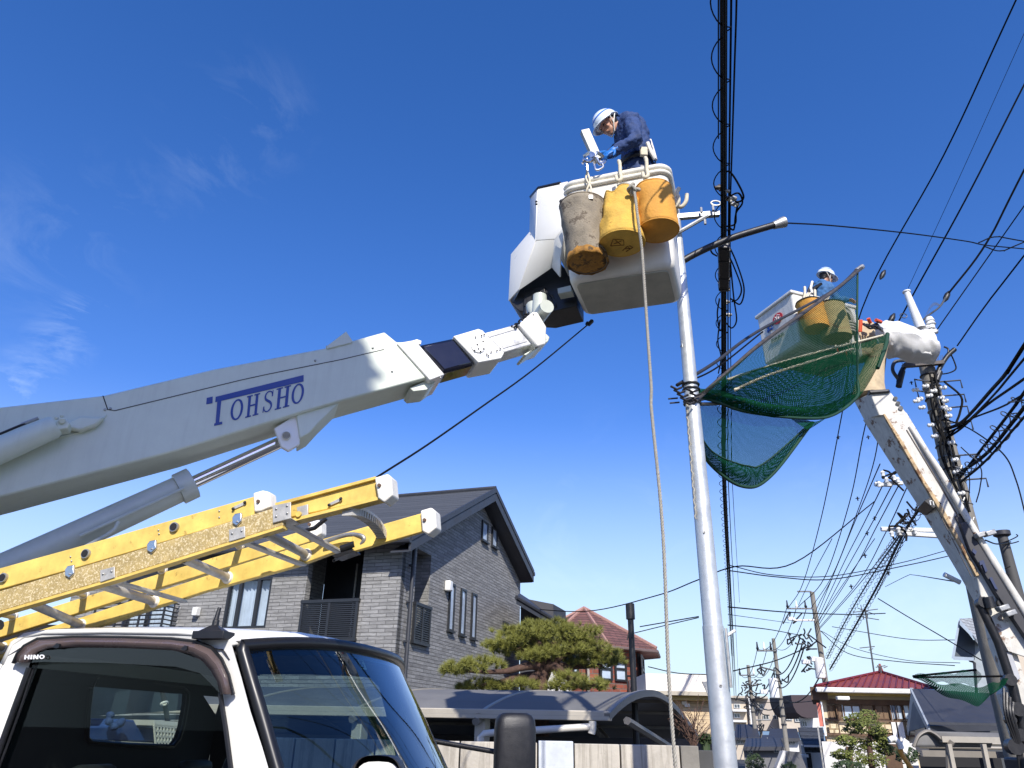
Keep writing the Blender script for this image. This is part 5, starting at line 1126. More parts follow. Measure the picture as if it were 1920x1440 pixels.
# step notch / floor frame under the basket
q = MB(); a = bx2(zb2-.001, .16); q.prism(a, -UP*.02); mk('floor_panel', q, M_frp2, bs2, bevel=.006)
q = MB(); p = pR(1577, 660, -.01); q.prism([p+be2*-.08+UP*.05, p+be2*.13+UP*.06, p+be2*.10-UP*.06, p-be2*.05-UP*.05], -bn2*.004); mk('red_decal', q, M_red, bs2)
# bags on the far basket
def bag2(label, x, y, w, h, mm_, off, lean=0):
    T = pR(x, y, off); r0 = root('tool_bag', T-UP*h, label, 'bag', 'tool bags hanging outside the far basket'); q = MB(); rings = []
    for k in range(9):
        t = k/8; rings.append([T-UP*h*t+be2*lean*t+Vector((math.cos(a), math.sin(a), 0))*(w*(1-.06*t)+.012*noise.noise(Vector((math.cos(a)*2, math.sin(a)*2, t*4+x)))) for a in [2*math.pi*i/28 for i in range(28)]])
    q.loft(rings, cap0=False); mk('canvas_wall', q, mm_, r0, smooth=60); q = MB(); q.tube(rings[0]+rings[0][:2], .01, 6, cap=False); mk('bag_rim', q, M_darkgrey, r0)
    q = MB(); q.tube([T+be2*.1-bn2*.05, T+bn2*.0+UP*.12, pR(x+2, y-20, -.04)], .012, 6); q.tube([T-be2*.1, T-be2*.02+UP*.12, pR(x-2, y-20, -.04)], .012, 6); mks('strap', q, M_strap, r0); return r0
bag2('orange canvas tool bag, left of the two on the far basket', 1517, 569, .19, .42, M_bag3, -.24, .06)
bag2('dull khaki canvas tool bag, right of the two on the far basket', 1553, 576, .22, .52, mat('canvas_khaki', (.34, .27, .12), .9, var=.2, vs=8, bump=.4), -.28, .06)
for i, (x, y) in enumerate(((1508, 545), (1527, 551))):
    q = MB(); q.tube(bez([pR(x, y-3, .05), pR(x+1, y-6, -.03), pR(x+1, y+8, -.06), pR(x-2, y+18, -.08)], 5), .02, 7); tag(mk('rim_hook', q, M_strap, smooth=60), ['left cream hook over the far basket rim', 'right cream hook over the far basket rim'][i], 'hook')
# coil of rope hanging
q = MB()
for k in range(7):
    c = pR(1592+k*.9, 626, -.12-.03*(k % 3)); ph = k*.8
    q.tube([c+be2*(.10+.02*math.sin(ph))*math.cos(a)+UP*(.42+.05*math.cos(ph*2))*math.sin(a)+bn2*.02*math.sin(2*a+ph) for a in [2*math.pi*i/28 for i in range(29)]], .017, 6)
for k in range(4): c = pR(1592, 607+k*5, -.2); q.tube([c+be2*.1*math.cos(a)-bn2*.06*math.sin(a) for a in [2*math.pi*i/16 for i in range(17)]], .019, 6)
mr = mk('rope_coil', q, M_rope, smooth=80); tag(mr, 'pale rope coiled on a hook at the right side of the far basket', 'rope coil')
# tools clutter at the basket's right end
q = MB()
q.prism([PY(*p) for p in [(1608, 598, 10.2), (1640, 603, 10.2), (1648, 660, 10.2), (1612, 668, 10.2)]], Vector((0, .35, 0))); mk('tool_tray', q, M_tan, tk2, bevel=.03)
q = MB()
for a, b in (((1614, 600), (1613, 622)), ((1628, 597), (1632, 606)), ((1642, 600), (1652, 604))): q.tube([PY(*a, 10.0), PY(*b, 10.05)], .028, 8)
mks('red_handle', q, mat('orange_red', (.65, .09, .03), .5), tk2)
q = MB()
for i in range(6): q.tube(bez([PY(1615+i*5, 606+i, 10.05), PY(1628+i*4, 612+4*(i % 2), 9.95), PY(1645+i*2, 606+3*i, 10.1)], 5), .016, 6)
mks('hose', q, M_black, tk2)
# white sheet over the boom head
q = MB(); path = [PY(1645, 632, 10.5), PY(1668, 634, 10.5), PY(1695, 638, 10.55), PY(1722, 645, 10.6), PY(1745, 650, 10.6)]; rings = []
rads = [.19, .26, .25, .24, .24]
for k in range(25):
    t = k/24; p = lookup(path, t); r = rads[int(t*3.99)]*(1-(t*3.99 % 1))+rads[int(t*3.99)+1]*(t*3.99 % 1); row = []
    for i in range(36):
        a = 2*math.pi*i/36; n_ = noise.noise(Vector((math.cos(a)*1.5, math.sin(a)*1.5, t*5)))+.6*abs(noise.noise(Vector((math.cos(a)*3, math.sin(a)*3+2, t*9))))
        row.append(p+(Vector((0, 1, 0))*math.cos(a)*1.0+UP*math.sin(a))*(r+.06*n_)*(1 if math.sin(a) > 0 else 1.15))
    rings.append(row)
q.loft(rings); mk('cover_sheet', q, M_cloth, tk2, smooth=40)
q = MB(); q.loft([[PY(1720, 655, 10.6)+Vector((math.cos(a), math.sin(a), 0))*r+UP*z*1.0 for a in [2*math.pi*i/20 for i in range(20)]] for r, z in ((.2, .1), (.22, 0), (.18, -.16), (.12, -.2))]); mk('sheet_end', q, M_cloth, tk2, smooth=40)
q = MB(); q.loft([[PY(x, y, 10.3)+(Vector((1, 0, 0))*math.cos(a)*w+Vector((0, 1, 0))*math.sin(a)*.22)*(1+.12*noise.noise(Vector((math.cos(a)*2, math.sin(a)*2, y*.05)))) for a in [2*math.pi*i/22 for i in range(22)]] for x, y, w in ((1646, 655, .13), (1640, 680, .13), (1634, 700, .17), (1630, 722, .22), (1628, 742, .25))]); mk('tan_sheet', q, M_tan, tk2, smooth=50)
q = MB(); q.tube([PY(1638, 640, 10.35), PY(1640, 672, 10.35), PY(1636, 690, 10.35)], [.10, .13, .1], 12); mk('swivel_joint', q, M_zinc, tk2, smooth=40)
# boom
P2 = Pl(PY(1700, 800, 9.9), Vector((.25, 1, 0)))
vv = P2.n
def sec(name, px, o, th, m_, bev=.012, par=None): return mk(name, MB().prism([P2(x, y, o) for x, y in px], vv*th), m_, par or tk2, bevel=bev)
def loft2(name, st, th, m_, par=None, bev=.012):
    q = MB(); rings = []
    for L, M_, R_ in st:
        m3 = P2(*M_); r3 = P2(*R_); l3 = P2(*L, th); rings.append([l3, m3, r3, r3+(l3-m3)])
    q.loft(rings); return mk(name, q, m_, par or tk2, smooth=30, bevel=bev)
bm = loft2('boom', [((1617, 787), (1657, 777), (1700, 773)), ((1728, 960), (1766, 960), (1813, 960)), ((1800, 1082), (1832, 1080), (1876, 1078)), ((1822, 1120), (1840, 1128), (1926, 1168)), ((1882, 1215), (1890, 1222), (1975, 1250))], .42, M_rust)
hd2 = loft2('boom_head', [((1601, 752), (1632, 737), (1670, 735)), ((1620, 788), (1648, 779), (1704, 780))], .46, M_rust)
sec('head_plate', [(1628, 731), (1667, 729), (1670, 734), (1632, 737)], -.05, .52, M_darkgrey, par=hd2)
q = MB()
for x, y in ((1679, 747), (1684, 756), (1689, 765)): q.tube([P2(x, y, -.03), P2(x, y, 0)], .03, 10)
mks('bolt', q, M_zinc, hd2)
rr_ = MB(); rr_.tube([P2(*p, -.005) for p in [(1665, 790), (1700, 850), (1760, 960), (1822, 1082)]], .006, 5); rr_.tube([P2(*p, -.005) for p in [(1700, 806), (1760, 905), (1850, 1060)]], .009, 5); mks('edge_seam', rr_, M_pipe, bm)
pe = MB(); pe.tube([P2(*p, -.004) for p in [(1657, 777), (1690, 832), (1732, 905), (1766, 960), (1800, 1020), (1832, 1080)]], [.02, .035, .03, .04, .03, .035], 6)
mk('peeled_edge', pe, mat('peeled_primer', (.50, .36, .20), .8, var=.3, vs=8, spots=(.14, .06, .025), ss=7, st=.52, bump=.6), bm)
bd = sec('boom_band', [(1733, 939), (1748, 931), (1766, 944), (1750, 953)], -.012, .44, M_black, .004, bm)
q = MB()
for i, x in enumerate((1744, 1750, 1756)): c = P2(x, 943-i*.0+i*.5, -.016); q.tube([c-UP*.03, c+UP*.03], .008, 4); q.tube([c+UP*.03, c+UP*.03+Vector((.03, 0, 0))], .007, 4)
mk('band_marks', q, M_porc, bd)
# side cylinder and long tube on the right of the boom
q = MB(); q.tube([P2(1706, 800, -.0), P2(1760, 880, -.05), P2(1830, 1000, -.06), P2(1905, 1120, -.06), P2(1990, 1255, -.06)], [.03, .04, .045, .05, .055], 12); mk('side_tube', q, M_rust, tk2, smooth=40)
q = MB(); q.prism([P2(*p, -.10) for p in [(1800, 980), (1812, 978), (1830, 1010), (1880, 1092), (1945, 1200), (1930, 1205), (1866, 1110), (1818, 1030)]], vv*.12); mk('hose_guard', q, M_darkgrey, tk2, bevel=.01)
q = MB()
for x, y in ((1838, 1003), (1893, 1150), (1880, 1140), (1855, 1000)): c = P2(x, y, -.15); q.box(c, Vector((.065, 0, .02)), Vector((0, .05, 0)), Vector((-.01, 0, .03)))
mks('clamp_block', q, M_zinc, tk2, bevel=.01)
q = MB()
for p in ([(1825, 1028), (1832, 1034), (1829, 1040), (1823, 1034)], [(1836, 1052), (1844, 1050), (1852, 1070), (1848, 1073), (1842, 1058), (1838, 1060)], [(1855, 1083), (1860, 1082), (1872, 1106), (1866, 1104)]): q.prism([P2(x, y, -.125) for x, y in p], vv*.01)
mks('blue_mark', q, mat('dark_blue_mark', (.01, .025, .09), .5), tk2)
q = MB(); q.prism([P2(*p, -.03) for p in [(1790, 968), (1797, 963), (1812, 965), (1816, 975), (1800, 985), (1797, 980)]], vv*.1); mk('joint_block', q, M_black, tk2)
# lower boom, link plates, post
lb = sec('lower_boom', [(1850, 1125), (1872, 1122), (1904, 1214), (1925, 1280), (1960, 1400), (1915, 1400), (1882, 1300), (1893, 1272), (1868, 1206)], .08, .3, M_rust)
sec('link_plate', [(1850, 1142), (1870, 1138), (1905, 1217), (1882, 1222)], .02, .05, mat('grey_plate', (.38, .40, .42), .5, var=.1), .006)
q = MB(); q.tube([P2(1838, 1134, .0), P2(1872, 1205, .02), P2(1900, 1290, .05), P2(1925, 1400, .08)], .055, 12); q.tube([P2(1852, 1120, -.08), P2(1858, 1140, -.08)], .06, 10); mks('ram', q, M_black, tk2, smooth=40)
sec('link_cover', [(1876, 1222), (1896, 1222), (1914, 1272), (1906, 1276)], .03, .1, mat('grey_plate_b', (.42, .43, .45), .5, var=.1), .006)
q = MB()
for x, y, s in ((1843, 1130, .07), (1876, 1131, .05), (1893, 1275, .07), (1908, 1330, .08), (1903, 1400, .09), (1912, 1378, .07), (1896, 1350, .05)): c = P2(x, y, -.02); q.tube([c-vv*.05, c+vv*.12], s, 12)
mks('joint_pin', q, M_black, tk2, smooth=40)
q = MB()
for k in range(4): q.tube(bez([P2(1882+k*6, 1290+9*k, -.05), P2(1885+k*5, 1340, -.1-.02*(k % 3)), P2(1905+k*3, 1400, -.05), P2(1915+k*2, 1470, 0)], 5), .016, 6)
mks('hose', q, M_black, tk2)
q = MB(); q.box((6.5, 9.6, .9), Vector((.9, 0, 0)), Vector((0, 2.2, 0)), UP*.25); q.box((6.5, 9.6, 1.3), Vector((.45, 0, 0)), Vector((0, .5, 0)), UP*.2); mks('truck_bed', q, M_darkgrey, tk2, bevel=.03)
for y in (8.2, 11.2):
    for x in (5.7, 7.3): q = MB(); q.tube([(x-.12, y, .42), (x+.12, y, .42)], .42, 24); mk('wheel', q, M_rubber, tk2, smooth=40)
# bollard-lamp on the far truck's left
q = MB(); q.tube([PY(1770, 1077, 10.2), PY(1800, 1092, 10.2)], .035, 8); o = mk('lamp_tube', q, M_porc, smooth=50); tag(o, 'short white tube lamp sticking out left of the far truck boom', 'lamp')
# =================================================================== GREY HOUSE
HB = 19.0; hu_, hv = AZ(HB), AZ(HB-90)              # hu_: away along the gable wall, hv: left along the front wall
HK = PY(757, 1012, 17.0); GP = Pl(HK, AZ(HB+90)); FP = Pl(HK, hu_)      # gable wall plane faces right, front wall plane faces us
hs1 = root('brick_house', (HK.x-3, HK.y+4, 0), 'two-storey grey brick-clad house with dark gabled roof behind the near truck', 'house')
def gz(p, z): return Vector((p.x, p.y, z))
ap = GP(925, 935); er = GP(976, 1066); el = GP(759, 1004)
og = [(783, 1029), (809, 1041), (798.3, 1208), (772, 1201)]
o3g = [GP(*p) for p in og]
# gable wall, built round the side opening
q = MB()
L_ = gz(HK, 0); R_ = gz(er, 0); th = -GP.n*.22
a1, a2, a3, a4 = o3g
topL = el; 
def onrake(x):   # point of the left rake above a wall position given by distance along the wall
    t = x; pk = (ap-el).dot(hu_); return el.lerp(ap, min(max(t/pk, 0), 1))
def rw_(p): return onrake((p-el).dot(hu_))
q.prism([L_, gz(a4, 0), a4, a1, rw_(a1), el], GP.n*-.22) if False else None
xs_ = [(a1+a4)/2, (a2+a3)/2]
l0, l1 = (a1-el).dot(hu_), (a2-el).dot(hu_)
def W_(d, z): v = el+hu_*d; return Vector((v.x, v.y, z))
zt_, zb_ = (a1.z+a2.z)/2, (a3.z+a4.z)/2; dE = (er-el).dot(hu_); dA = (ap-el).dot(hu_)
def rz(d): return el.z+(ap.z-el.z)*d/dA if d < dA else ap.z+(er.z-ap.z)*(d-dA)/(dE-dA)
for pts in ([(0, 0), (l0, 0), (l0, rz(l0)), (0, rz(0))], [(l0, 0), (l1, 0), (l1, zb_), (l0, zb_)], [(l0, zt_), (l1, zt_), (l1, rz(l1)), (l0, rz(l0))], [(l1, 0), (dE, 0), (dE, rz(dE)), (dA, rz(dA)), (l1, rz(l1))]):
    q.prism([W_(*p) for p in pts], hv*.22)
mk('gable_wall', q, M_brick, hs1, smooth=0)
# front wall with balcony opening and windows
def Fd(x, y): p = FP(x, y); return (p-HK).dot(hv), p.z
bl0, _ = Fd(667, 1195); bl1, _ = Fd(570, 1126); _, bz0 = Fd(620, 1198); bzt = el.z-.25
def V_(d, z, o=0): v = HK+hv*d+hu_*o; return Vector((v.x, v.y, z))
wf = {}
wins = [((415, 1085), (497, 1178)), ((228, 1120), (320, 1180))]
q = MB(); FW_ = 9.5; ez = el.z-.05
wl = []
for (x0, y0), (x1, y1) in wins:
    d1, z1 = Fd(x0, y0); d0, z0 = Fd(x1, y1); d1 = Fd(x0, y1)[0]; z1 = Fd((x0+x1)/2, y0)[1]; z0 = Fd((x0+x1)/2, y1)[1]; wl.append((d0, d1, z0, z1))
cuts = [(bl0, bl1, bz0, bzt)] + wl
dprev = 0
for d0, d1, z0, z1 in cuts:
    q.prism([V_(dprev, 0, .001), V_(d0, 0, .001), V_(d0, ez, .001), V_(dprev, ez, .001)], hu_*.2)
    q.prism([V_(d0, 0, .001), V_(d1, 0, .001), V_(d1, z0, .001), V_(d0, z0, .001)], hu_*.2); q.prism([V_(d0, z1, .001), V_(d1, z1, .001), V_(d1, ez, .001), V_(d0, ez, .001)], hu_*.2)
    dprev = d1
q.prism([V_(dprev, 0, .001), V_(FW_, 0, .001), V_(FW_, ez, .001), V_(dprev, ez, .001)], hu_*.2); mk('front_wall', q, M_brick, hs1, smooth=0)
# recess behind the two openings: floor, back wall, side walls
q = MB(); dep = l1+.02
q.prism([V_(.25, bz0+.05, .2), V_(bl1+.5, bz0+.05, .2), V_(bl1+.5, bz0+.05, dep+.05), V_(.25, bz0+.05, dep+.05)], UP*-.2)
q.prism([V_(.22, bzt+.2, .2), V_(bl1+.5, bzt+.2, .2), V_(bl1+.5, bzt+.2, dep+.05), V_(.22, bzt+.2, dep+.05)], UP*.1); mks('balcony_slab', q, M_fascia, hs1)
q = MB(); q.prism([V_(.22, bz0, dep), V_(1.3, bz0, dep), V_(1.3, bzt+.2, dep), V_(.22, bzt+.2, dep)], hu_*.15); q.prism([V_(bl1+.5, bz0, .2), V_(bl1+.5, bz0, dep), V_(bl1+.5, bzt+.2, dep), V_(bl1+.5, bzt+.2, .2)], hv*.15); mks('balcony_wall', q, M_brick, hs1)
q = MB(); q.prism([V_(1.3, bz0, dep+.01), V_(bl1+.5, bz0, dep+.01), V_(bl1+.5, bzt+.2, dep+.01), V_(1.3, bzt+.2, dep+.01)], hu_*.15); bd_ = mk('balcony_door', q, M_winframe, hs1)
q = MB(); q.prism([V_(2.0, bz0, dep-.01), V_(2.04, bz0, dep-.01), V_(2.04, bzt, dep-.01), V_(2.0, bzt, dep-.01)], -hu_*.03); mk('door_stile', q, M_alu, bd_)
def louver(a, b, n_, name='balcony_louver', rail_=True):     # a: lower left/near, b: upper far corner along the same wall
    q = MB(); d = Vector((b.x-a.x, b.y-a.y, 0)); nn = Vector((-d.y, d.x, 0)).normalized()*.02
    for k in range(n_):
        z = a.z+(b.z-a.z)*(k+.5)/n_; p = Vector((a.x, a.y, z)); q.box(p+d/2, d/2, nn, UP*((b.z-a.z)/n_*.30))
    o = mk(name, q, M_winframe, hs1, smooth=0)
    q = MB()
    for t in (0.01, .5, .99): p = gz(a, (a.z+b.z)/2)+d*t; q.box(p-nn*0, d.normalized()*.03, nn*1.6, UP*((b.z-a.z)/2))
    q.box(gz(a, b.z)+d/2+UP*.03, d/2+d.normalized()*.03, nn*2.2, UP*.035); q.box(gz(a, a.z)+d/2-UP*.03, d/2+d.normalized()*.03, nn*2.2, UP*.03)
    mks('louver_post', q, M_winframe, o)
zr = Fd(620, 1130)[1]; louver(V_(bl0-.0, bz0, -.04), V_(bl1+.0, zr, -.04), 18)
zr2 = GP(787, 1138).z; louver(W_(l0-.02, zb_)+GP.n*.05, W_(l1+.02, zr2)+GP.n*.05, 16)
# roof
ov = GP.n*.45; A3 = ap+UP*.42+ov; RE = er+hu_*.75+UP*.0+ov; GPo = Pl(HK+ov, GP.n)
A3 = GPo(930, 917); RE = GPo(990, 1048); LE = GPo(748, 1018); RLEN = 9.5
def reend(E_, base, out):       # slide an eave end along its rake to a true overhang
    d0 = (E_-A3).dot(hu_); sl = (E_.z-A3.z)/d0; t = base+hu_*out+ov; d1 = (t-A3).dot(hu_); return Vector((t.x, t.y, A3.z+sl*d1))
LE = reend(LE, HK, -.5); RE = reend(RE, er, .05)
q = MB(); t_ = .2
for a, b in ((A3, LE), (A3, RE)):
    nrm = (b-a).cross(hv).normalized(); nrm = nrm if nrm.z > 0 else -nrm
    q.prism([a, b, b+hv*RLEN, a+hv*RLEN], nrm*-.12)
rf_ = mk('roof', q, M_roofg, hs1, smooth=0)
q = MB()
for a, b in ((A3, LE), (A3, RE)):
    q.prism([a+UP*.03, b+UP*.03, b-UP*.34, a-UP*.36], hv*.06); q.prism([a+GP.n*.02+UP*.04, b+GP.n*.02+UP*.04, b-UP*.10+GP.n*.02, a-UP*.10+GP.n*.02], hv*.03)
mks('bargeboard', q, M_fascia, rf_)
q = MB()
for a, b in ((A3, LE), (A3, RE)): q.prism([a-UP*.34-GP.n*.05, b-UP*.32-GP.n*.05, b-UP*.32-GP.n*.5, a-UP*.34-GP.n*.5], UP*-.03)
mks('soffit', q, M_fascia, rf_)
q = MB(); q.tube([RE+hv*-.03-UP*.08, RE+hv*2-UP*.08], .07, 8); q.tube([LE-UP*.1-hu_*.05, LE-UP*.1-hu_*.05+hv*RLEN], .07, 8); q.tube([A3+UP*.03, A3+hv*RLEN+UP*.03], .07, 8); mks('gutter', q, M_fascia, rf_)
# downpipe
q = MB(); p0 = GP(771, 1012); pb = gz(p0, .3); q.tube([LE+hv*.2-UP*.15, p0+GP.n*.10+UP*.25, p0+GP.n*.10, pb+GP.n*.10], .045, 12); 
for y in (1060, 1130, 1205): p = GP(766, y); q.box(gz(p0, p.z)+GP.n*.07, hu_*.06, GP.n*.05, UP*.02)
mks('downpipe', q, M_fascia, hs1)
# windows on the gable wall
def gwin(px, pane=M_frost):
    pts = [GP(*p) for p in px]; ds = [(p-el).dot(hu_) for p in pts]; d0, d1 = (ds[0]+ds[3])/2, (ds[1]+ds[2])/2; z1, z0 = (pts[0].z+pts[1].z)/2, (pts[2].z+pts[3].z)/2
    f = .055; E = lambda d, z, o=0: W_(d, z)+GP.n*o
    q = MB(); q.ring([E(d0, z0, .05), E(d1, z0, .05), E(d1, z1, .05), E(d0, z1, .05)], [E(d0+f, z0+f, .05), E(d1-f, z0+f, .05), E(d1-f, z1-f, .05), E(d0+f, z1-f, .05)], -GP.n*.048); q.box(E((d0+d1)/2, z0-.01, .04), hu_*((d1-d0)/2+.03), GP.n*.05, UP*.02)
    w = mk('window', q, M_winframe, hs1, smooth=0); q = MB(); q.poly([E(d0+f, z0+f, .02), E(d1-f, z0+f, .02), E(d1-f, z1-f, .02), E(d0+f, z1-f, .02)]); mk('pane', q, pane, w, smooth=0)
for w in ([(902.8, 975.6), (913.6, 981), (912.8, 1019), (902, 1013)], [(921.4, 987.5), (930.8, 993), (930, 1030), (920.6, 1024)], [(842, 1092), (851.7, 1096), (847.8, 1186), (838, 1182)],
          [(863, 1102.8), (872.8, 1106), (869, 1194), (860, 1190)], [(884, 1111.7), (892.8, 1114.4), (889.4, 1200.8), (880.6, 1197)], [(942, 1164), (952, 1168), (951.7, 1175), (942, 1175)]): gwin(w)
q = MB(); c = GP(836, 1099)+GP.n*.08; q.box(c, hu_*.1, GP.n*.08, UP*.13); mk('wall_vent', q, M_porc, hs1, bevel=.03)
for (d0, d1, z0, z1), n_ in zip(wl, (3, 2)):
    q = MB(); f = .05; E = lambda d, z, o=-.0: V_(d, z, o)
    q.ring([E(d0, z0), E(d1, z0), E(d1, z1), E(d0, z1)], [E(d0+f, z0+f), E(d1-f, z0+f), E(d1-f, z1-f), E(d0+f, z1-f)], hu_*.08)
    for k in range(1, n_):
        d = d0+(d1-d0)*((.30, .72)[k-1] if n_ == 3 else .55); q.box(E(d, (z0+z1)/2, .04), hv*.04, hu_*.035, UP*((z1-z0)/2-.05))
    w = mk('window', q, M_winframe, hs1, smooth=0)
    q = MB(); q.poly([E(d0, z0, .05), E(d1, z0, .05), E(d1, z1, .05), E(d0, z1, .05)]); mk('pane', q, M_glass, w, smooth=0)
    q = MB(); rows = []
    for i in range(61):
        t = i/60; o = .22+.03*math.sin(t*75)+.015*math.sin(t*31); rows.append([E(d0+(d1-d0)*t, z0, o), E(d0+(d1-d0)*t, z1, o)])
    q.loft(rows, closed=False); mk('curtain', q, M_curtain, w, smooth=60)
    q = MB(); q.ring([E(d0-.1, z0-.1, .5), E(d1+.1, z0-.1, .5), E(d1+.1, z1+.1, .5), E(d0-.1, z1+.1, .5)], [E(d0-.1, z0-.1, .2), E(d1+.1, z0-.1, .2), E(d1+.1, z1+.1, .2), E(d0-.1, z1+.1, .2)]); mk('window_reveal', q, M_dark, w, smooth=0)
q = MB(); c = V_(wl[0][1]+.75, wl[0][3]-.75, -.08); q.box(c, hv*.07, hu_*.08, UP*.1); mk('wall_vent', q, M_porc, hs1, bevel=.02)
# slatted balcony front at the left
q = MB(); d0, z0 = Fd(330, 1178); d1, z1 = Fd(205, 1163); z1 = z0+.6
for k in range(6): q.tube([V_(d0, z0+.05+k*.1, -.5), V_(d1, z0+.05+k*.1, -.5)], .018, 6); q.tube([V_(d0, z0+.05+k*.1, -.5), V_(d0, z0+.05+k*.1, -.05)], .018, 6)
for k in range(4): d = d0+(d1-d0)*k/3; q.tube([V_(d, z0-.05, -.5), V_(d, z0+.62, -.5)], .03, 6)
mks('balcony_bar', q, M_winframe, hs1)
# far back porch roof
q = MB(); a, b, c, d = PY(974, 1112, 23.5), PY(1045, 1158, 24.5), PY(1040, 1163, 22.5), PY(968, 1120, 21.5)
q.prism([a, b, c, d], UP*-.18); q.tube([d, c], .07, 8); mks('porch_roof', q, M_fascia, hs1)
q = MB(); p = PY(976, 1160, 23.6); q.prism([gz(p, 0), gz(p, 0)+hu_*.1+Vector((1.0, 0, 0)), gz(p, p.z+.45)+Vector((1.0, 0, 0)), gz(p, p.z+.62)], hu_*1.5); mk('porch_wall', q, mat('porch_dark', (.03, .03, .035), .6), hs1)
# =================================================================== RED BRICK TOWER HOUSE
RC = PY(1098, 1290, 31.5); rh = root('brick_house', (RC.x, RC.y, 0), 'red brick house with faceted wall and brown pyramid roof behind the pine', 'house')
rez = PY(1100, 1212, 29.5).z; rapz = PY(1090, 1140, 31.5).z; rb0 = 0
def oct(R, z, ph=10, n=8): return [Vector((RC.x+R*math.cos(math.radians(ph+360*k/n)), RC.y+R*math.sin(math.radians(ph+360*k/n)), z)) for k in range(n)]
q = MB(); q.loft([oct(2.45, 0), oct(2.45, rez)]); mk('wall', q, M_redbrick, rh, smooth=0)
q = MB(); q.loft([oct(3.1, rez-.12), oct(3.1, rez), [Vector((RC.x-.05, RC.y, rapz))]*8], cap1=False); q.f = [f for f in q.f]; rr2 = mk('roof', q, M_redroof, rh, smooth=0)
q = MB()
for p in oct(3.1, rez): q.tube([p+UP*.02, Vector((RC.x, RC.y, rapz))+UP*.02], .06, 5)
mks('hip_tiles', q, mat('hip_tile', (.36, .20, .16), .7, var=.3, vs=25), rr2)
q = MB(); o_ = oct(3.13, rez-.1); q.tube(o_+[o_[0]], .05, 6, cap=False); mk('gutter', q, mat('brown_gutter', (.16, .11, .10), .5), rr2)
for x0, x1, y0, y1 in ((1057, 1069, 1228, 1262), (1074, 1086, 1226, 1263), (1125, 1148, 1232, 1275), (1153, 1175, 1231, 1277), (1196, 1201, 1225, 1270), (1204, 1208, 1232, 1280)):
    cxm = (x0+x1)/2; best = None
    oc = oct(2.45, 0)
    d = ray(cxm, (y0+y1)/2); 
    for k in range(8):
        a, b = oc[k], oc[(k+1) % 8]; nrm = Vector(((b-a).y, -(b-a).x, 0)).normalized()
        if nrm.dot(a-Vector((RC.x, RC.y, 0))) < 0: nrm = -nrm
        dn = d.dot(nrm)
        if dn >= 0: continue
        t = (a-CAM).dot(nrm)/dn; P = CAM+d*t; s = (P-a).dot((b-a).normalized())
        if -0.01 <= s <= (b-a).length: best = (Pl(a+nrm*.03, nrm), nrm)
    if not best: continue
    pl_, nrm = best; a, b, c, e = pl_(x0, y1), pl_(x1, y1), pl_(x1, y0), pl_(x0, y0); z0, z1 = a.z, e.z; b = gz(b, z0); c = gz(b, z1); e = gz(a, z1)
    h = (b-a).normalized()*.07; q = MB(); q.ring([a, b, c, e], [a+h+UP*.07, b-h+UP*.07, c-h-UP*.07, e+h-UP*.07], nrm*.05); q.box((a+b+c+e)/4+nrm*.025, (b-a)*.5, nrm*.02, UP*.04); w = mk('window', q, M_winframe, rh, smooth=0)
    q = MB(); q.poly([a+h, b-h, c-h, e+h]); mk('pane', q, M_frost, w, smooth=0)
q = MB(); p = PY(1104, 1300, 29.0); q.tube([gz(p, 0), gz(p, rez)], .05, 8); mk('downpipe', q, mat('pale_pipe', (.4, .36, .32), .5), rh)
# stovepipe with its bracket
fl_ = root('flue_pipe', PY(1190, 1380, 13), 'tall black flue pipe with wide cap beside the red brick house', 'flue pipe')
q = MB(); a = PY(1189, 1300, 13); a = gz(a, .2); tpz = PY(1187, 1143, 13).z; q.tube([a, gz(a, tpz-.05)], .05, 16); mk('pipe', q, M_black, fl_, smooth=40)
q = MB(); q.tube([gz(a, tpz-.16), gz(a, tpz-.155), gz(a, tpz+.09), gz(a, tpz+.1)], [.07, .075, .075, .06], 16); mk('pipe_cap', q, M_black, fl_, smooth=40)
q = MB(); c = PY(1178, 1285, 13); q.tube([c+Vector((-.02, 0, .14)), c+Vector((.1, 0, .14))], .015, 6); q.tube([c+Vector((-.02, 0, .14)), c+Vector((.0, 0, -.14)), c+Vector((.08, 0, .08))], .015, 6); q.tube([PY(1181, 1175, 13), PY(1176, 1200, 13)], .01, 5); mks('pipe_bracket', q, M_black, fl_)
# pale flat-roofed building and its beige wall
pb_ = root('flat_roof_building', PY(1270, 1300, 26), 'pale flat-roofed building with beige siding between the flue pipe and the steel pole', 'building')
def boxpx(name, x0, x1, y0, y1, D, dep, m_, par, bev=0): a, b = PY(x0, y1, D), PY(x1, y1, D); zt__ = (PY((x0+x1)/2, y0, D)).z; z0 = min(a.z, b.z); q = MB(); q.prism([gz(a, z0), gz(b, z0), gz(b, zt__), gz(a, zt__)], Vector((0, dep, 0))); return mk(name, q, m_, par, smooth=0, bevel=bev)
boxpx('upper_wall', 1212, 1348, 1264, 1300, 26, 6, mat('pale_wall', (.70, .66, .60), .8, var=.05), pb_)
boxpx('eave_band', 1205, 1350, 1296, 1302, 25.6, 6.4, mat('grey_tan', (.42, .38, .30), .7), pb_)
boxpx('yellow_band', 1205, 1350, 1302, 1311, 25.8, 6, mat('ochre_band', (.45, .33, .12), .7, var=.1, vs=3), pb_)
boxpx('siding_wall', 1205, 1350, 1311, 1450, 26.2, 6, brickmat('beige_siding', ((.58, .44, .27), (.54, .41, .25)), (.4, .3, .2), 0, bw=3, bh=.12, msz=.012, bump=.2), pb_)
q = MB(); 
for x, y in ((1283, 1318), (1288, 1322)): c = PY(x, y, 26.15); q.box(c, Vector((.08, 0, 0)), Vector((0, .05, 0)), UP*.05)
mks('wall_bracket', q, M_porc, pb_)
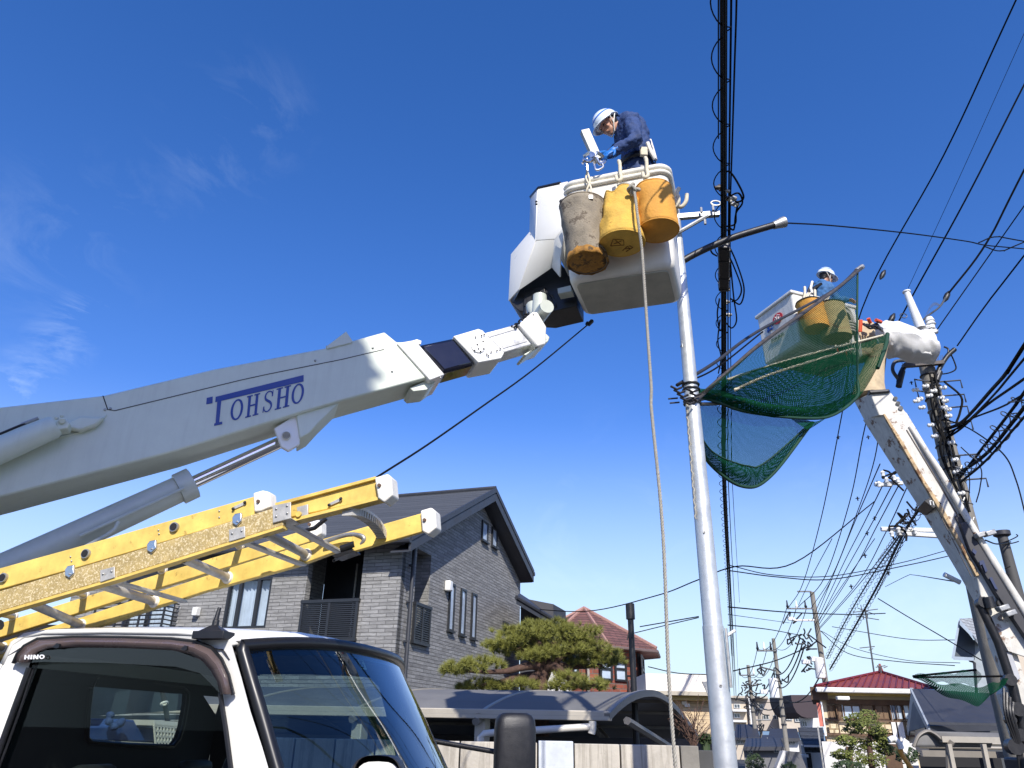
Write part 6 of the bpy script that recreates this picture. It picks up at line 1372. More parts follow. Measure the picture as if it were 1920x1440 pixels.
q = MB(); a, b, c = PY(1316, 1278, 15), PY(1326, 1278, 15), PY(1329, 1306, 15); q.prism([a, b, c], Vector((0, .03, 0))); tag(mk('metal_panel', q, M_zinc), 'small triangular metal panel beside the steel pole', 'panel')
# white rocks / plaster glimpsed through the pine
q = MB(); a, b = PY(1020, 1300, 20), PY(1072, 1300, 20); q.prism([gz(a, 0), gz(b, 0), gz(b, PY(1070, 1268, 20).z), gz(a, PY(1030, 1258, 20).z)], Vector((0, .3, 0)))
tag(mk('garden_wall', q, mat('mottled_white', (.62, .60, .57), .9, var=.2, vs=14, spots=(.12, .10, .09), ss=7, st=.53, bump=.6)), 'white mottled stone garden wall seen through the pine branches', 'wall')
# =================================================================== CONCRETE WALL
cw = root('concrete_wall', PY(1080, 1420, 8.5), 'weathered concrete panel wall below the carport', 'wall')
wz = PY(1080, 1394, 8.5).z; xs0 = [PY(x, 1400, 8.5).x for x in (480, 555, 630, 705, 780, 863, 935, 1008, 1075, 1161, 1272, 1308)]
for i in range(len(xs0)-1):
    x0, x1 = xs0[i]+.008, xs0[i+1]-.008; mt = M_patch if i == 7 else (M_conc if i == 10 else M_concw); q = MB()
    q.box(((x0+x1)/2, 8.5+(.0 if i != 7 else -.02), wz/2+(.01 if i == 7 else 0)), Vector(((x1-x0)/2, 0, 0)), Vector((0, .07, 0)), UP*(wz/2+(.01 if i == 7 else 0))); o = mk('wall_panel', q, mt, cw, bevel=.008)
    if i == 7: o['label'] = 'smooth pale metal patch panel'
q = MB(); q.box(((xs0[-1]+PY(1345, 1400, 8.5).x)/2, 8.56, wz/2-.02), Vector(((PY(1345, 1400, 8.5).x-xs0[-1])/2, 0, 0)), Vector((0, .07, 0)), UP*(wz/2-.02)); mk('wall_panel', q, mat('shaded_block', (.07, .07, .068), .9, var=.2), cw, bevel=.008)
# =================================================================== CARPORT
cp = root('carport', PY(1000, 1400, 10.5), 'curved dark-panelled carport with beige frame behind the concrete wall', 'carport')
M_cpf = mat('carport_bronze', (.42, .38, .31), .45, metal=.2, var=.06); M_cpf2 = mat('carport_bronze_dark', (.20, .18, .15), .5, var=.1)
M_poly = mat('smoked_polycarbonate', (.15, .148, .145), .6, var=.12, vs=2, spec=.35)
cE0 = PY(1143, 1342, 10); ca = AZ(25); cbm = AZ(-65)
CPp = Pl(cE0, -cbm)
prof_px = [(1143, 1343), (1160, 1325), (1183, 1308), (1208, 1299), (1232, 1300), (1253, 1312), (1275, 1334), (1297, 1362), (1317, 1393)]
prof = bez([CPp(*p) for p in prof_px], 3); LEN = 8.0
cb2 = (PY(700, 1330, 10.3)-cE0); cbm = Vector((cb2.x, cb2.y, 0)).normalized()
q = MB()
q.loft([prof, [p+cbm*LEN for p in prof]], closed=False); mk('roof_panel', q, M_poly, cp, smooth=60, solid=.008)
def rib(s, w, nm, h=.03):
    q = MB(); rg = []
    for i, p in enumerate(prof):
        t = (prof[min(i+1, len(prof)-1)]-prof[max(i-1, 0)]).normalized(); n_ = t.cross(cbm).normalized(); n_ = n_ if n_.z > 0 or abs(n_.z) < .3 and n_.y < 0 else -n_
        b = p+cbm*s; rg.append([b+n_*h-cbm*w/2, b+n_*h+cbm*w/2, b-n_*h*1.6+cbm*w/2, b-n_*h*1.6-cbm*w/2])
    q.loft(rg); return mk(nm, q, M_cpf if w < .06 else mat('arch_brown', (.24, .22, .19), .5), cp, smooth=40)
rib(.03, .07, 'arch_frame', .035)
for k in range(1, 5): rib(k*1.62, .05, 'roof_rib', .012)
for i in (4, 8, 12, 15, 18, 21): p = prof[i]-UP*.03; q = MB(); q.box(p+cbm*LEN/2, cbm*LEN/2, ca*.035, UP*.022); mk('purlin', q, M_cpf2, cp)
q = MB(); q.prism([cE0+UP*.055, cE0+UP*.055+cbm*LEN, cE0-UP*.06+cbm*LEN, cE0-UP*.06], ca*.1); mk('front_gutter', q, M_cpf, cp, bevel=.01)
q = MB(); pe = prof[-1]; q.box(pe+cbm*LEN/2-UP*.05, cbm*LEN/2, ca*.05, UP*.06); mk('back_gutter', q, M_cpf2, cp)
for x in (886, 640):
    p = CPp.o; a = PY(x, 1370, 9.95); s = (a-cE0).dot(cbm); b = cE0+cbm*s+ca*.2; q = MB(); q.box(gz(b, (b.z-.05)/2), cbm*.065, ca*.08, UP*((b.z-.05)/2)); po = mk('post', q, M_cpf, cp, bevel=.01)
    q = MB(); q.box(b+UP*.0, cbm*.08, ca*.09, UP*.012); mk('post_cap', q, M_cpf, po)
    for k in range(8): 
        pass
    q = MB(); rg = [prof[i]+cbm*s-UP*.09 for i in range(0, len(prof), 2)]; q.tube(rg, .05, 6); mk('cantilever_beam', q, M_cpf2, cp, smooth=50)
q = MB(); s0 = (PY(1100, 1370, 9.95)-cE0).dot(cbm); q.tube([cE0+cbm*(s0-.45)+ca*.15-UP*.05, cE0+cbm*(s0-.4)+ca*2.4-UP*.35], .05, 6); mk('cantilever_beam', q, M_cpf2, cp)
M_pvc = mat('cream_pipe', (.62, .58, .50), .4, var=.05)
q = MB(); q.tube([PY(1111, 1352, 9.9), PY(1111, 1366, 9.9), PY(1109, 1376, 9.9)], .045, 12); q.tube([PY(1106, 1363, 9.9), PY(925, 1374, 9.9), PY(908, 1376, 9.9), PY(901, 1382, 9.9), PY(901, 1430, 9.9)], .042, 12); mks('drain_pipe', q, M_pvc, cp, smooth=50)
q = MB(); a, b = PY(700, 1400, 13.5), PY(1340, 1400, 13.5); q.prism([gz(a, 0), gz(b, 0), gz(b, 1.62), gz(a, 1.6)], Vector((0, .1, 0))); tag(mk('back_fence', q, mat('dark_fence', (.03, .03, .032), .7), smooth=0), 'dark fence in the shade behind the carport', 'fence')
# =================================================================== TREES
def tuft(q, c, d, L, n, w=.006, spread=.9):
    for _ in range(n):
        v = (d+Vector((random.gauss(0, 1), random.gauss(0, 1), random.gauss(0, 1)))*spread*.5).normalized(); s = v.orthogonal().normalized()*w; l = L*random.uniform(.6, 1.1)
        b = len(q.v); q.v += [c+s, c-s, c+v*l]; q.f.append((b, b+1, b+2))
pt = root('pine_tree', gz(PY(1013, 1330, 14), 0), 'cloud-pruned pine with layered green pads beside the grey house', 'pine tree')
PT = lambda x, y, d=0: PY(x, y, 14+d)
q = MB(); base = gz(PT(1012, 1330), 0)
q.tube(bez([base, gz(base, 1.2)+Vector((.03, 0, 0)), PT(1012, 1300), PT(1014, 1275), PT(1023, 1255), PT(1018, 1238), PT(1030, 1215)], 5), [.17-.0028*i for i in range(31)], 10); tk = mk('trunk', q, M_bark, pt, smooth=60); remeshless = 0
q = MB()
limbs = [((1020, 1258, 0), (1005, 1248, -.1), (985, 1250, -.2), (950, 1258, -.3), (910, 1260, -.35), (870, 1258, -.4)), ((1014, 1268, 0), (985, 1268, .2), (955, 1275, .1), (920, 1283, 0), (890, 1285, 0)),
         ((1025, 1250, 0), (1045, 1235, .1), (1070, 1222, .2), (1110, 1215, .2), (1140, 1225, .1)), ((1022, 1255, 0), (1040, 1250, -.2), (1065, 1270, -.3), (1095, 1282, -.4), (1120, 1285, -.4)),
         ((1018, 1245, 0), (1000, 1228, .1), (975, 1218, .3), (940, 1215, .3)), ((1020, 1235, 0), (1010, 1210, 0), (990, 1195, .1), (960, 1190, .2)), ((1028, 1225, 0), (1045, 1205, 0), (1075, 1190, 0), (1100, 1195, .1)), ((1030, 1250, 0), (1075, 1250, .3), (1130, 1248, .4)), ((1012, 1262, 0), (995, 1275, -.2), (975, 1286, -.3))]
for lb_ in limbs: p = bez([PT(*a) for a in lb_], 5); q.tube(p, [.075*(1-i/len(p))+.018 for i in range(len(p))], 7)
mks('limb', q, M_bark, pt, smooth=60)
pads = [(870, 1256, 38, 12, -.4), (905, 1248, 42, 13, -.3), (850, 1262, 20, 8, -.4), (905, 1287, 36, 11, 0), (930, 1292, 30, 8, .1), (875, 1292, 18, 6, 0), (960, 1222, 48, 14, .3), (935, 1212, 32, 10, .3), (985, 1206, 55, 16, .1), (950, 1190, 34, 10, .3), (1000, 1184, 56, 13, .1), (1030, 1175, 44, 11, 0), (1045, 1196, 60, 16, -.1),
        (1080, 1188, 52, 15, 0), (1062, 1218, 44, 12, -.2), (1020, 1228, 36, 11, -.3), (1098, 1212, 44, 15, .1), (1130, 1230, 40, 15, .2), (1152, 1243, 20, 10, .2), (1110, 1248, 44, 10, .3), (1075, 1240, 24, 8, .3), (1085, 1284, 46, 12, -.4), (1120, 1290, 32, 9, -.4), (1065, 1270, 24, 9, -.3), (985, 1288, 32, 9, -.3), (1050, 1292, 24, 7, -.2), (1000, 1235, 30, 9, -.2)]
q = MB(); k_ = 14*1.0/1545
for cx, cy, rx, ry, dd in pads:
    c = PT(cx, cy, dd); R1, R3 = rx*k_, ry*k_*1.15; R2 = min(R1*.9, .5)
    for _ in range(int(13+rx*ry*.085)):
        a = random.uniform(0, 2*math.pi); r = math.sqrt(random.random()); h = random.uniform(-.55, 1)*math.sqrt(1-r*r*.9)
        wob = 1+.25*noise.noise(Vector((a*1.3, cx*.1, 0)))
        p = c+Vector((R1*r*math.cos(a)*wob, R2*r*math.sin(a)*wob, R3*h))
        tuft(q, p, Vector((.5*math.cos(a)*r, .5*math.sin(a)*r, .75)), .125, 44, .0045, 1.1)
fo = mk('needle_pads', q, M_needle, pt, smooth=0)
def leafblob(q, c, rx, ry, rz, n, s):
    for _ in range(n):
        u = Vector((random.gauss(0, 1), random.gauss(0, 1), random.gauss(0, 1))).normalized()*random.uniform(.55, 1)**.6
        f_ = 1+.35*noise.noise(u*2+c*.3)
        p = c+Vector((u.x*rx, u.y*ry, u.z*rz))*f_; a = Vector((random.gauss(0, 1), random.gauss(0, 1), random.gauss(0, .6))).normalized()*s; b = a.orthogonal().normalized()*s*.6
        k = len(q.v); q.v += [p-a, p+b, p+a, p-b]; q.f.append((k, k+1, k+2, k+3))
M_leaf2 = mat('garden_pine_leaves', (.13, .15, .03), .7, var=.4, vs=2)
t2 = root('garden_tree', gz(PY(1632, 1420, 20), 0), 'small cloud-pruned garden tree in front of the red-roofed house', 'tree')
q = MB()
for cx, cy, rx, ry, dd in ((1605, 1350, 22, 12, 0), (1625, 1342, 20, 11, .2), (1600, 1366, 20, 10, .3), (1628, 1362, 26, 14, -.2), (1645, 1372, 16, 9, 0), (1585, 1388, 20, 9, 0), (1612, 1398, 24, 12, .2), (1640, 1395, 24, 12, .1), (1660, 1405, 14, 10, .2), (1578, 1414, 18, 8, 0), (1600, 1422, 26, 13, 0), (1640, 1425, 22, 12, 0), (1655, 1386, 12, 7, 0)):
    c = PY(cx, cy, 20+dd); leafblob(q, c, rx*.0130, .3, ry*.0130, 420, .035)
mk('foliage', q, M_leaf2, t2, smooth=0)
q = MB(); b_ = gz(PY(1634, 1420, 20), 0); q.tube([b_, PY(1634, 1430, 20), PY(1630, 1400, 20), PY(1632, 1370, 20), PY(1620, 1350, 20)], [.09, .08, .07, .05, .03], 8); mk('trunk', q, M_bark, t2, smooth=60)
def bush(label, x, y, D, rx, ry, n=700, nm='shrub', m_=None):
    c = PY(x, y, D); k = D/1545; q = MB(); leafblob(q, c, rx*k, rx*k*.8, ry*k, n, max(.03, rx*k*.06)); q.tube([gz(c, 0), c], .05, 6); tag(mk(nm, q, m_ or M_leaf, smooth=0), label, 'shrub')
bush('round dark shrub at the bottom right of the steel pole', 1417, 1432, 24, 18, 16, 900)
bush('dark garden shrub beside the yellow hose', 1700, 1415, 19, 22, 14, 700); bush('low dark shrub below the small garden tree', 1590, 1436, 19, 30, 9, 600)
bush('dark shrub in front of the small white shed', 1480, 1440, 22, 14, 10, 400)
q = MB()
for i in range(26):
    a = PY(1300+random.uniform(-6, 6), 1400, 9.4); b = a+Vector((random.uniform(-.28, .28), random.uniform(-.1, .2), random.uniform(.2, .55))); m2_ = a.lerp(b, .5)+Vector((random.uniform(-.05, .05), 0, .04)); q.tube([a, m2_, b], [.006, .005, .003], 4)
    for _ in range(5): p = a.lerp(b, random.uniform(.3, 1)); l = Vector((random.gauss(0, .025), .01, random.gauss(0, .025))); k = len(q.v); q.v += [p, p+l, p+l*.5+Vector((.01, 0, .012))]; q.f.append((k, k+1, k+2))
tag(mk('bare_shrub', q, M_bark, smooth=0), 'bare reddish twiggy shrub at the carport corner beside the steel pole', 'shrub')
bush('green leafy shrub at the foot of the twiggy one', 1322, 1385, 9.6, 12, 10, 200)
# behind the photographer: unseen tree added to shade the boom, and the row of houses that the glass reflects
def bigtree(x, y, zc, r, n, label):
    t = root('shadow_caster_tree', (x, y, 0), label, 'tree'); q = MB(); q.tube([(x, y, 0), (x+.1, y, zc*.5), (x, y+.1, zc)], [.22, .17, .1], 10); mk('trunk', q, M_bark, t, smooth=60)
    q = MB()
    for cx_, cz_, rx, rz_ in ((-3.6, 8.2, .9, .65), (-2.9, 8.6, .9, .8), (-2.2, 9.1, .9, .85), (-1.5, 9.6, .85, .85), (-.9, 9.95, .8, .8), (-.45, 10.1, .6, .75), (-2.6, 9.9, 1.1, .8), (-4.4, 8.6, 1.0, .8), (-1.4, 10.6, .8, .6), (-4.2, 9.8, 1.2, .9), (-.1, 9.75, .3, .35)):
        leafblob(q, Vector((cx_, y, cz_)), rx, .8, rz_, n, .15)
    b3 = MB()
    for e in ((-3.0, 8.8), (-1.6, 9.7), (-4.2, 9.5), (-5.6, 9.0)): b3.tube(bez([(x, y, 6.8), ((x+e[0])/2-.1, y+.1, (7.3+e[1])/2), (e[0], y, e[1])], 5), [.09-.006*i for i in range(11)], 6)
    mks('limb', b3, M_bark, t, smooth=60)
    mk('crown', q, M_leaf, t, smooth=0)
# =================================================================== TOWN AT THE RIGHT
M_wallw = mat('white_render', (.66, .65, .62), .85, var=.06, vs=1); M_wallb = mat('beige_render', (.50, .43, .34), .85, var=.08, vs=1)
M_tile = brickmat('dark_tiles', ((.040, .046, .055), (.055, .062, .072)), (.02, .022, .026), 0, bw=.28, bh=.2, msz=.03, bump=.8)
M_slate = mat('dark_slate', (.035, .037, .045), .55, var=.15, vs=2); M_redm = mat('red_metal_roof', (.24, .05, .035), .55, var=.15, vs=1.5)
M_timber = mat('brown_timber', (.10, .055, .03), .7, var=.3); M_cream = mat('cream_wall', (.62, .52, .36), .85, var=.06, vs=1)
M_pane = mat('dark_pane', (.06, .075, .09), .12, var=.3, vs=1, coat=.6)
def rect(par, name, x0, x1, y0, y1, D, th, m_, sub=None):      # upright rectangular slab at distance D
    a, b = PY(x0, (y0+y1)/2, D), PY(x1, (y0+y1)/2, D); xm = (x0+x1)/2; z1, z0 = PY(xm, y0, D).z, PY(xm, y1, D).z
    q = MB(); q.prism([Vector((a.x, D, z0)), Vector((b.x, D, z0)), Vector((b.x, D, z1)), Vector((a.x, D, z1))], Vector(((a.x+b.x)/2/D*th, th, 0))); return mk(name, q, m_, par, smooth=0)
def win(par, x0, x1, y0, y1, D, fm=None, pm=None, mull=1, curtain=False):
    w = rect(par, 'window', x0, x1, y0, y1, D-.03, .06, pm or M_pane); xm = (x0+x1)/2
    a, b = PY(x0, y0, D).x, PY(x1, y0, D).x; z1, z0 = PY(xm, y0, D).z, PY(xm, y1, D).z; q = MB(); Y = D-.05; f = min(.05, abs(b-a)*.06)
    q.ring([Vector((a, Y, z0)), Vector((b, Y, z0)), Vector((b, Y, z1)), Vector((a, Y, z1))], [Vector((a+f, Y, z0+f)), Vector((b-f, Y, z0+f)), Vector((b-f, Y, z1-f)), Vector((a+f, Y, z1-f))], Vector((0, .05, 0)))
    for k in range(1, mull+1): x = a+(b-a)*k/(mull+1); q.box((x, Y+.02, (z0+z1)/2), Vector((f*.5, 0, 0)), Vector((0, .02, 0)), UP*((z1-z0)/2-f))
    mk('frame', q, fm or M_timber, w, smooth=0); return w
# red-roofed house
h = root('timber_house', PY(1640, 1440, 30), 'cream and timber house under a red metal hipped roof', 'house'); D = 30
rect(h, 'upper_wall', 1545, 1760, 1290, 1450, D, 7, M_cream); rect(h, 'yellow_band', 1550, 1760, 1300, 1305, D-.3, .3, mat('yellow_band', (.55, .42, .12), .6)); 
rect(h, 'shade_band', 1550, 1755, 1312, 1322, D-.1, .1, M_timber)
top = PY(1640, 1263, D+4); zz = PY(1640, 1289, D-1).z; c = Vector((top.x, D+3.5, 0)); hxw = 4.6; q = MB()
cr_ = [Vector((PY(1530, 1290, D-.8).x, D-.8, zz)), Vector((PY(1755, 1290, D-.8).x, D-.8, zz)), Vector((PY(1750, 1290, D).x*1.25, D+8, zz)), Vector((PY(1545, 1290, D).x*1.25, D+8, zz))]
apx = Vector((top.x, D+3.4, top.z)); q.add(cr_+[apx], [(0, 1, 4), (1, 2, 4), (2, 3, 4), (3, 0, 4), (3, 2, 1, 0)]); rfm = mk('roof', q, M_redm, h, smooth=0)
q = MB()
for k in range(0, 19):
    a = cr_[0].lerp(cr_[1], k/18); t = abs(k/18-.5)*2; xa = apx.lerp(cr_[0] if k < 9 else cr_[1], t) ; q.tube([a+UP*.03, xa+UP*.03], .028, 4)
for a in cr_: q.tube([a+UP*.03, apx+UP*.04], .06, 5)
mks('roof_seam', q, mat('dark_red_seam', (.16, .018, .018), .5), rfm)
q = MB(); q.tube([apx, apx+UP*.35], [.12, .04], 8); mk('finial', q, M_redm, rfm)
q = MB(); q.tube([cr_[0]-UP*.1, cr_[1]-UP*.1], .09, 6); mk('gutter', q, M_porc, rfm)
for x0, x1, m_ in ((1552, 1577, 2), (1579, 1612, 1), (1614, 1636, 0), (1638, 1668, 1), (1670, 1690, 1), (1692, 1704, 0)): win(h, x0, x1, 1322, 1349, D, pm=(mat('wood_shutter', (.16, .10, .055), .6, var=.2, vs=6) if x0 in (1614, 1638, 1552) else M_frost), mull=m_)
for x0, x1 in ((1555, 1572), (1648, 1672), (1700, 1715)): rect(h, 'balcony_screen', x0, x1, 1357, 1374, D-.2, .05, brickmat('lattice_%d' % x0, ((.62, .52, .34), (.58, .48, .32)), (.3, .22, .12), 0, bw=.25, bh=.2, msz=.03))
for x0, x1 in ((1674, 1682), (1685, 1696)): rect(h, 'hanging_laundry', x0, x1, 1354, 1390, D-.25, .03, M_wallw)
for x in (1545, 1572, 1646, 1673, 1684, 1698): rect(h, 'timber_post', x, x+1.6, 1322, 1395, D-.15, .1, M_timber)
rect(h, 'timber_rail', 1545, 1715, 1350, 1353, D-.18, .1, M_timber); rect(h, 'timber_rail', 1545, 1715, 1376, 1380, D-.18, .1, M_timber)
rect(h, 'outer_eave', 1520, 1552, 1288, 1312, D-.5, 4, M_timber)
q = MB(); q.box(PY(1580, 1309, 29), Vector((.22, 0, 0)), Vector((0, .1, 0)), UP*.06); tag(mk('lamp_box', q, M_porc, bevel=.02), 'white lamp box hanging below the eave of the red-roofed house', 'lamp')
q = MB(); a = PY(1633, 1263, 33.4); b = PY(1617, 1120, 33.4); q.tube([a, b], .035, 6); mst = mk('mast', q, M_gwire); 
def antenna(label, pts, D, bars):
    r_ = root('antenna', PY(*pts[0], D), label, 'antenna'); q = MB(); q.tube([PY(*p, D) for p in pts], .022*D/30+.01, 6); mk('mast', q, M_gwire, r_)
    q = MB()
    for x0, y0, x1, y1 in bars: q.tube([PY(x0, y0, D), PY(x1, y1, D)], .012*D/30+.006, 5)
    mks('element', q, M_gwire, r_)
bpy.data.objects.remove(mst)
antenna('tall thin television antenna on the red-roofed house', [(1639, 1262), (1631, 1205), (1622, 1140)], 33, [(1600, 1148, 1646, 1142), (1608, 1140, 1640, 1152), (1605, 1155, 1648, 1162), (1614, 1134, 1620, 1162), (1626, 1160, 1627, 1150), (1612, 1215, 1640, 1212), (1629, 1219, 1637, 1216)])
antenna('short dish aerial right of the tall antenna', [(1652, 1262), (1651, 1250)], 33, [(1642, 1251, 1660, 1248), (1657, 1252, 1664, 1249), (1645, 1247, 1649, 1255)])
# dark blue-grey roofed house, gable to the left
h = root('dark_roof_house', PY(1790, 1440, 22), 'low house with a dark slate roof, partly hidden by the concrete pole', 'house'); D = 22
q = MB(); a, b, c, d = PY(1709, 1291, 22), PY(1858, 1300, 24), PY(1868, 1358, 21), PY(1743, 1361, 20.2); q.prism([d, c, b, a], UP*-.15); mk('roof', q, M_slate, h, smooth=0)
q = MB(); e = PY(1700, 1366, 23.5); q.prism([a+UP*.02, d, d-UP*.2, a-UP*.25], Vector((-.05, 0, 0))); q.prism([a+UP*.02, e, e-UP*.2, a-UP*.25], Vector((.05, 0, 0))); mks('bargeboard', q, mat('grey_board', (.28, .31, .34), .5), h)
q = MB(); q.prism([PY(1712, 1305, 22.2), PY(1738, 1362, 21), PY(1704, 1372, 22.5)], Vector((0.3, .6, 0))); mk('gable_end', q, mat('gable_dark', (.05, .06, .075), .6), h)
rect(h, 'wall', 1742, 1880, 1361, 1450, 22, 5, mat('dark_wall', (.06, .065, .07), .7)); rect(h, 'gutter', 1743, 1870, 1355, 1360, 20.1, .15, M_fascia)
# pale gabled upper house
h = root('pale_gable_house', PY(1815, 1300, 27), 'pale house with a white-edged gable, high behind the concrete pole', 'house')
q = MB(); a, l, r_ = PY(1797, 1165, 26), PY(1785, 1232, 26), PY(1833, 1200, 26); 
q.prism([PY(1799, 1160, 25.8), PY(1845, 1157, 28), PY(1858, 1200, 27), PY(1831, 1199, 25.4)], UP*-.12); mk('roof', q, brickmat('pale_slate', ((.35, .37, .38), (.28, .3, .31)), (.12, .12, .12), 0, bw=.4, bh=.12), h, smooth=0)
q = MB(); V5 = PY(1810, 1200, 25.6)-CAM; q.prism([PY(1797, 1163, 25.6), PY(1801, 1163, 25.6), PY(1789, 1236, 25.6), PY(1784, 1234, 25.6)], V5*.01); q.prism([PY(1800, 1162, 25.5), PY(1833, 1198, 25.5), PY(1833, 1205, 25.5), PY(1799, 1171, 25.5)], V5*.01); q.prism([PY(1788, 1231, 25.7), PY(1826, 1233, 25.7), PY(1826, 1239, 25.7), PY(1788, 1237, 25.7)], V5*.01); mks('bargeboard', q, mat('blue_grey_board', (.30, .36, .42), .5), h)
q = MB(); q.prism([PY(1800, 1168, 26.2), PY(1828, 1203, 26.2), PY(1828, 1236, 26.2), PY(1789, 1236, 26.2)], V5*.05); mk('gable_end', q, mat('bluegrey_dark', (.07, .085, .10), .7), h)
rect(h, 'wall', 1825, 1845, 1200, 1300, 26.4, 3, mat('bluegrey_wall', (.30, .34, .36), .8)); q = MB(); q.tube([PY(1818, 1238, 25.8), PY(1827, 1243, 25.8), PY(1831, 1300, 25.8)], .05, 6); mk('downpipe', q, M_fascia, h)
h = root('tiled_house', PY(1912, 1150, 27), 'corner of a grey tiled roof at the right edge behind the far boom', 'house')
q = MB(); q.prism([PY(1905, 1125, 27), PY(1960, 1120, 27), PY(1960, 1160, 27), PY(1912, 1145, 27)], Vector((0, 2, 0))); mk('roof', q, M_tile, h); rect(h, 'wall', 1908, 1960, 1150, 1400, 27.4, 3, M_wallb)
# second carport
h = root('carport', PY(1790, 1440, 15), 'small arched carport with beige ribs at the lower right', 'carport'); D = 15
ap_ = bez([PY(*p) for p in [(1713, 1400, 15), (1722, 1380, 15), (1738, 1371, 15), (1752, 1376, 15), (1764, 1386, 15)]], 4); ex = PY(1880, 1374, 15.5)-PY(1738, 1371, 15)
q = MB(); q.loft([ap_, [p+ex for p in ap_]], closed=False); mk('roof_panel', q, M_poly, h, smooth=60, solid=.01)
q = MB(); q.tube(ap_, .035, 6); mk('arch_frame', q, M_cpf2, h, smooth=60)
for p0 in (ap_[-1],): q = MB(); q.box(p0+ex/2, ex/2, Vector((0, .05, 0)), UP*.05); mk('front_gutter', q, M_cpf, h)
for x0, x1 in ((1777, 1785), (1842, 1848)):
    q = MB(); a, b = PY(x0, 1395, 14.9), PY(x1+2, 1450, 14.9); b = gz(b, 0); q.prism([a, a+Vector((.07, 0, 0)), b+Vector((.07, 0, 0)), b], Vector((0, .08, 0))); mk('post', q, M_cpf, h)
for k in range(3): q = MB(); q.tube([PY(1722, 1384+k*8, 15.1+k*.3), PY(1880, 1387+k*8, 15.6+k*.3)], .03, 5); mk('purlin', q, M_cpf, h)
q = MB(); q.tube([PY(1786, 1390, 14.95), PY(1778, 1402, 15), PY(1780, 1450, 15)], .05, 6); mk('brace', q, M_cpf2, h)
rect(h, 'side_panel', 1730, 1890, 1408, 1420, 16.5, .1, M_cpf2); rect(h, 'back_panel', 1725, 1880, 1420, 1450, 17, .1, M_dark)
# small tiled-roof entrance, sheds, and far houses
h = root('tiled_house', PY(1520, 1440, 42), 'small white house with a blue-black tiled roof left of the leaning street pole', 'house')
q = MB(); q.prism([PY(1496, 1364, 42), PY(1543, 1364, 42), PY(1545, 1400, 39), PY(1508, 1400, 39)], UP*-.25); mk('roof', q, M_tile, h, smooth=0)
rect(h, 'wall', 1505, 1548, 1398, 1450, 41, 4, M_wallw); rect(h, 'eave_beam', 1507, 1545, 1397, 1401, 38.8, .3, M_porc); rect(h, 'doorway', 1513, 1522, 1412, 1440, 40.9, .1, M_dark); rect(h, 'canopy', 1500, 1516, 1415, 1420, 39, 1, M_porc)
h = root('curved_roof_house', PY(1510, 1340, 60), 'house with a dark brown curved roof behind the street poles', 'house')
q = MB(); pr_ = [PY(*p, 60) for p in [(1483, 1303), (1484, 1312), (1488, 1325), (1494, 1336), (1503, 1343), (1513, 1346), (1534, 1346), (1530, 1303)]]; q.prism(pr_, Vector((0, 5, 0))); mk('roof', q, mat('plum_roof', (.045, .03, .035), .7, var=.1), h, smooth=0)
rect(h, 'wall', 1500, 1540, 1345, 1372, 61, 3, M_wallw); win(h, 1503, 1512, 1352, 1362, 60.9, fm=M_porc); 
h = root('apartment_block', PY(1430, 1400, 120), 'long beige apartment block far down the street', 'apartment block'); D = 120
rect(h, 'wall', 1373, 1400, 1308, 1370, D-2, 12, M_wallb); rect(h, 'wall', 1400, 1500, 1311, 1370, D, 12, mat('apartment_beige', (.42, .37, .32), .9, var=.05)); rect(h, 'roof_parapet', 1371, 1440, 1305, 1309, D-3, 14, M_concw); rect(h, 'wall', 1460, 1500, 1326, 1372, D-4, 4, M_wallb)
for x, y in ((1376, 1320), (1376, 1338), (1420, 1321), (1450, 1341), (1474, 1342), (1430, 1341), (1405, 1322), (1490, 1345), (1405, 1341)): win(h, x, x+11, y, y+8, D-4.2 if x > 1455 else (D-2.1 if x < 1400 else D-.1), fm=M_porc)
for y in (1330, 1350): rect(h, 'balcony', 1374, 1400, y, y+4, D-3.4, 1.2, M_wallw)
rect(h, 'stair_tower', 1406, 1410, 1306, 1370, D-3, 2, M_wallw)
for i, (x0, x1, y0, y1, D, lab, rc) in enumerate(((1376, 1425, 1358, 1383, 70, 'dark hip-roofed house left of the far street poles', M_slate), (1440, 1500, 1366, 1384, 55, 'house with a dark low roof between the far street poles', M_slate), (1395, 1470, 1384, 1400, 48, 'grey-roofed house beyond the round shrub', M_slate), (1425, 1470, 1378, 1390, 80, 'house with a pale blue sheet on its roof', M_slate))):
    h = root('far_house', PY((x0+x1)/2, 1440, D), lab, 'house')
    q = MB(); q.prism([PY(x0+4, y0, D+3), PY(x1-6, y0, D+3), PY(x1, y1, D-.5), PY(x0, y1, D-.5)], UP*-.2); mk('roof', q, rc, h, smooth=0)
    rect(h, 'wall', x0+1, x1-1, y1, y1+50, D, 5, [M_wallb, M_wallw, mat('grey_render', (.16, .16, .165), .8), M_wallb][i])
    win(h, x0+6, x0+16, y1+4, y1+11, D-.05, fm=M_porc); win(h, x1-20, x1-10, y1+4, y1+11, D-.05, fm=M_porc)
    if i == 3: q = MB(); q.prism([PY(1447, 1371, 79), PY(1462, 1373, 79), PY(1458, 1384, 78), PY(1450, 1384, 78)], UP*.1); mk('blue_sheet', q, mat('blue_sheet', (.05, .2, .5), .6), h)
h = root('white_shed', PY(1500, 1440, 26), 'white shed with slanting dark roof at the bottom between two street poles', 'shed')
q = MB(); q.prism([PY(1456, 1440, 26), PY(1468, 1408, 26), PY(1476, 1408, 26), PY(1476, 1450, 26)], Vector((0, .3, 0))); mk('wall', q, M_wallw, h, smooth=0); q = MB(); q.prism([PY(1474, 1408, 26), PY(1500, 1410, 28), PY(1512, 1440, 27), PY(1478, 1440, 25.5)], UP*-.1); mk('roof', q, mat('grey_slab', (.12, .12, .12), .8), h, smooth=0)
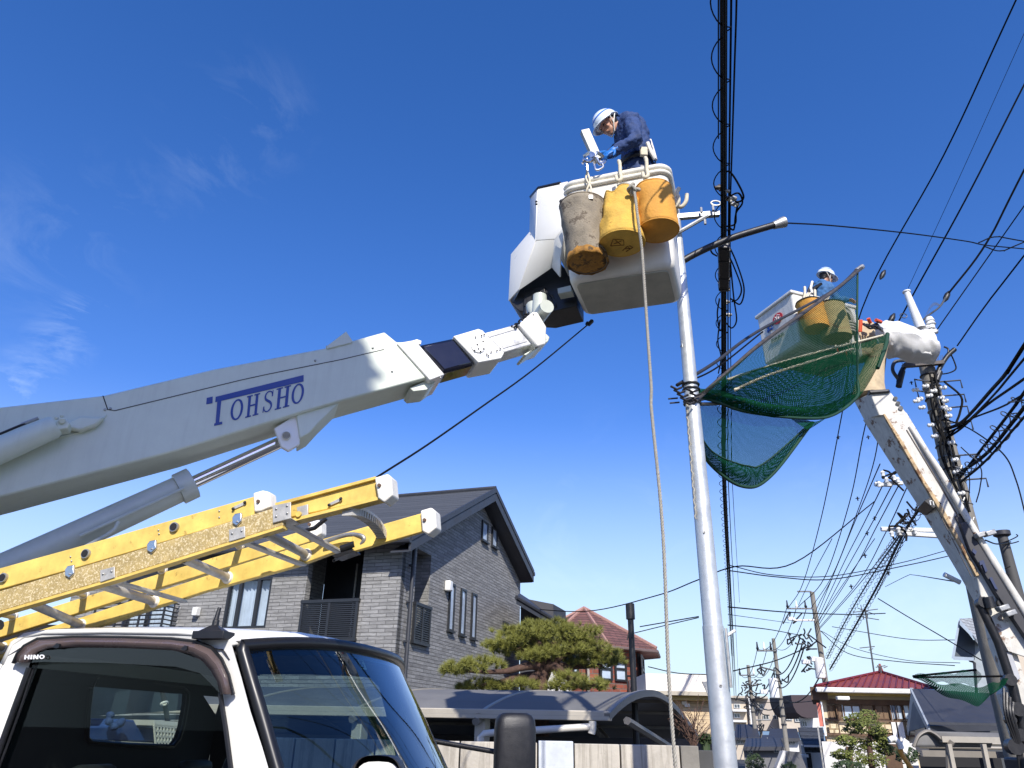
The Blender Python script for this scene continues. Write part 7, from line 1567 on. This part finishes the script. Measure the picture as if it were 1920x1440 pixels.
q = MB(); q.tube([gz(PY(1556, 1450, 19), 0), PY(1538, 1290, 19)], .01, 4); 
h = root('sign_board', PY(1538, 1350, 28), 'narrow red and white upright board beside the leaning street pole', 'sign'); rect(h, 'board', 1534, 1542, 1318, 1362, 28, .1, mat('red_white_board', (.55, .16, .11), .6, var=.3, vs=3)); rect(h, 'board_edge', 1542, 1546, 1316, 1380, 28, .1, M_porc); rect(h, 'post', 1538, 1541, 1362, 1450, 28.05, .06, M_zinc)
h = root('white_block_building', PY(1560, 1440, 31), 'white lower storey wall behind the garden tree', 'building'); rect(h, 'wall', 1545, 1720, 1392, 1450, 28.5, 1, M_wallw); rect(h, 'door', 1590, 1600, 1400, 1450, 28.4, .1, M_timber); rect(h, 'stain', 1660, 1690, 1395, 1440, 28.42, .05, M_timber)
q = MB(); q.tube(bez([PY(1668, 1386, 12), PY(1683, 1390, 12), PY(1690, 1412, 12), (PY(1703, 1432, 12)), PY(1722, 1460, 12)], 6), [.035+.004*(i < 12) for i in range(25)], 8); tag(mk('hose', q, mat('orange_hose', (.70, .34, .06), .5), smooth=60), 'curved yellow-orange hose arching over the garden at the lower right', 'hose')
q = MB(); q.tube(bez([PY(1667, 1388, 11.95), PY(1676, 1385, 11.95), PY(1686, 1394, 11.95), PY(1690, 1404, 11.95)], 5), .042, 8); tag(mk('hose_cover', q, M_porc, smooth=60), 'white sleeve on the top of the yellow hose', 'sleeve')
q = MB(); c = PY(1697, 1399, 13); q.box(c, Vector((.04, 0, -.03)), Vector((0, .02, 0)), Vector((.04, 0, .09))); tag(mk('white_rag', q, M_porc, bevel=.01), 'small white rag hanging in the garden beside the yellow hose', 'rag')
# =================================================================== SECOND NET
n2 = root('safety_net', PY(1800, 1290, 9.4), 'smaller green safety net slung low from the far concrete pole', 'safety net')
def sheet2(A, B_, m_, nm): 
    return mk(nm, MB().grid(lambda u, v: lookup(A, u).lerp(lookup(B_, u), v)+Vector((0, -.12*math.sin(math.pi*v), .02*math.sin(u*19))), 40, 14, uv=lambda u, v: (u*.5, v*.5)), m_, n2, smooth=180)
M_green3 = netmat('green_net_dense', (.008, .06, .03), 130, 44, .6)
sheet2(NB((1713, 1269, 10), (1780, 1283, 9.8), (1850, 1285, 9.6), (1880, 1272, 9.5)), NB((1715, 1272, 10), (1770, 1302, 9.7), (1822, 1321, 9.5), (1850, 1312, 9.4), (1879, 1275, 9.4)), M_green3, 'net_bag')
sheet2(NB((1713, 1266, 10), (1780, 1262, 10.2), (1830, 1255, 10.4)), NB((1713, 1269, 10), (1780, 1283, 10), (1832, 1284, 10)), M_green2, 'net_sheet')
q = MB(); q.tube([PY(1712, 1268, 10), PY(1830, 1256, 10.4)], .014, 6); q.tube([PY(1712, 1270, 10), PY(1880, 1268, 9.5)], .012, 6); mks('support_rod', q, M_wire, n2)
# =================================================================== UTILITY POLES
def upole(label, x0, y0, x1, y1, D, r0, r1, m_=None, nm='utility_pole'):
    b = PY(x1, y1, D); top = PY(x0, y0, D); r = root(nm, (b.x, D, 0), label, 'utility pole'); q = MB(); tp = Vector((b.x, D, top.z)); q.tube([Vector((b.x, D, 0)), gz(b, b.z), tp], [r1*1.05, r1, r0], 20); mk('pole', q, m_ or M_conc, r, smooth=50); return r, Vector((b.x, D, 0)), top.z
up1, c1_, tz1 = upole('large grey concrete pole with many cable fittings behind the far boom', 1737, 670, 1862, 1200, 11.3, .115, .20)
def at(px, py, D, c=None): return PY(px, py, D)
q = MB(); a, b = PY(1726, 615, 11.1), PY(1700, 548, 11.1); q.tube([a, b], [.085, .05], 12); q.tube([b, b+UP*.02], .07, 10); mk('insulated_cover', q, M_porc, up1, smooth=40)
q = MB()
for x, y in ((1694, 592), (1718, 590)): c = PY(x, y, 11.1); q.tube([c+Vector((.06*math.cos(a), 0, .045*math.sin(a))) for a in [2*math.pi*i/14 for i in range(15)]], .008, 5)
mks('wire_ring', q, M_gwire, up1)
q = MB(); q.tube([PY(1728, 623, 11.2), PY(1757, 621, 11.2)], .045, 6); mk('crossarm', q, M_porc, up1)
q = MB()
for x, y, h_ in ((1747, 616, .22), (1740, 622, .1)): c = PY(x, y, 11.2); q.tube([c, c+UP*h_*.3, c+UP*h_*.35, c+UP*h_*.6, c+UP*h_*.65, c+UP*h_], [.06, .06, .085, .06, .08, .05], 12)
mks('insulator', q, M_porc, up1, smooth=30)
q = MB(); a, b = PY(1693, 686, 11.1), PY(1768, 680, 11.1); q.box((a+b)/2, (b-a)/2, Vector((0, .04, 0)), UP*.03); xa = mk('crossarm', q, M_pipe, up1)
q = MB()
for k in range(26): p = a.lerp(b, k/25)+UP*.03; q.tube([p, p+UP*.11+Vector((random.uniform(-.03, .03), 0, 0))], .0035, 4)
for k in range(22): t = k/21; p = PY(1735+28*t, 600-22*t*1.0+(-14*math.sin(t*3)), 11.2); q.tube([p, p+UP*.06], .003, 4)
mks('bird_spike', q, M_gwire, xa)
q = MB()
for pts, r in (([(1685, 716), (1689, 700), (1700, 683), (1712, 686)], .04), ([(1685, 725), (1688, 712), (1692, 696)], .05), ([(1755, 710), (1762, 690), (1776, 668), (1790, 655)], .04), ([(1776, 668), (1778, 655), (1770, 650)], .015), ([(1756, 714), (1762, 697)], .05)): q.tube(bez([PY(*p, 11.15) for p in pts], 5), r, 8)
mks('cable_terminal', q, M_black, up1, smooth=60)
q = MB(); q.tube(bez([PY(*p, 11.15) for p in [(1685, 712), (1674, 695), (1677, 680), (1690, 676), (1710, 676)]], 6), .03, 8); mk('spiked_sleeve', q, M_gwire, up1)
q = MB(); q.tube(bez([PY(*p, 11.15) for p in [(1782, 662), (1790, 680), (1792, 692), (1780, 699), (1762, 702)]], 6), .012, 6); mk('jumper_wire', q, M_wire, up1, smooth=60)
for i in range(12):
    y = 705+i*22; zt__ = tz1; c = Vector((c1_.x, 11.3, PY(1760, y, 11.3).z)); rr__ = .12+.0028*i; q = MB(); q.tube([c+Vector((math.cos(a), math.sin(a), 0))*(rr__+.012) for a in [2*math.pi*k/20 for k in range(22)]], .014, 5, cap=False); mk('steel_band', q, M_zinc if i % 2 else M_darkgrey, up1, smooth=60)
ins = [(1716, 731), (1718, 752), (1724, 748), (1742, 742), (1750, 733), (1768, 727), (1764, 746), (1772, 752), (1770, 764), (1777, 768), (1778, 780), (1728, 764), (1735, 724), (1783, 830), (1790, 862), (1793, 885), (1802, 925), (1745, 797), (1752, 818)]
for x, y in ins:
    c = PY(x, y, 11.05); d = random.choice((-1, 1)); q = MB(); u = Vector((1, 0, .15)); q.tube([c-u*.05, c-u*.03, c-u*.028, c+u*.01, c+u*.012, c+u*.05], [.02, .035, .022, .022, .038, .03], 10); mk('spool_insulator', q, M_porc, up1, smooth=30)
for y, l in ((724, -1), (724, 1), (745, -1), (750, 1), (772, 1), (800, 1), (860, 1), (905, 1)):
    c = Vector((c1_.x, 11.15, PY(1760, y, 11.3).z)); q = MB(); q.tube([c, c+Vector((l*.38, -.05, .02)), c+Vector((l*.38, -.05, -.12))], .014, 5); mk('bracket_arm', q, M_gwire, up1)
for k in range(9):
    x = random.choice((-1, -1, 1))*random.uniform(.12, .22); y0 = random.uniform(720, 860); q = MB(); c = Vector((c1_.x, 11.1, PY(1760, y0, 11.3).z)); L = random.uniform(.5, 1.4)
    q.tube(bez([c+Vector((x*.5, 0, .1)), c+Vector((x*1.4, -.05, -L*.3)), c+Vector((x*1.1, -.02, -L*.7)), c+Vector((x*.6, 0, -L))], 6), random.choice((.009, .012, .018)), 6); mk('down_cable', q, M_wire, up1, smooth=60)
q = MB(); q.tube([PY(1752, 700, 11.1), PY(1776, 800, 11.1), PY(1800, 900, 11.1), PY(1818, 960, 11.1)], .02, 6); q.tube([PY(1743, 700, 11.1), PY(1765, 800, 11.1), PY(1790, 900, 11.1)], .016, 6); mks('conduit', q, M_wire, up1)
q = MB()
for x, y in ((1795, 875), (1800, 935), (1818, 972)): q.tube([PY(x-4, y, 11.1), PY(x+7, y+3, 11), PY(x+9, y-2, 11)], .012, 5)
mks('step_bolt', q, M_zinc, up1)
# dark capped pole at the right edge
up2, c2_, tz2 = upole('dark slim pole with a flat cap at the right edge', 1893, 1000, 1912, 1130, 16, .10, .12, mat('dark_pole', (.07, .068, .065), .7, var=.15))
q = MB(); c = gz(c2_, tz2); q.tube([c-UP*.09, c-UP*.05, c+UP*.04], [.1, .17, .17], 14); mk('pole_cap', q, M_darkgrey, up2, smooth=30)
q = MB()
for pts in ([(1880, 1022), (1900, 1018), (1910, 1015)], [(1873, 1020), (1895, 1012), (1908, 1005), (1905, 1002)], [(1884, 1066), (1894, 1062)], [(1880, 1080), (1892, 1078)]): q.tube(bez([PY(*p, 15.8) for p in pts], 5), .012, 5)
mks('wire_loop', q, M_wire, up2)
# street poles receding down the road
def fpole(label, top, bot, D, r, arms, extra, sc):
    p, c, tz = upole(label, *top, *bot, D, r*.7, r)
    X = lambda x, y, d=0: PY(x, y, D+d)
    for x0, x1, y, ni in arms:
        q = MB(); q.tube([X(x0, y, -.2), X(x1, y, -.2)], .05*sc, 6); am = mk('crossarm', q, M_zinc, p)
        for k in range(ni):
            cc = X(x0+(x1-x0)*(.02+k*.34 if ni == 3 else (k*.96+.02 if ni == 2 else 0)), y, -.2); q = MB(); q.tube([cc, cc+UP*.15*sc, cc+UP*.2*sc, cc+UP*.5*sc], [.05*sc, .09*sc, .06*sc, .035*sc], 8); mk('insulator', q, M_black if k % 2 == 0 else M_porc, am, smooth=30)
    for kind, x, y, s in extra:
        q = MB(); cc = X(x, y, -.4)
        if kind == 'tr': q.tube([cc-UP*s, cc-UP*s*.95, cc+UP*s*.9, cc+UP*s], [s*.45, s*.5, s*.5, s*.3], 14); mk('transformer', q, M_porc, p, smooth=30)
        elif kind == 'sw':
            q.box(cc, Vector((s, 0, 0)), Vector((0, s*.5, 0)), UP*s*.5); mk('switch_box', q, M_porc, p, bevel=.02)
        elif kind == 'cl':
            for _ in range(9): a = cc+Vector((random.uniform(-s, s), 0, random.uniform(-s, s))); q.tube(bez([a, a+Vector((random.uniform(-s, s)*.6, 0, random.uniform(-s, s)*.6)), a+Vector((random.uniform(-s, s), 0, random.uniform(-s, s)*.8))], 4), .045*sc, 5)
            mks('cable_cluster', q, M_black, p, smooth=60)
        elif kind == 'arm': q.tube([cc, X(x+s, y, -.4)], .06*sc, 6); mk('side_arm', q, M_porc, p)
        elif kind == 'band':
            for k in range(4): q2 = MB(); c_ = Vector((c.x, D, cc.z-k*.5)); q2.tube([c_-UP*.05, c_+UP*.05], r*1.08, 12); mk('steel_band', q2, M_darkgrey, p)
    return p
fpole('tallest street pole down the road, left of the red roof, with a transformer', (1522, 1110), (1570, 1430), 34, .14, [(1495, 1521, 1109, 0), (1476, 1526, 1141, 3)], [('arm', 1487, 1163, 40), ('sw', 1483, 1160, .14), ('cl', 1500, 1182, .55), ('cl', 1512, 1200, .4), ('tr', 1537, 1252, .42), ('sw', 1511, 1241, .17), ('cl', 1517, 1247, .3), ('sw', 1528, 1236, .18), ('band', 1545, 1290, 1), ('band', 1550, 1330, 1)], .7)
fpole('street pole with white transformer, second down the road', (1445, 1197), (1480, 1440), 52, .16, [(1420, 1457, 1220, 3)], [('tr', 1451, 1290, .6), ('sw', 1433, 1297, .25), ('cl', 1448, 1275, .7), ('band', 1462, 1310, 1)], 1.1)
fpole('street pole furthest left down the road', (1397, 1247), (1421, 1418), 72, .2, [(1387, 1414, 1266, 2), (1398, 1408, 1284, 0)], [('cl', 1403, 1290, .8), ('cl', 1405, 1300, .8), ('band', 1404, 1300, 1)], 1.2)
fpole('faint thin street pole among the far roofs', (1425, 1318), (1432, 1420), 90, .2, [(1418, 1438, 1330, 0), (1412, 1445, 1350, 0)], [('cl', 1428, 1350, 1.5)], 1.4)
# crossarm frames on a hidden pole beyond the far boom
cf = root('crossarm_frame', PY(1700, 995, 16), 'pale steel crossarms carrying wires left of the far boom', 'crossarm')
q = MB()
for a, b in (((1652, 992), (1806, 996)), ((1680, 1000), (1806, 1008)), ((1640, 908), (1672, 909)), ((1660, 905), (1692, 906))): q.tube([PY(*a, 16), PY(*b, 16)], .05, 6)
mks('crossarm', q, M_porc, cf)
q = MB()
for x, y in ((1655, 888), (1662, 900), (1676, 896), (1683, 900), (1648, 908), (1672, 1001), (1716, 996), (1685, 994)): c = PY(x, y, 15.9); q.tube([c-UP*.06, c, c+UP*.02, c+UP*.06], [.04, .04, .055, .03], 8)
mks('insulator', q, M_porc, cf)
q = MB()
for _ in range(14): x, y = random.choice(((1668, 900), (1676, 890), (1700, 975), (1716, 962), (1690, 985))); a = PY(x+random.uniform(-8, 8), y+random.uniform(-14, 10), 15.9); q.tube(bez([a, a+Vector((random.uniform(-.2, .2), 0, random.uniform(-.2, .2))), a+Vector((random.uniform(-.2, .3), 0, random.uniform(-.3, .2)))], 4), .022, 5)
mks('jumper_wire', q, M_wire, cf, smooth=60)
q = MB(); p = PY(1716, 1010, 16.2); q.tube([gz(PY(1806, 1010, 16.2), 0), gz(PY(1806, 1010, 16.2), PY(1800, 985, 16.2).z)], .14, 12); mk('pole', q, M_conc, cf, smooth=50)
# =================================================================== WIRES
G1 = 'wires fanning from the far street pole up to the top right corner'
def wl_(pts, r, label, grp=None, m_=None, sag=0):
    P = [PY(*p) for p in pts]
    if pts[0][0] > 1908: P = [P[0]+(P[0]-P[1]).normalized()*7] + P       # carries on past the frame
    if pts[-1][0] > 1908 and pts[-1][1] < 940: P = P + [P[-1]+(P[-1]-P[-2]).normalized()*7]
    if len(P) == 2: P = span(P[0], P[1], sag, 16)
    else: P = bez(P, 8)
    wire(P, r, label, grp, m_=m_)
wl_([(1912, -15, 9), (1770, 290, 11.5), (1616, 580, 15), (1578, 780, 20), (1540, 970, 26), (1505, 1095, 32), (1478, 1140, 34)], .016, 'thick wire from the top right corner, first to pass left of the far helmet side', G1)
wl_([(1935, 130, 10), (1810, 375, 11.5), (1700, 575, 13.5), (1665, 650, 15.5), (1622, 800, 20), (1592, 945, 25), (1545, 1085, 31), (1497, 1138, 34)], .016, 'thick wire from the right edge passing just left of the white pole cover', G1)
wl_([(1935, 290, 10), (1850, 455, 11), (1774, 556, 11.6)], .018, 'wire with a dark splice ending at the white strain sleeve right of the pole cover')
wl_([(1935, 30, 14), (1800, 330, 17), (1703, 540, 20)], .008, 'very thin wire from the top right corner to the tip of the white pole cover')
wl_([(1935, 365, 9.5), (1840, 500, 10.5), (1757, 618, 11.1)], .011, 'thin wire from the right edge ending at the top insulator of the concrete pole')
wl_([(1935, 460, 8.5), (1850, 570, 9.5), (1795, 648, 11.1)], .013, 'wire from the right edge ending at the right cable terminal of the concrete pole')
wl_([(1774, 556, 11.6), (1762, 575, 11.4), (1740, 592, 11.3), (1722, 608, 11.2)], .018, 'pale coiled strain sleeve between the pole cover and its top insulator', None, M_gwire)
for i, (x, y) in enumerate(((1655, 515), (1775, 556), (1672, 598))): q = MB(); c = PY(x, y, 11.6 if i else 13); d = Vector((.35, 0, .55)).normalized(); q.tube([c-d*.13, c-d*.05, c+d*.05, c+d*.13], [.02, .05, .05, .02], 8); tag(mk('wire_splice', q, M_black, smooth=50), ['dark splice on the wire above the far basket rod tip', 'dark splice at the top of the white strain sleeve', 'dark bulb splice at the left of the white cover sheet'][i], 'splice')
wl_([(1472, 418, 6.4), (1560, 423, 6.9), (1700, 437, 7.6), (1810, 452, 8.2), (1850, 460, 8.5), (1935, 468, 9)], .009, 'thin wire running right from the cap of the black service pipe')
wl_([(1835, 455, 8.4), (1870, 444, 8.6), (1935, 455, 9)], .009, 'short upper branch of the service wire at the right edge'); wl_([(1845, 462, 8.4), (1880, 470, 8.7), (1935, 448, 9)], .009, 'short crossing branch of the service wire at the right edge')
H1 = 'heavy cables sweeping from the concrete pole to the right edge'
for pts, r, lb_ in (([(1772, 805, 11.2), (1805, 790, 10.5), (1860, 730, 9), (1890, 695, 8.3), (1935, 625, 7.6)], .026, 'uppermost and thickest heavy cable from the concrete pole to the right edge'), ([(1775, 812, 11.2), (1808, 795, 10.6), (1862, 742, 9), (1935, 655, 7.6)], .016, 'cable hugging just under the uppermost heavy cable'),
    ([(1760, 830, 11.2), (1800, 805, 10.8), (1850, 760, 9.6), (1935, 700, 8)], .018, 'middle heavy cable from the concrete pole to the right edge'), ([(1770, 825, 11.2), (1812, 790, 10.6), (1880, 762, 9.2), (1935, 730, 8.2)], .013, 'lower single cable below the middle heavy cable')): wl_(pts, r, lb_, H1)
def lashed(pts, r, amp, pitch, lb_, sub=True):
    P = [PY(*p) for p in pts]
    if pts[-1][0] > 1908: P.append(P[-1]+(P[-1]-P[-2]).normalized()*5)
    P = bez(P, 20); rt = root('lashed_cable', P[0], lb_, 'cable'); q = MB(); q.tube(P, r, 6); mk('cable', q, M_wire, rt, smooth=80); L = 0; pp = []
    for i in range(len(P)-1):
        t = (P[i+1]-P[i]); n_ = 4
        for k in range(n_):
            s = L+t.length*k/n_; a = 2*math.pi*s/pitch; u = UP.cross(t).normalized(); pp.append(P[i]+t*(k/n_)+u*math.cos(a)*amp+t.cross(u).normalized()*math.sin(a)*amp)
        L += t.length
    q = MB(); q.tube(pp, .008, 4); mk('spiral_wire', q, M_gwire, rt, smooth=80)
lashed([(1800, 895, 10.8), (1850, 830, 9.8), (1900, 765, 8.8), (1935, 715, 8.2)], .022, .085, .42, 'upper spiral-wrapped cable at the right edge below the heavy cables')
lashed([(1795, 890, 10.9), (1850, 850, 9.8), (1900, 790, 8.8), (1935, 745, 8.2)], .026, .075, .36, 'lower spiral-wrapped cable at the right edge')
wl_([(1800, 905, 10.8), (1850, 862, 9.8), (1935, 765, 8.2)], .018, 'plain cable running just under the lower spiral-wrapped cable')
wl_([(1770, 785, 11.2), (1820, 805, 10.5), (1880, 850, 9.8), (1905, 900, 9.4), (1925, 975, 9.2)], .010, 'thin wire curving down to the right edge below the spiral cables')
wl_([(1810, 870, 11), (1818, 900, 11), (1815, 950, 11)], .008, 'thin hanging wire tail beside the lower concrete pole')
wl_([(1848, 1013, 12), (1870, 1020, 14), (1895, 1016, 15.9)], .014, 'short sagging wire between the far boom and the capped slim pole')
lashed([(1775, 890, 12), (1700, 990, 16), (1650, 1090, 22), (1600, 1180, 28), (1556, 1255, 33.5)], .03, .10, .55, 'right spiral-wrapped cable descending from the crossarm frame to the far pole')
lashed([(1690, 1000, 16), (1635, 1080, 22), (1585, 1165, 28), (1550, 1235, 33.5)], .02, .10, .5, 'left spiral-wrapped cable descending to the far pole')
G2 = 'thin wires descending from the crossarm frame to the far pole'
k2 = 0
names2 = ['leftmost', 'second from left', 'third from left', 'fourth from left', 'fifth from left', 'sixth from left', 'seventh from left', 'rightmost']
for pts in ([(1665, 640, 12), (1655, 720, 14), (1640, 860, 18), (1600, 980, 24), (1560, 1080, 30), (1521, 1140, 34)], [(1650, 870, 15.9), (1600, 985, 22), (1570, 1060, 27), (1527, 1165, 34)], [(1660, 900, 15.9), (1618, 985, 21), (1580, 1060, 27), (1530, 1168, 34)], [(1675, 905, 15.9), (1630, 990, 21), (1580, 1080, 28), (1533, 1170, 34)],
            [(1685, 910, 15.9), (1645, 985, 20), (1600, 1070, 27), (1535, 1172, 34)], [(1690, 995, 16), (1640, 1060, 21), (1590, 1120, 27), (1536, 1180, 34)], [(1700, 915, 15.9), (1660, 1000, 20), (1610, 1090, 27), (1537, 1176, 34)], [(1735, 905, 14), (1706, 985, 16.5), (1660, 1080, 22), (1640, 1120, 25)]):
    wl_(pts, .013, 'thin descending wire, %s in the fan between the net and the far boom' % names2[k2], G2); k2 += 1
# bird-guard clips along the descending wires
for (x, y, D) in ((1572, 820, 21), (1628, 820, 20), (1608, 935, 24), (1626, 1000, 21), (1640, 972, 20), (1622, 1042, 22), (1645, 905, 17), (1666, 1075, 21), (1700, 780, 13), (1709, 718, 12), (1674, 992, 19), (1596, 1100, 27)):
    q = MB(); c = PY(x, y, D); q.tube([c-UP*.05*D/18, c+UP*.05*D/18], .016*D/18, 6); q.tube([c+Vector((-.05*D/18, 0, 0)), c+Vector((.05*D/18, 0, .02))], .011*D/18, 5); o = mks('wire_clip', q, M_wire)
    for w_ in o: tag(w_, 'tiny clip on one of the thin wires left of the far boom', 'clip', 'tiny clips along the descending wires')
# wires crossing left-right and between the far poles
for pts, r, lb_ in (([(975, 1140, 23), (1100, 1146, 20), (1230, 1117, 17), (1307, 1088, 15), (1380, 1062, 14.5), (1490, 1055, 15), (1640, 940, 15.9)], .012, 'wire from the grey house sagging past the steel pole and rising to the crossarm frame'),
    ([(1200, 1175, 22), (1310, 1156, 20)], .014, 'upper thin wire between the flue pipe and the steel pole'), ([(1185, 1188, 22), (1250, 1172, 21), (1310, 1158, 20)], .012, 'lower thin wire between the flue pipe and the steel pole'),
    ([(1215, 1250, 24), (1270, 1262, 24), (1330, 1265, 24)], .014, 'wire sagging over the pale flat-roofed building'),
    ([(1365, 1138, 20), (1480, 1148, 24), (1590, 1152, 28), (1660, 1150, 30)], .018, 'level wire left of the far antenna, upper one'), ([(1365, 1172, 20), (1440, 1180, 26), (1495, 1190, 34)], .016, 'level wire from the cable bundle to the tallest street pole, lower one'),
    ([(1365, 1152, 24), (1480, 1168, 33)], .010, 'faint thin wire between the two level wires right of the steel pole'), ([(1368, 1070, 16), (1460, 1082, 17), (1560, 1086, 18), (1700, 1060, 19), (1790, 1040, 20)], .012, 'long flat wire crossing behind the far boom, lower one'),
    ([(1368, 1060, 16), (1450, 1078, 17), (1560, 1080, 18), (1690, 1055, 19), (1775, 1032, 20)], .010, 'long flat wire crossing behind the far boom, upper one'), ([(1646, 1122, 22), (1700, 1155, 22), (1760, 1190, 21), (1840, 1238, 19)], .014, 'wire slanting down right to the pale gabled house'),
    ([(1535, 1180, 34), (1590, 1225, 34), (1680, 1240, 33), (1790, 1248, 30)], .016, 'wire curving from the tallest street pole to the right, above the red roof'), ([(1540, 1183, 34), (1600, 1215, 34), (1700, 1238, 33), (1800, 1243, 30)], .012, 'second curving wire above the red roof'),
    ([(1560, 1175, 34), (1700, 1198, 33), (1790, 1200, 30)], .014, 'flat wire right of the tallest street pole toward the pale gable'), ([(1375, 1258, 40), (1450, 1240, 42), (1510, 1215, 36), (1535, 1200, 34)], .03, 'thick bundle rising from the cable end to the tallest street pole'),
    ([(1370, 1310, 40), (1420, 1316, 48), (1480, 1318, 52), (1550, 1312, 34)], .02, 'dark sagging cable crossing low over the far roofs'), ([(1660, 1100, 30), (1700, 1080, 26), (1712, 1078, 25), (1800, 1092, 10.4)], .010, 'thin wire ending at the white tube lamp of the far boom')): wl_(pts, r, lb_)
G3 = 'wires strung between the receding street poles'
nm3 = ['left', 'middle', 'right']
for i, (a, b) in enumerate((((1476, 1137), (1420, 1216)), ((1494, 1137), (1438, 1216)), ((1513, 1137), (1456, 1216)))): wire(span(PY(*a, 34), PY(*b, 52), .7), .016, 'high wire from the tallest street pole to the second, %s insulator' % nm3[i], G3)
for i, (a, b) in enumerate((((1420, 1216), (1388, 1264)), ((1438, 1216), (1401, 1264)), ((1456, 1216), (1413, 1264)))): wire(span(PY(*a, 52), PY(*b, 72), .9), .02, 'high wire from the second street pole to the last, %s insulator' % nm3[i], G3)
for i, (a, b) in enumerate((((1500, 1195), (1450, 1262)), ((1505, 1205), (1452, 1275)), ((1508, 1212), (1456, 1288)), ((1540, 1262), (1470, 1310)))): wire(span(PY(*a, 34), PY(*b, 52), .6), .03, 'low dark cable between the tallest and second street poles, number %s from the top' % ('one', 'two', 'three', 'four')[i], G3)
for i, (a, b) in enumerate((((1450, 1262), (1406, 1290)), ((1452, 1275), (1407, 1297)), ((1470, 1310), (1412, 1310)))): wire(span(PY(*a, 52), PY(*b, 72), .8), .04, 'low dark cable between the second and last street poles, %s' % ('upper', 'middle', 'lowest')[i], G3)
for i, (x0, y0, x1, y1) in enumerate(((1522, 1165, 1560, 1085), (1497, 1135, 1560, 1010), (1530, 1170, 1640, 1010))):
    wl_([(x0, y0, 34), ((x0+x1)/2-6, (y0+y1)/2+8, 28), (x1, y1, 22)], .012, 'faint extra wire rising from the tallest street pole, %s' % ('short one', 'long left one', 'long right one')[i])
# behind the photographer
bigtree(-4.8, -3.2, 8.6, 2.3, 900, 'unseen leafy tree added behind the camera to shade the boom')
for i, (x, w, h_) in enumerate(((-16, 7, 5.2), (-4, 5, 5.6), (7, 6, 5.0), (20, 6, 5.6))):
    r_ = root('opposite_house', (x, -17, 0), ['rendered house opposite the trucks, furthest left', 'rendered house opposite the trucks, second', 'rendered house opposite the trucks, third', 'rendered house opposite the trucks, furthest right'][i], 'house')
    q = MB(); q.box((x, -20, h_/2-.6), Vector((w*.8, 0, 0)), Vector((0, 3, 0)), UP*(h_/2)); mk('wall', q, [M_wallb, M_concw, M_cream, M_wallb][i], r_, smooth=0)
    q = MB(); q.prism([Vector((x-w*.85, -16.6, h_-1.2)), Vector((x+w*.85, -16.6, h_-1.2)), Vector((x+w*.6, -20, h_+.4)), Vector((x-w*.6, -20, h_+.4))], Vector((0, -.3, -.1))); mk('roof', q, M_slate, r_, smooth=0)
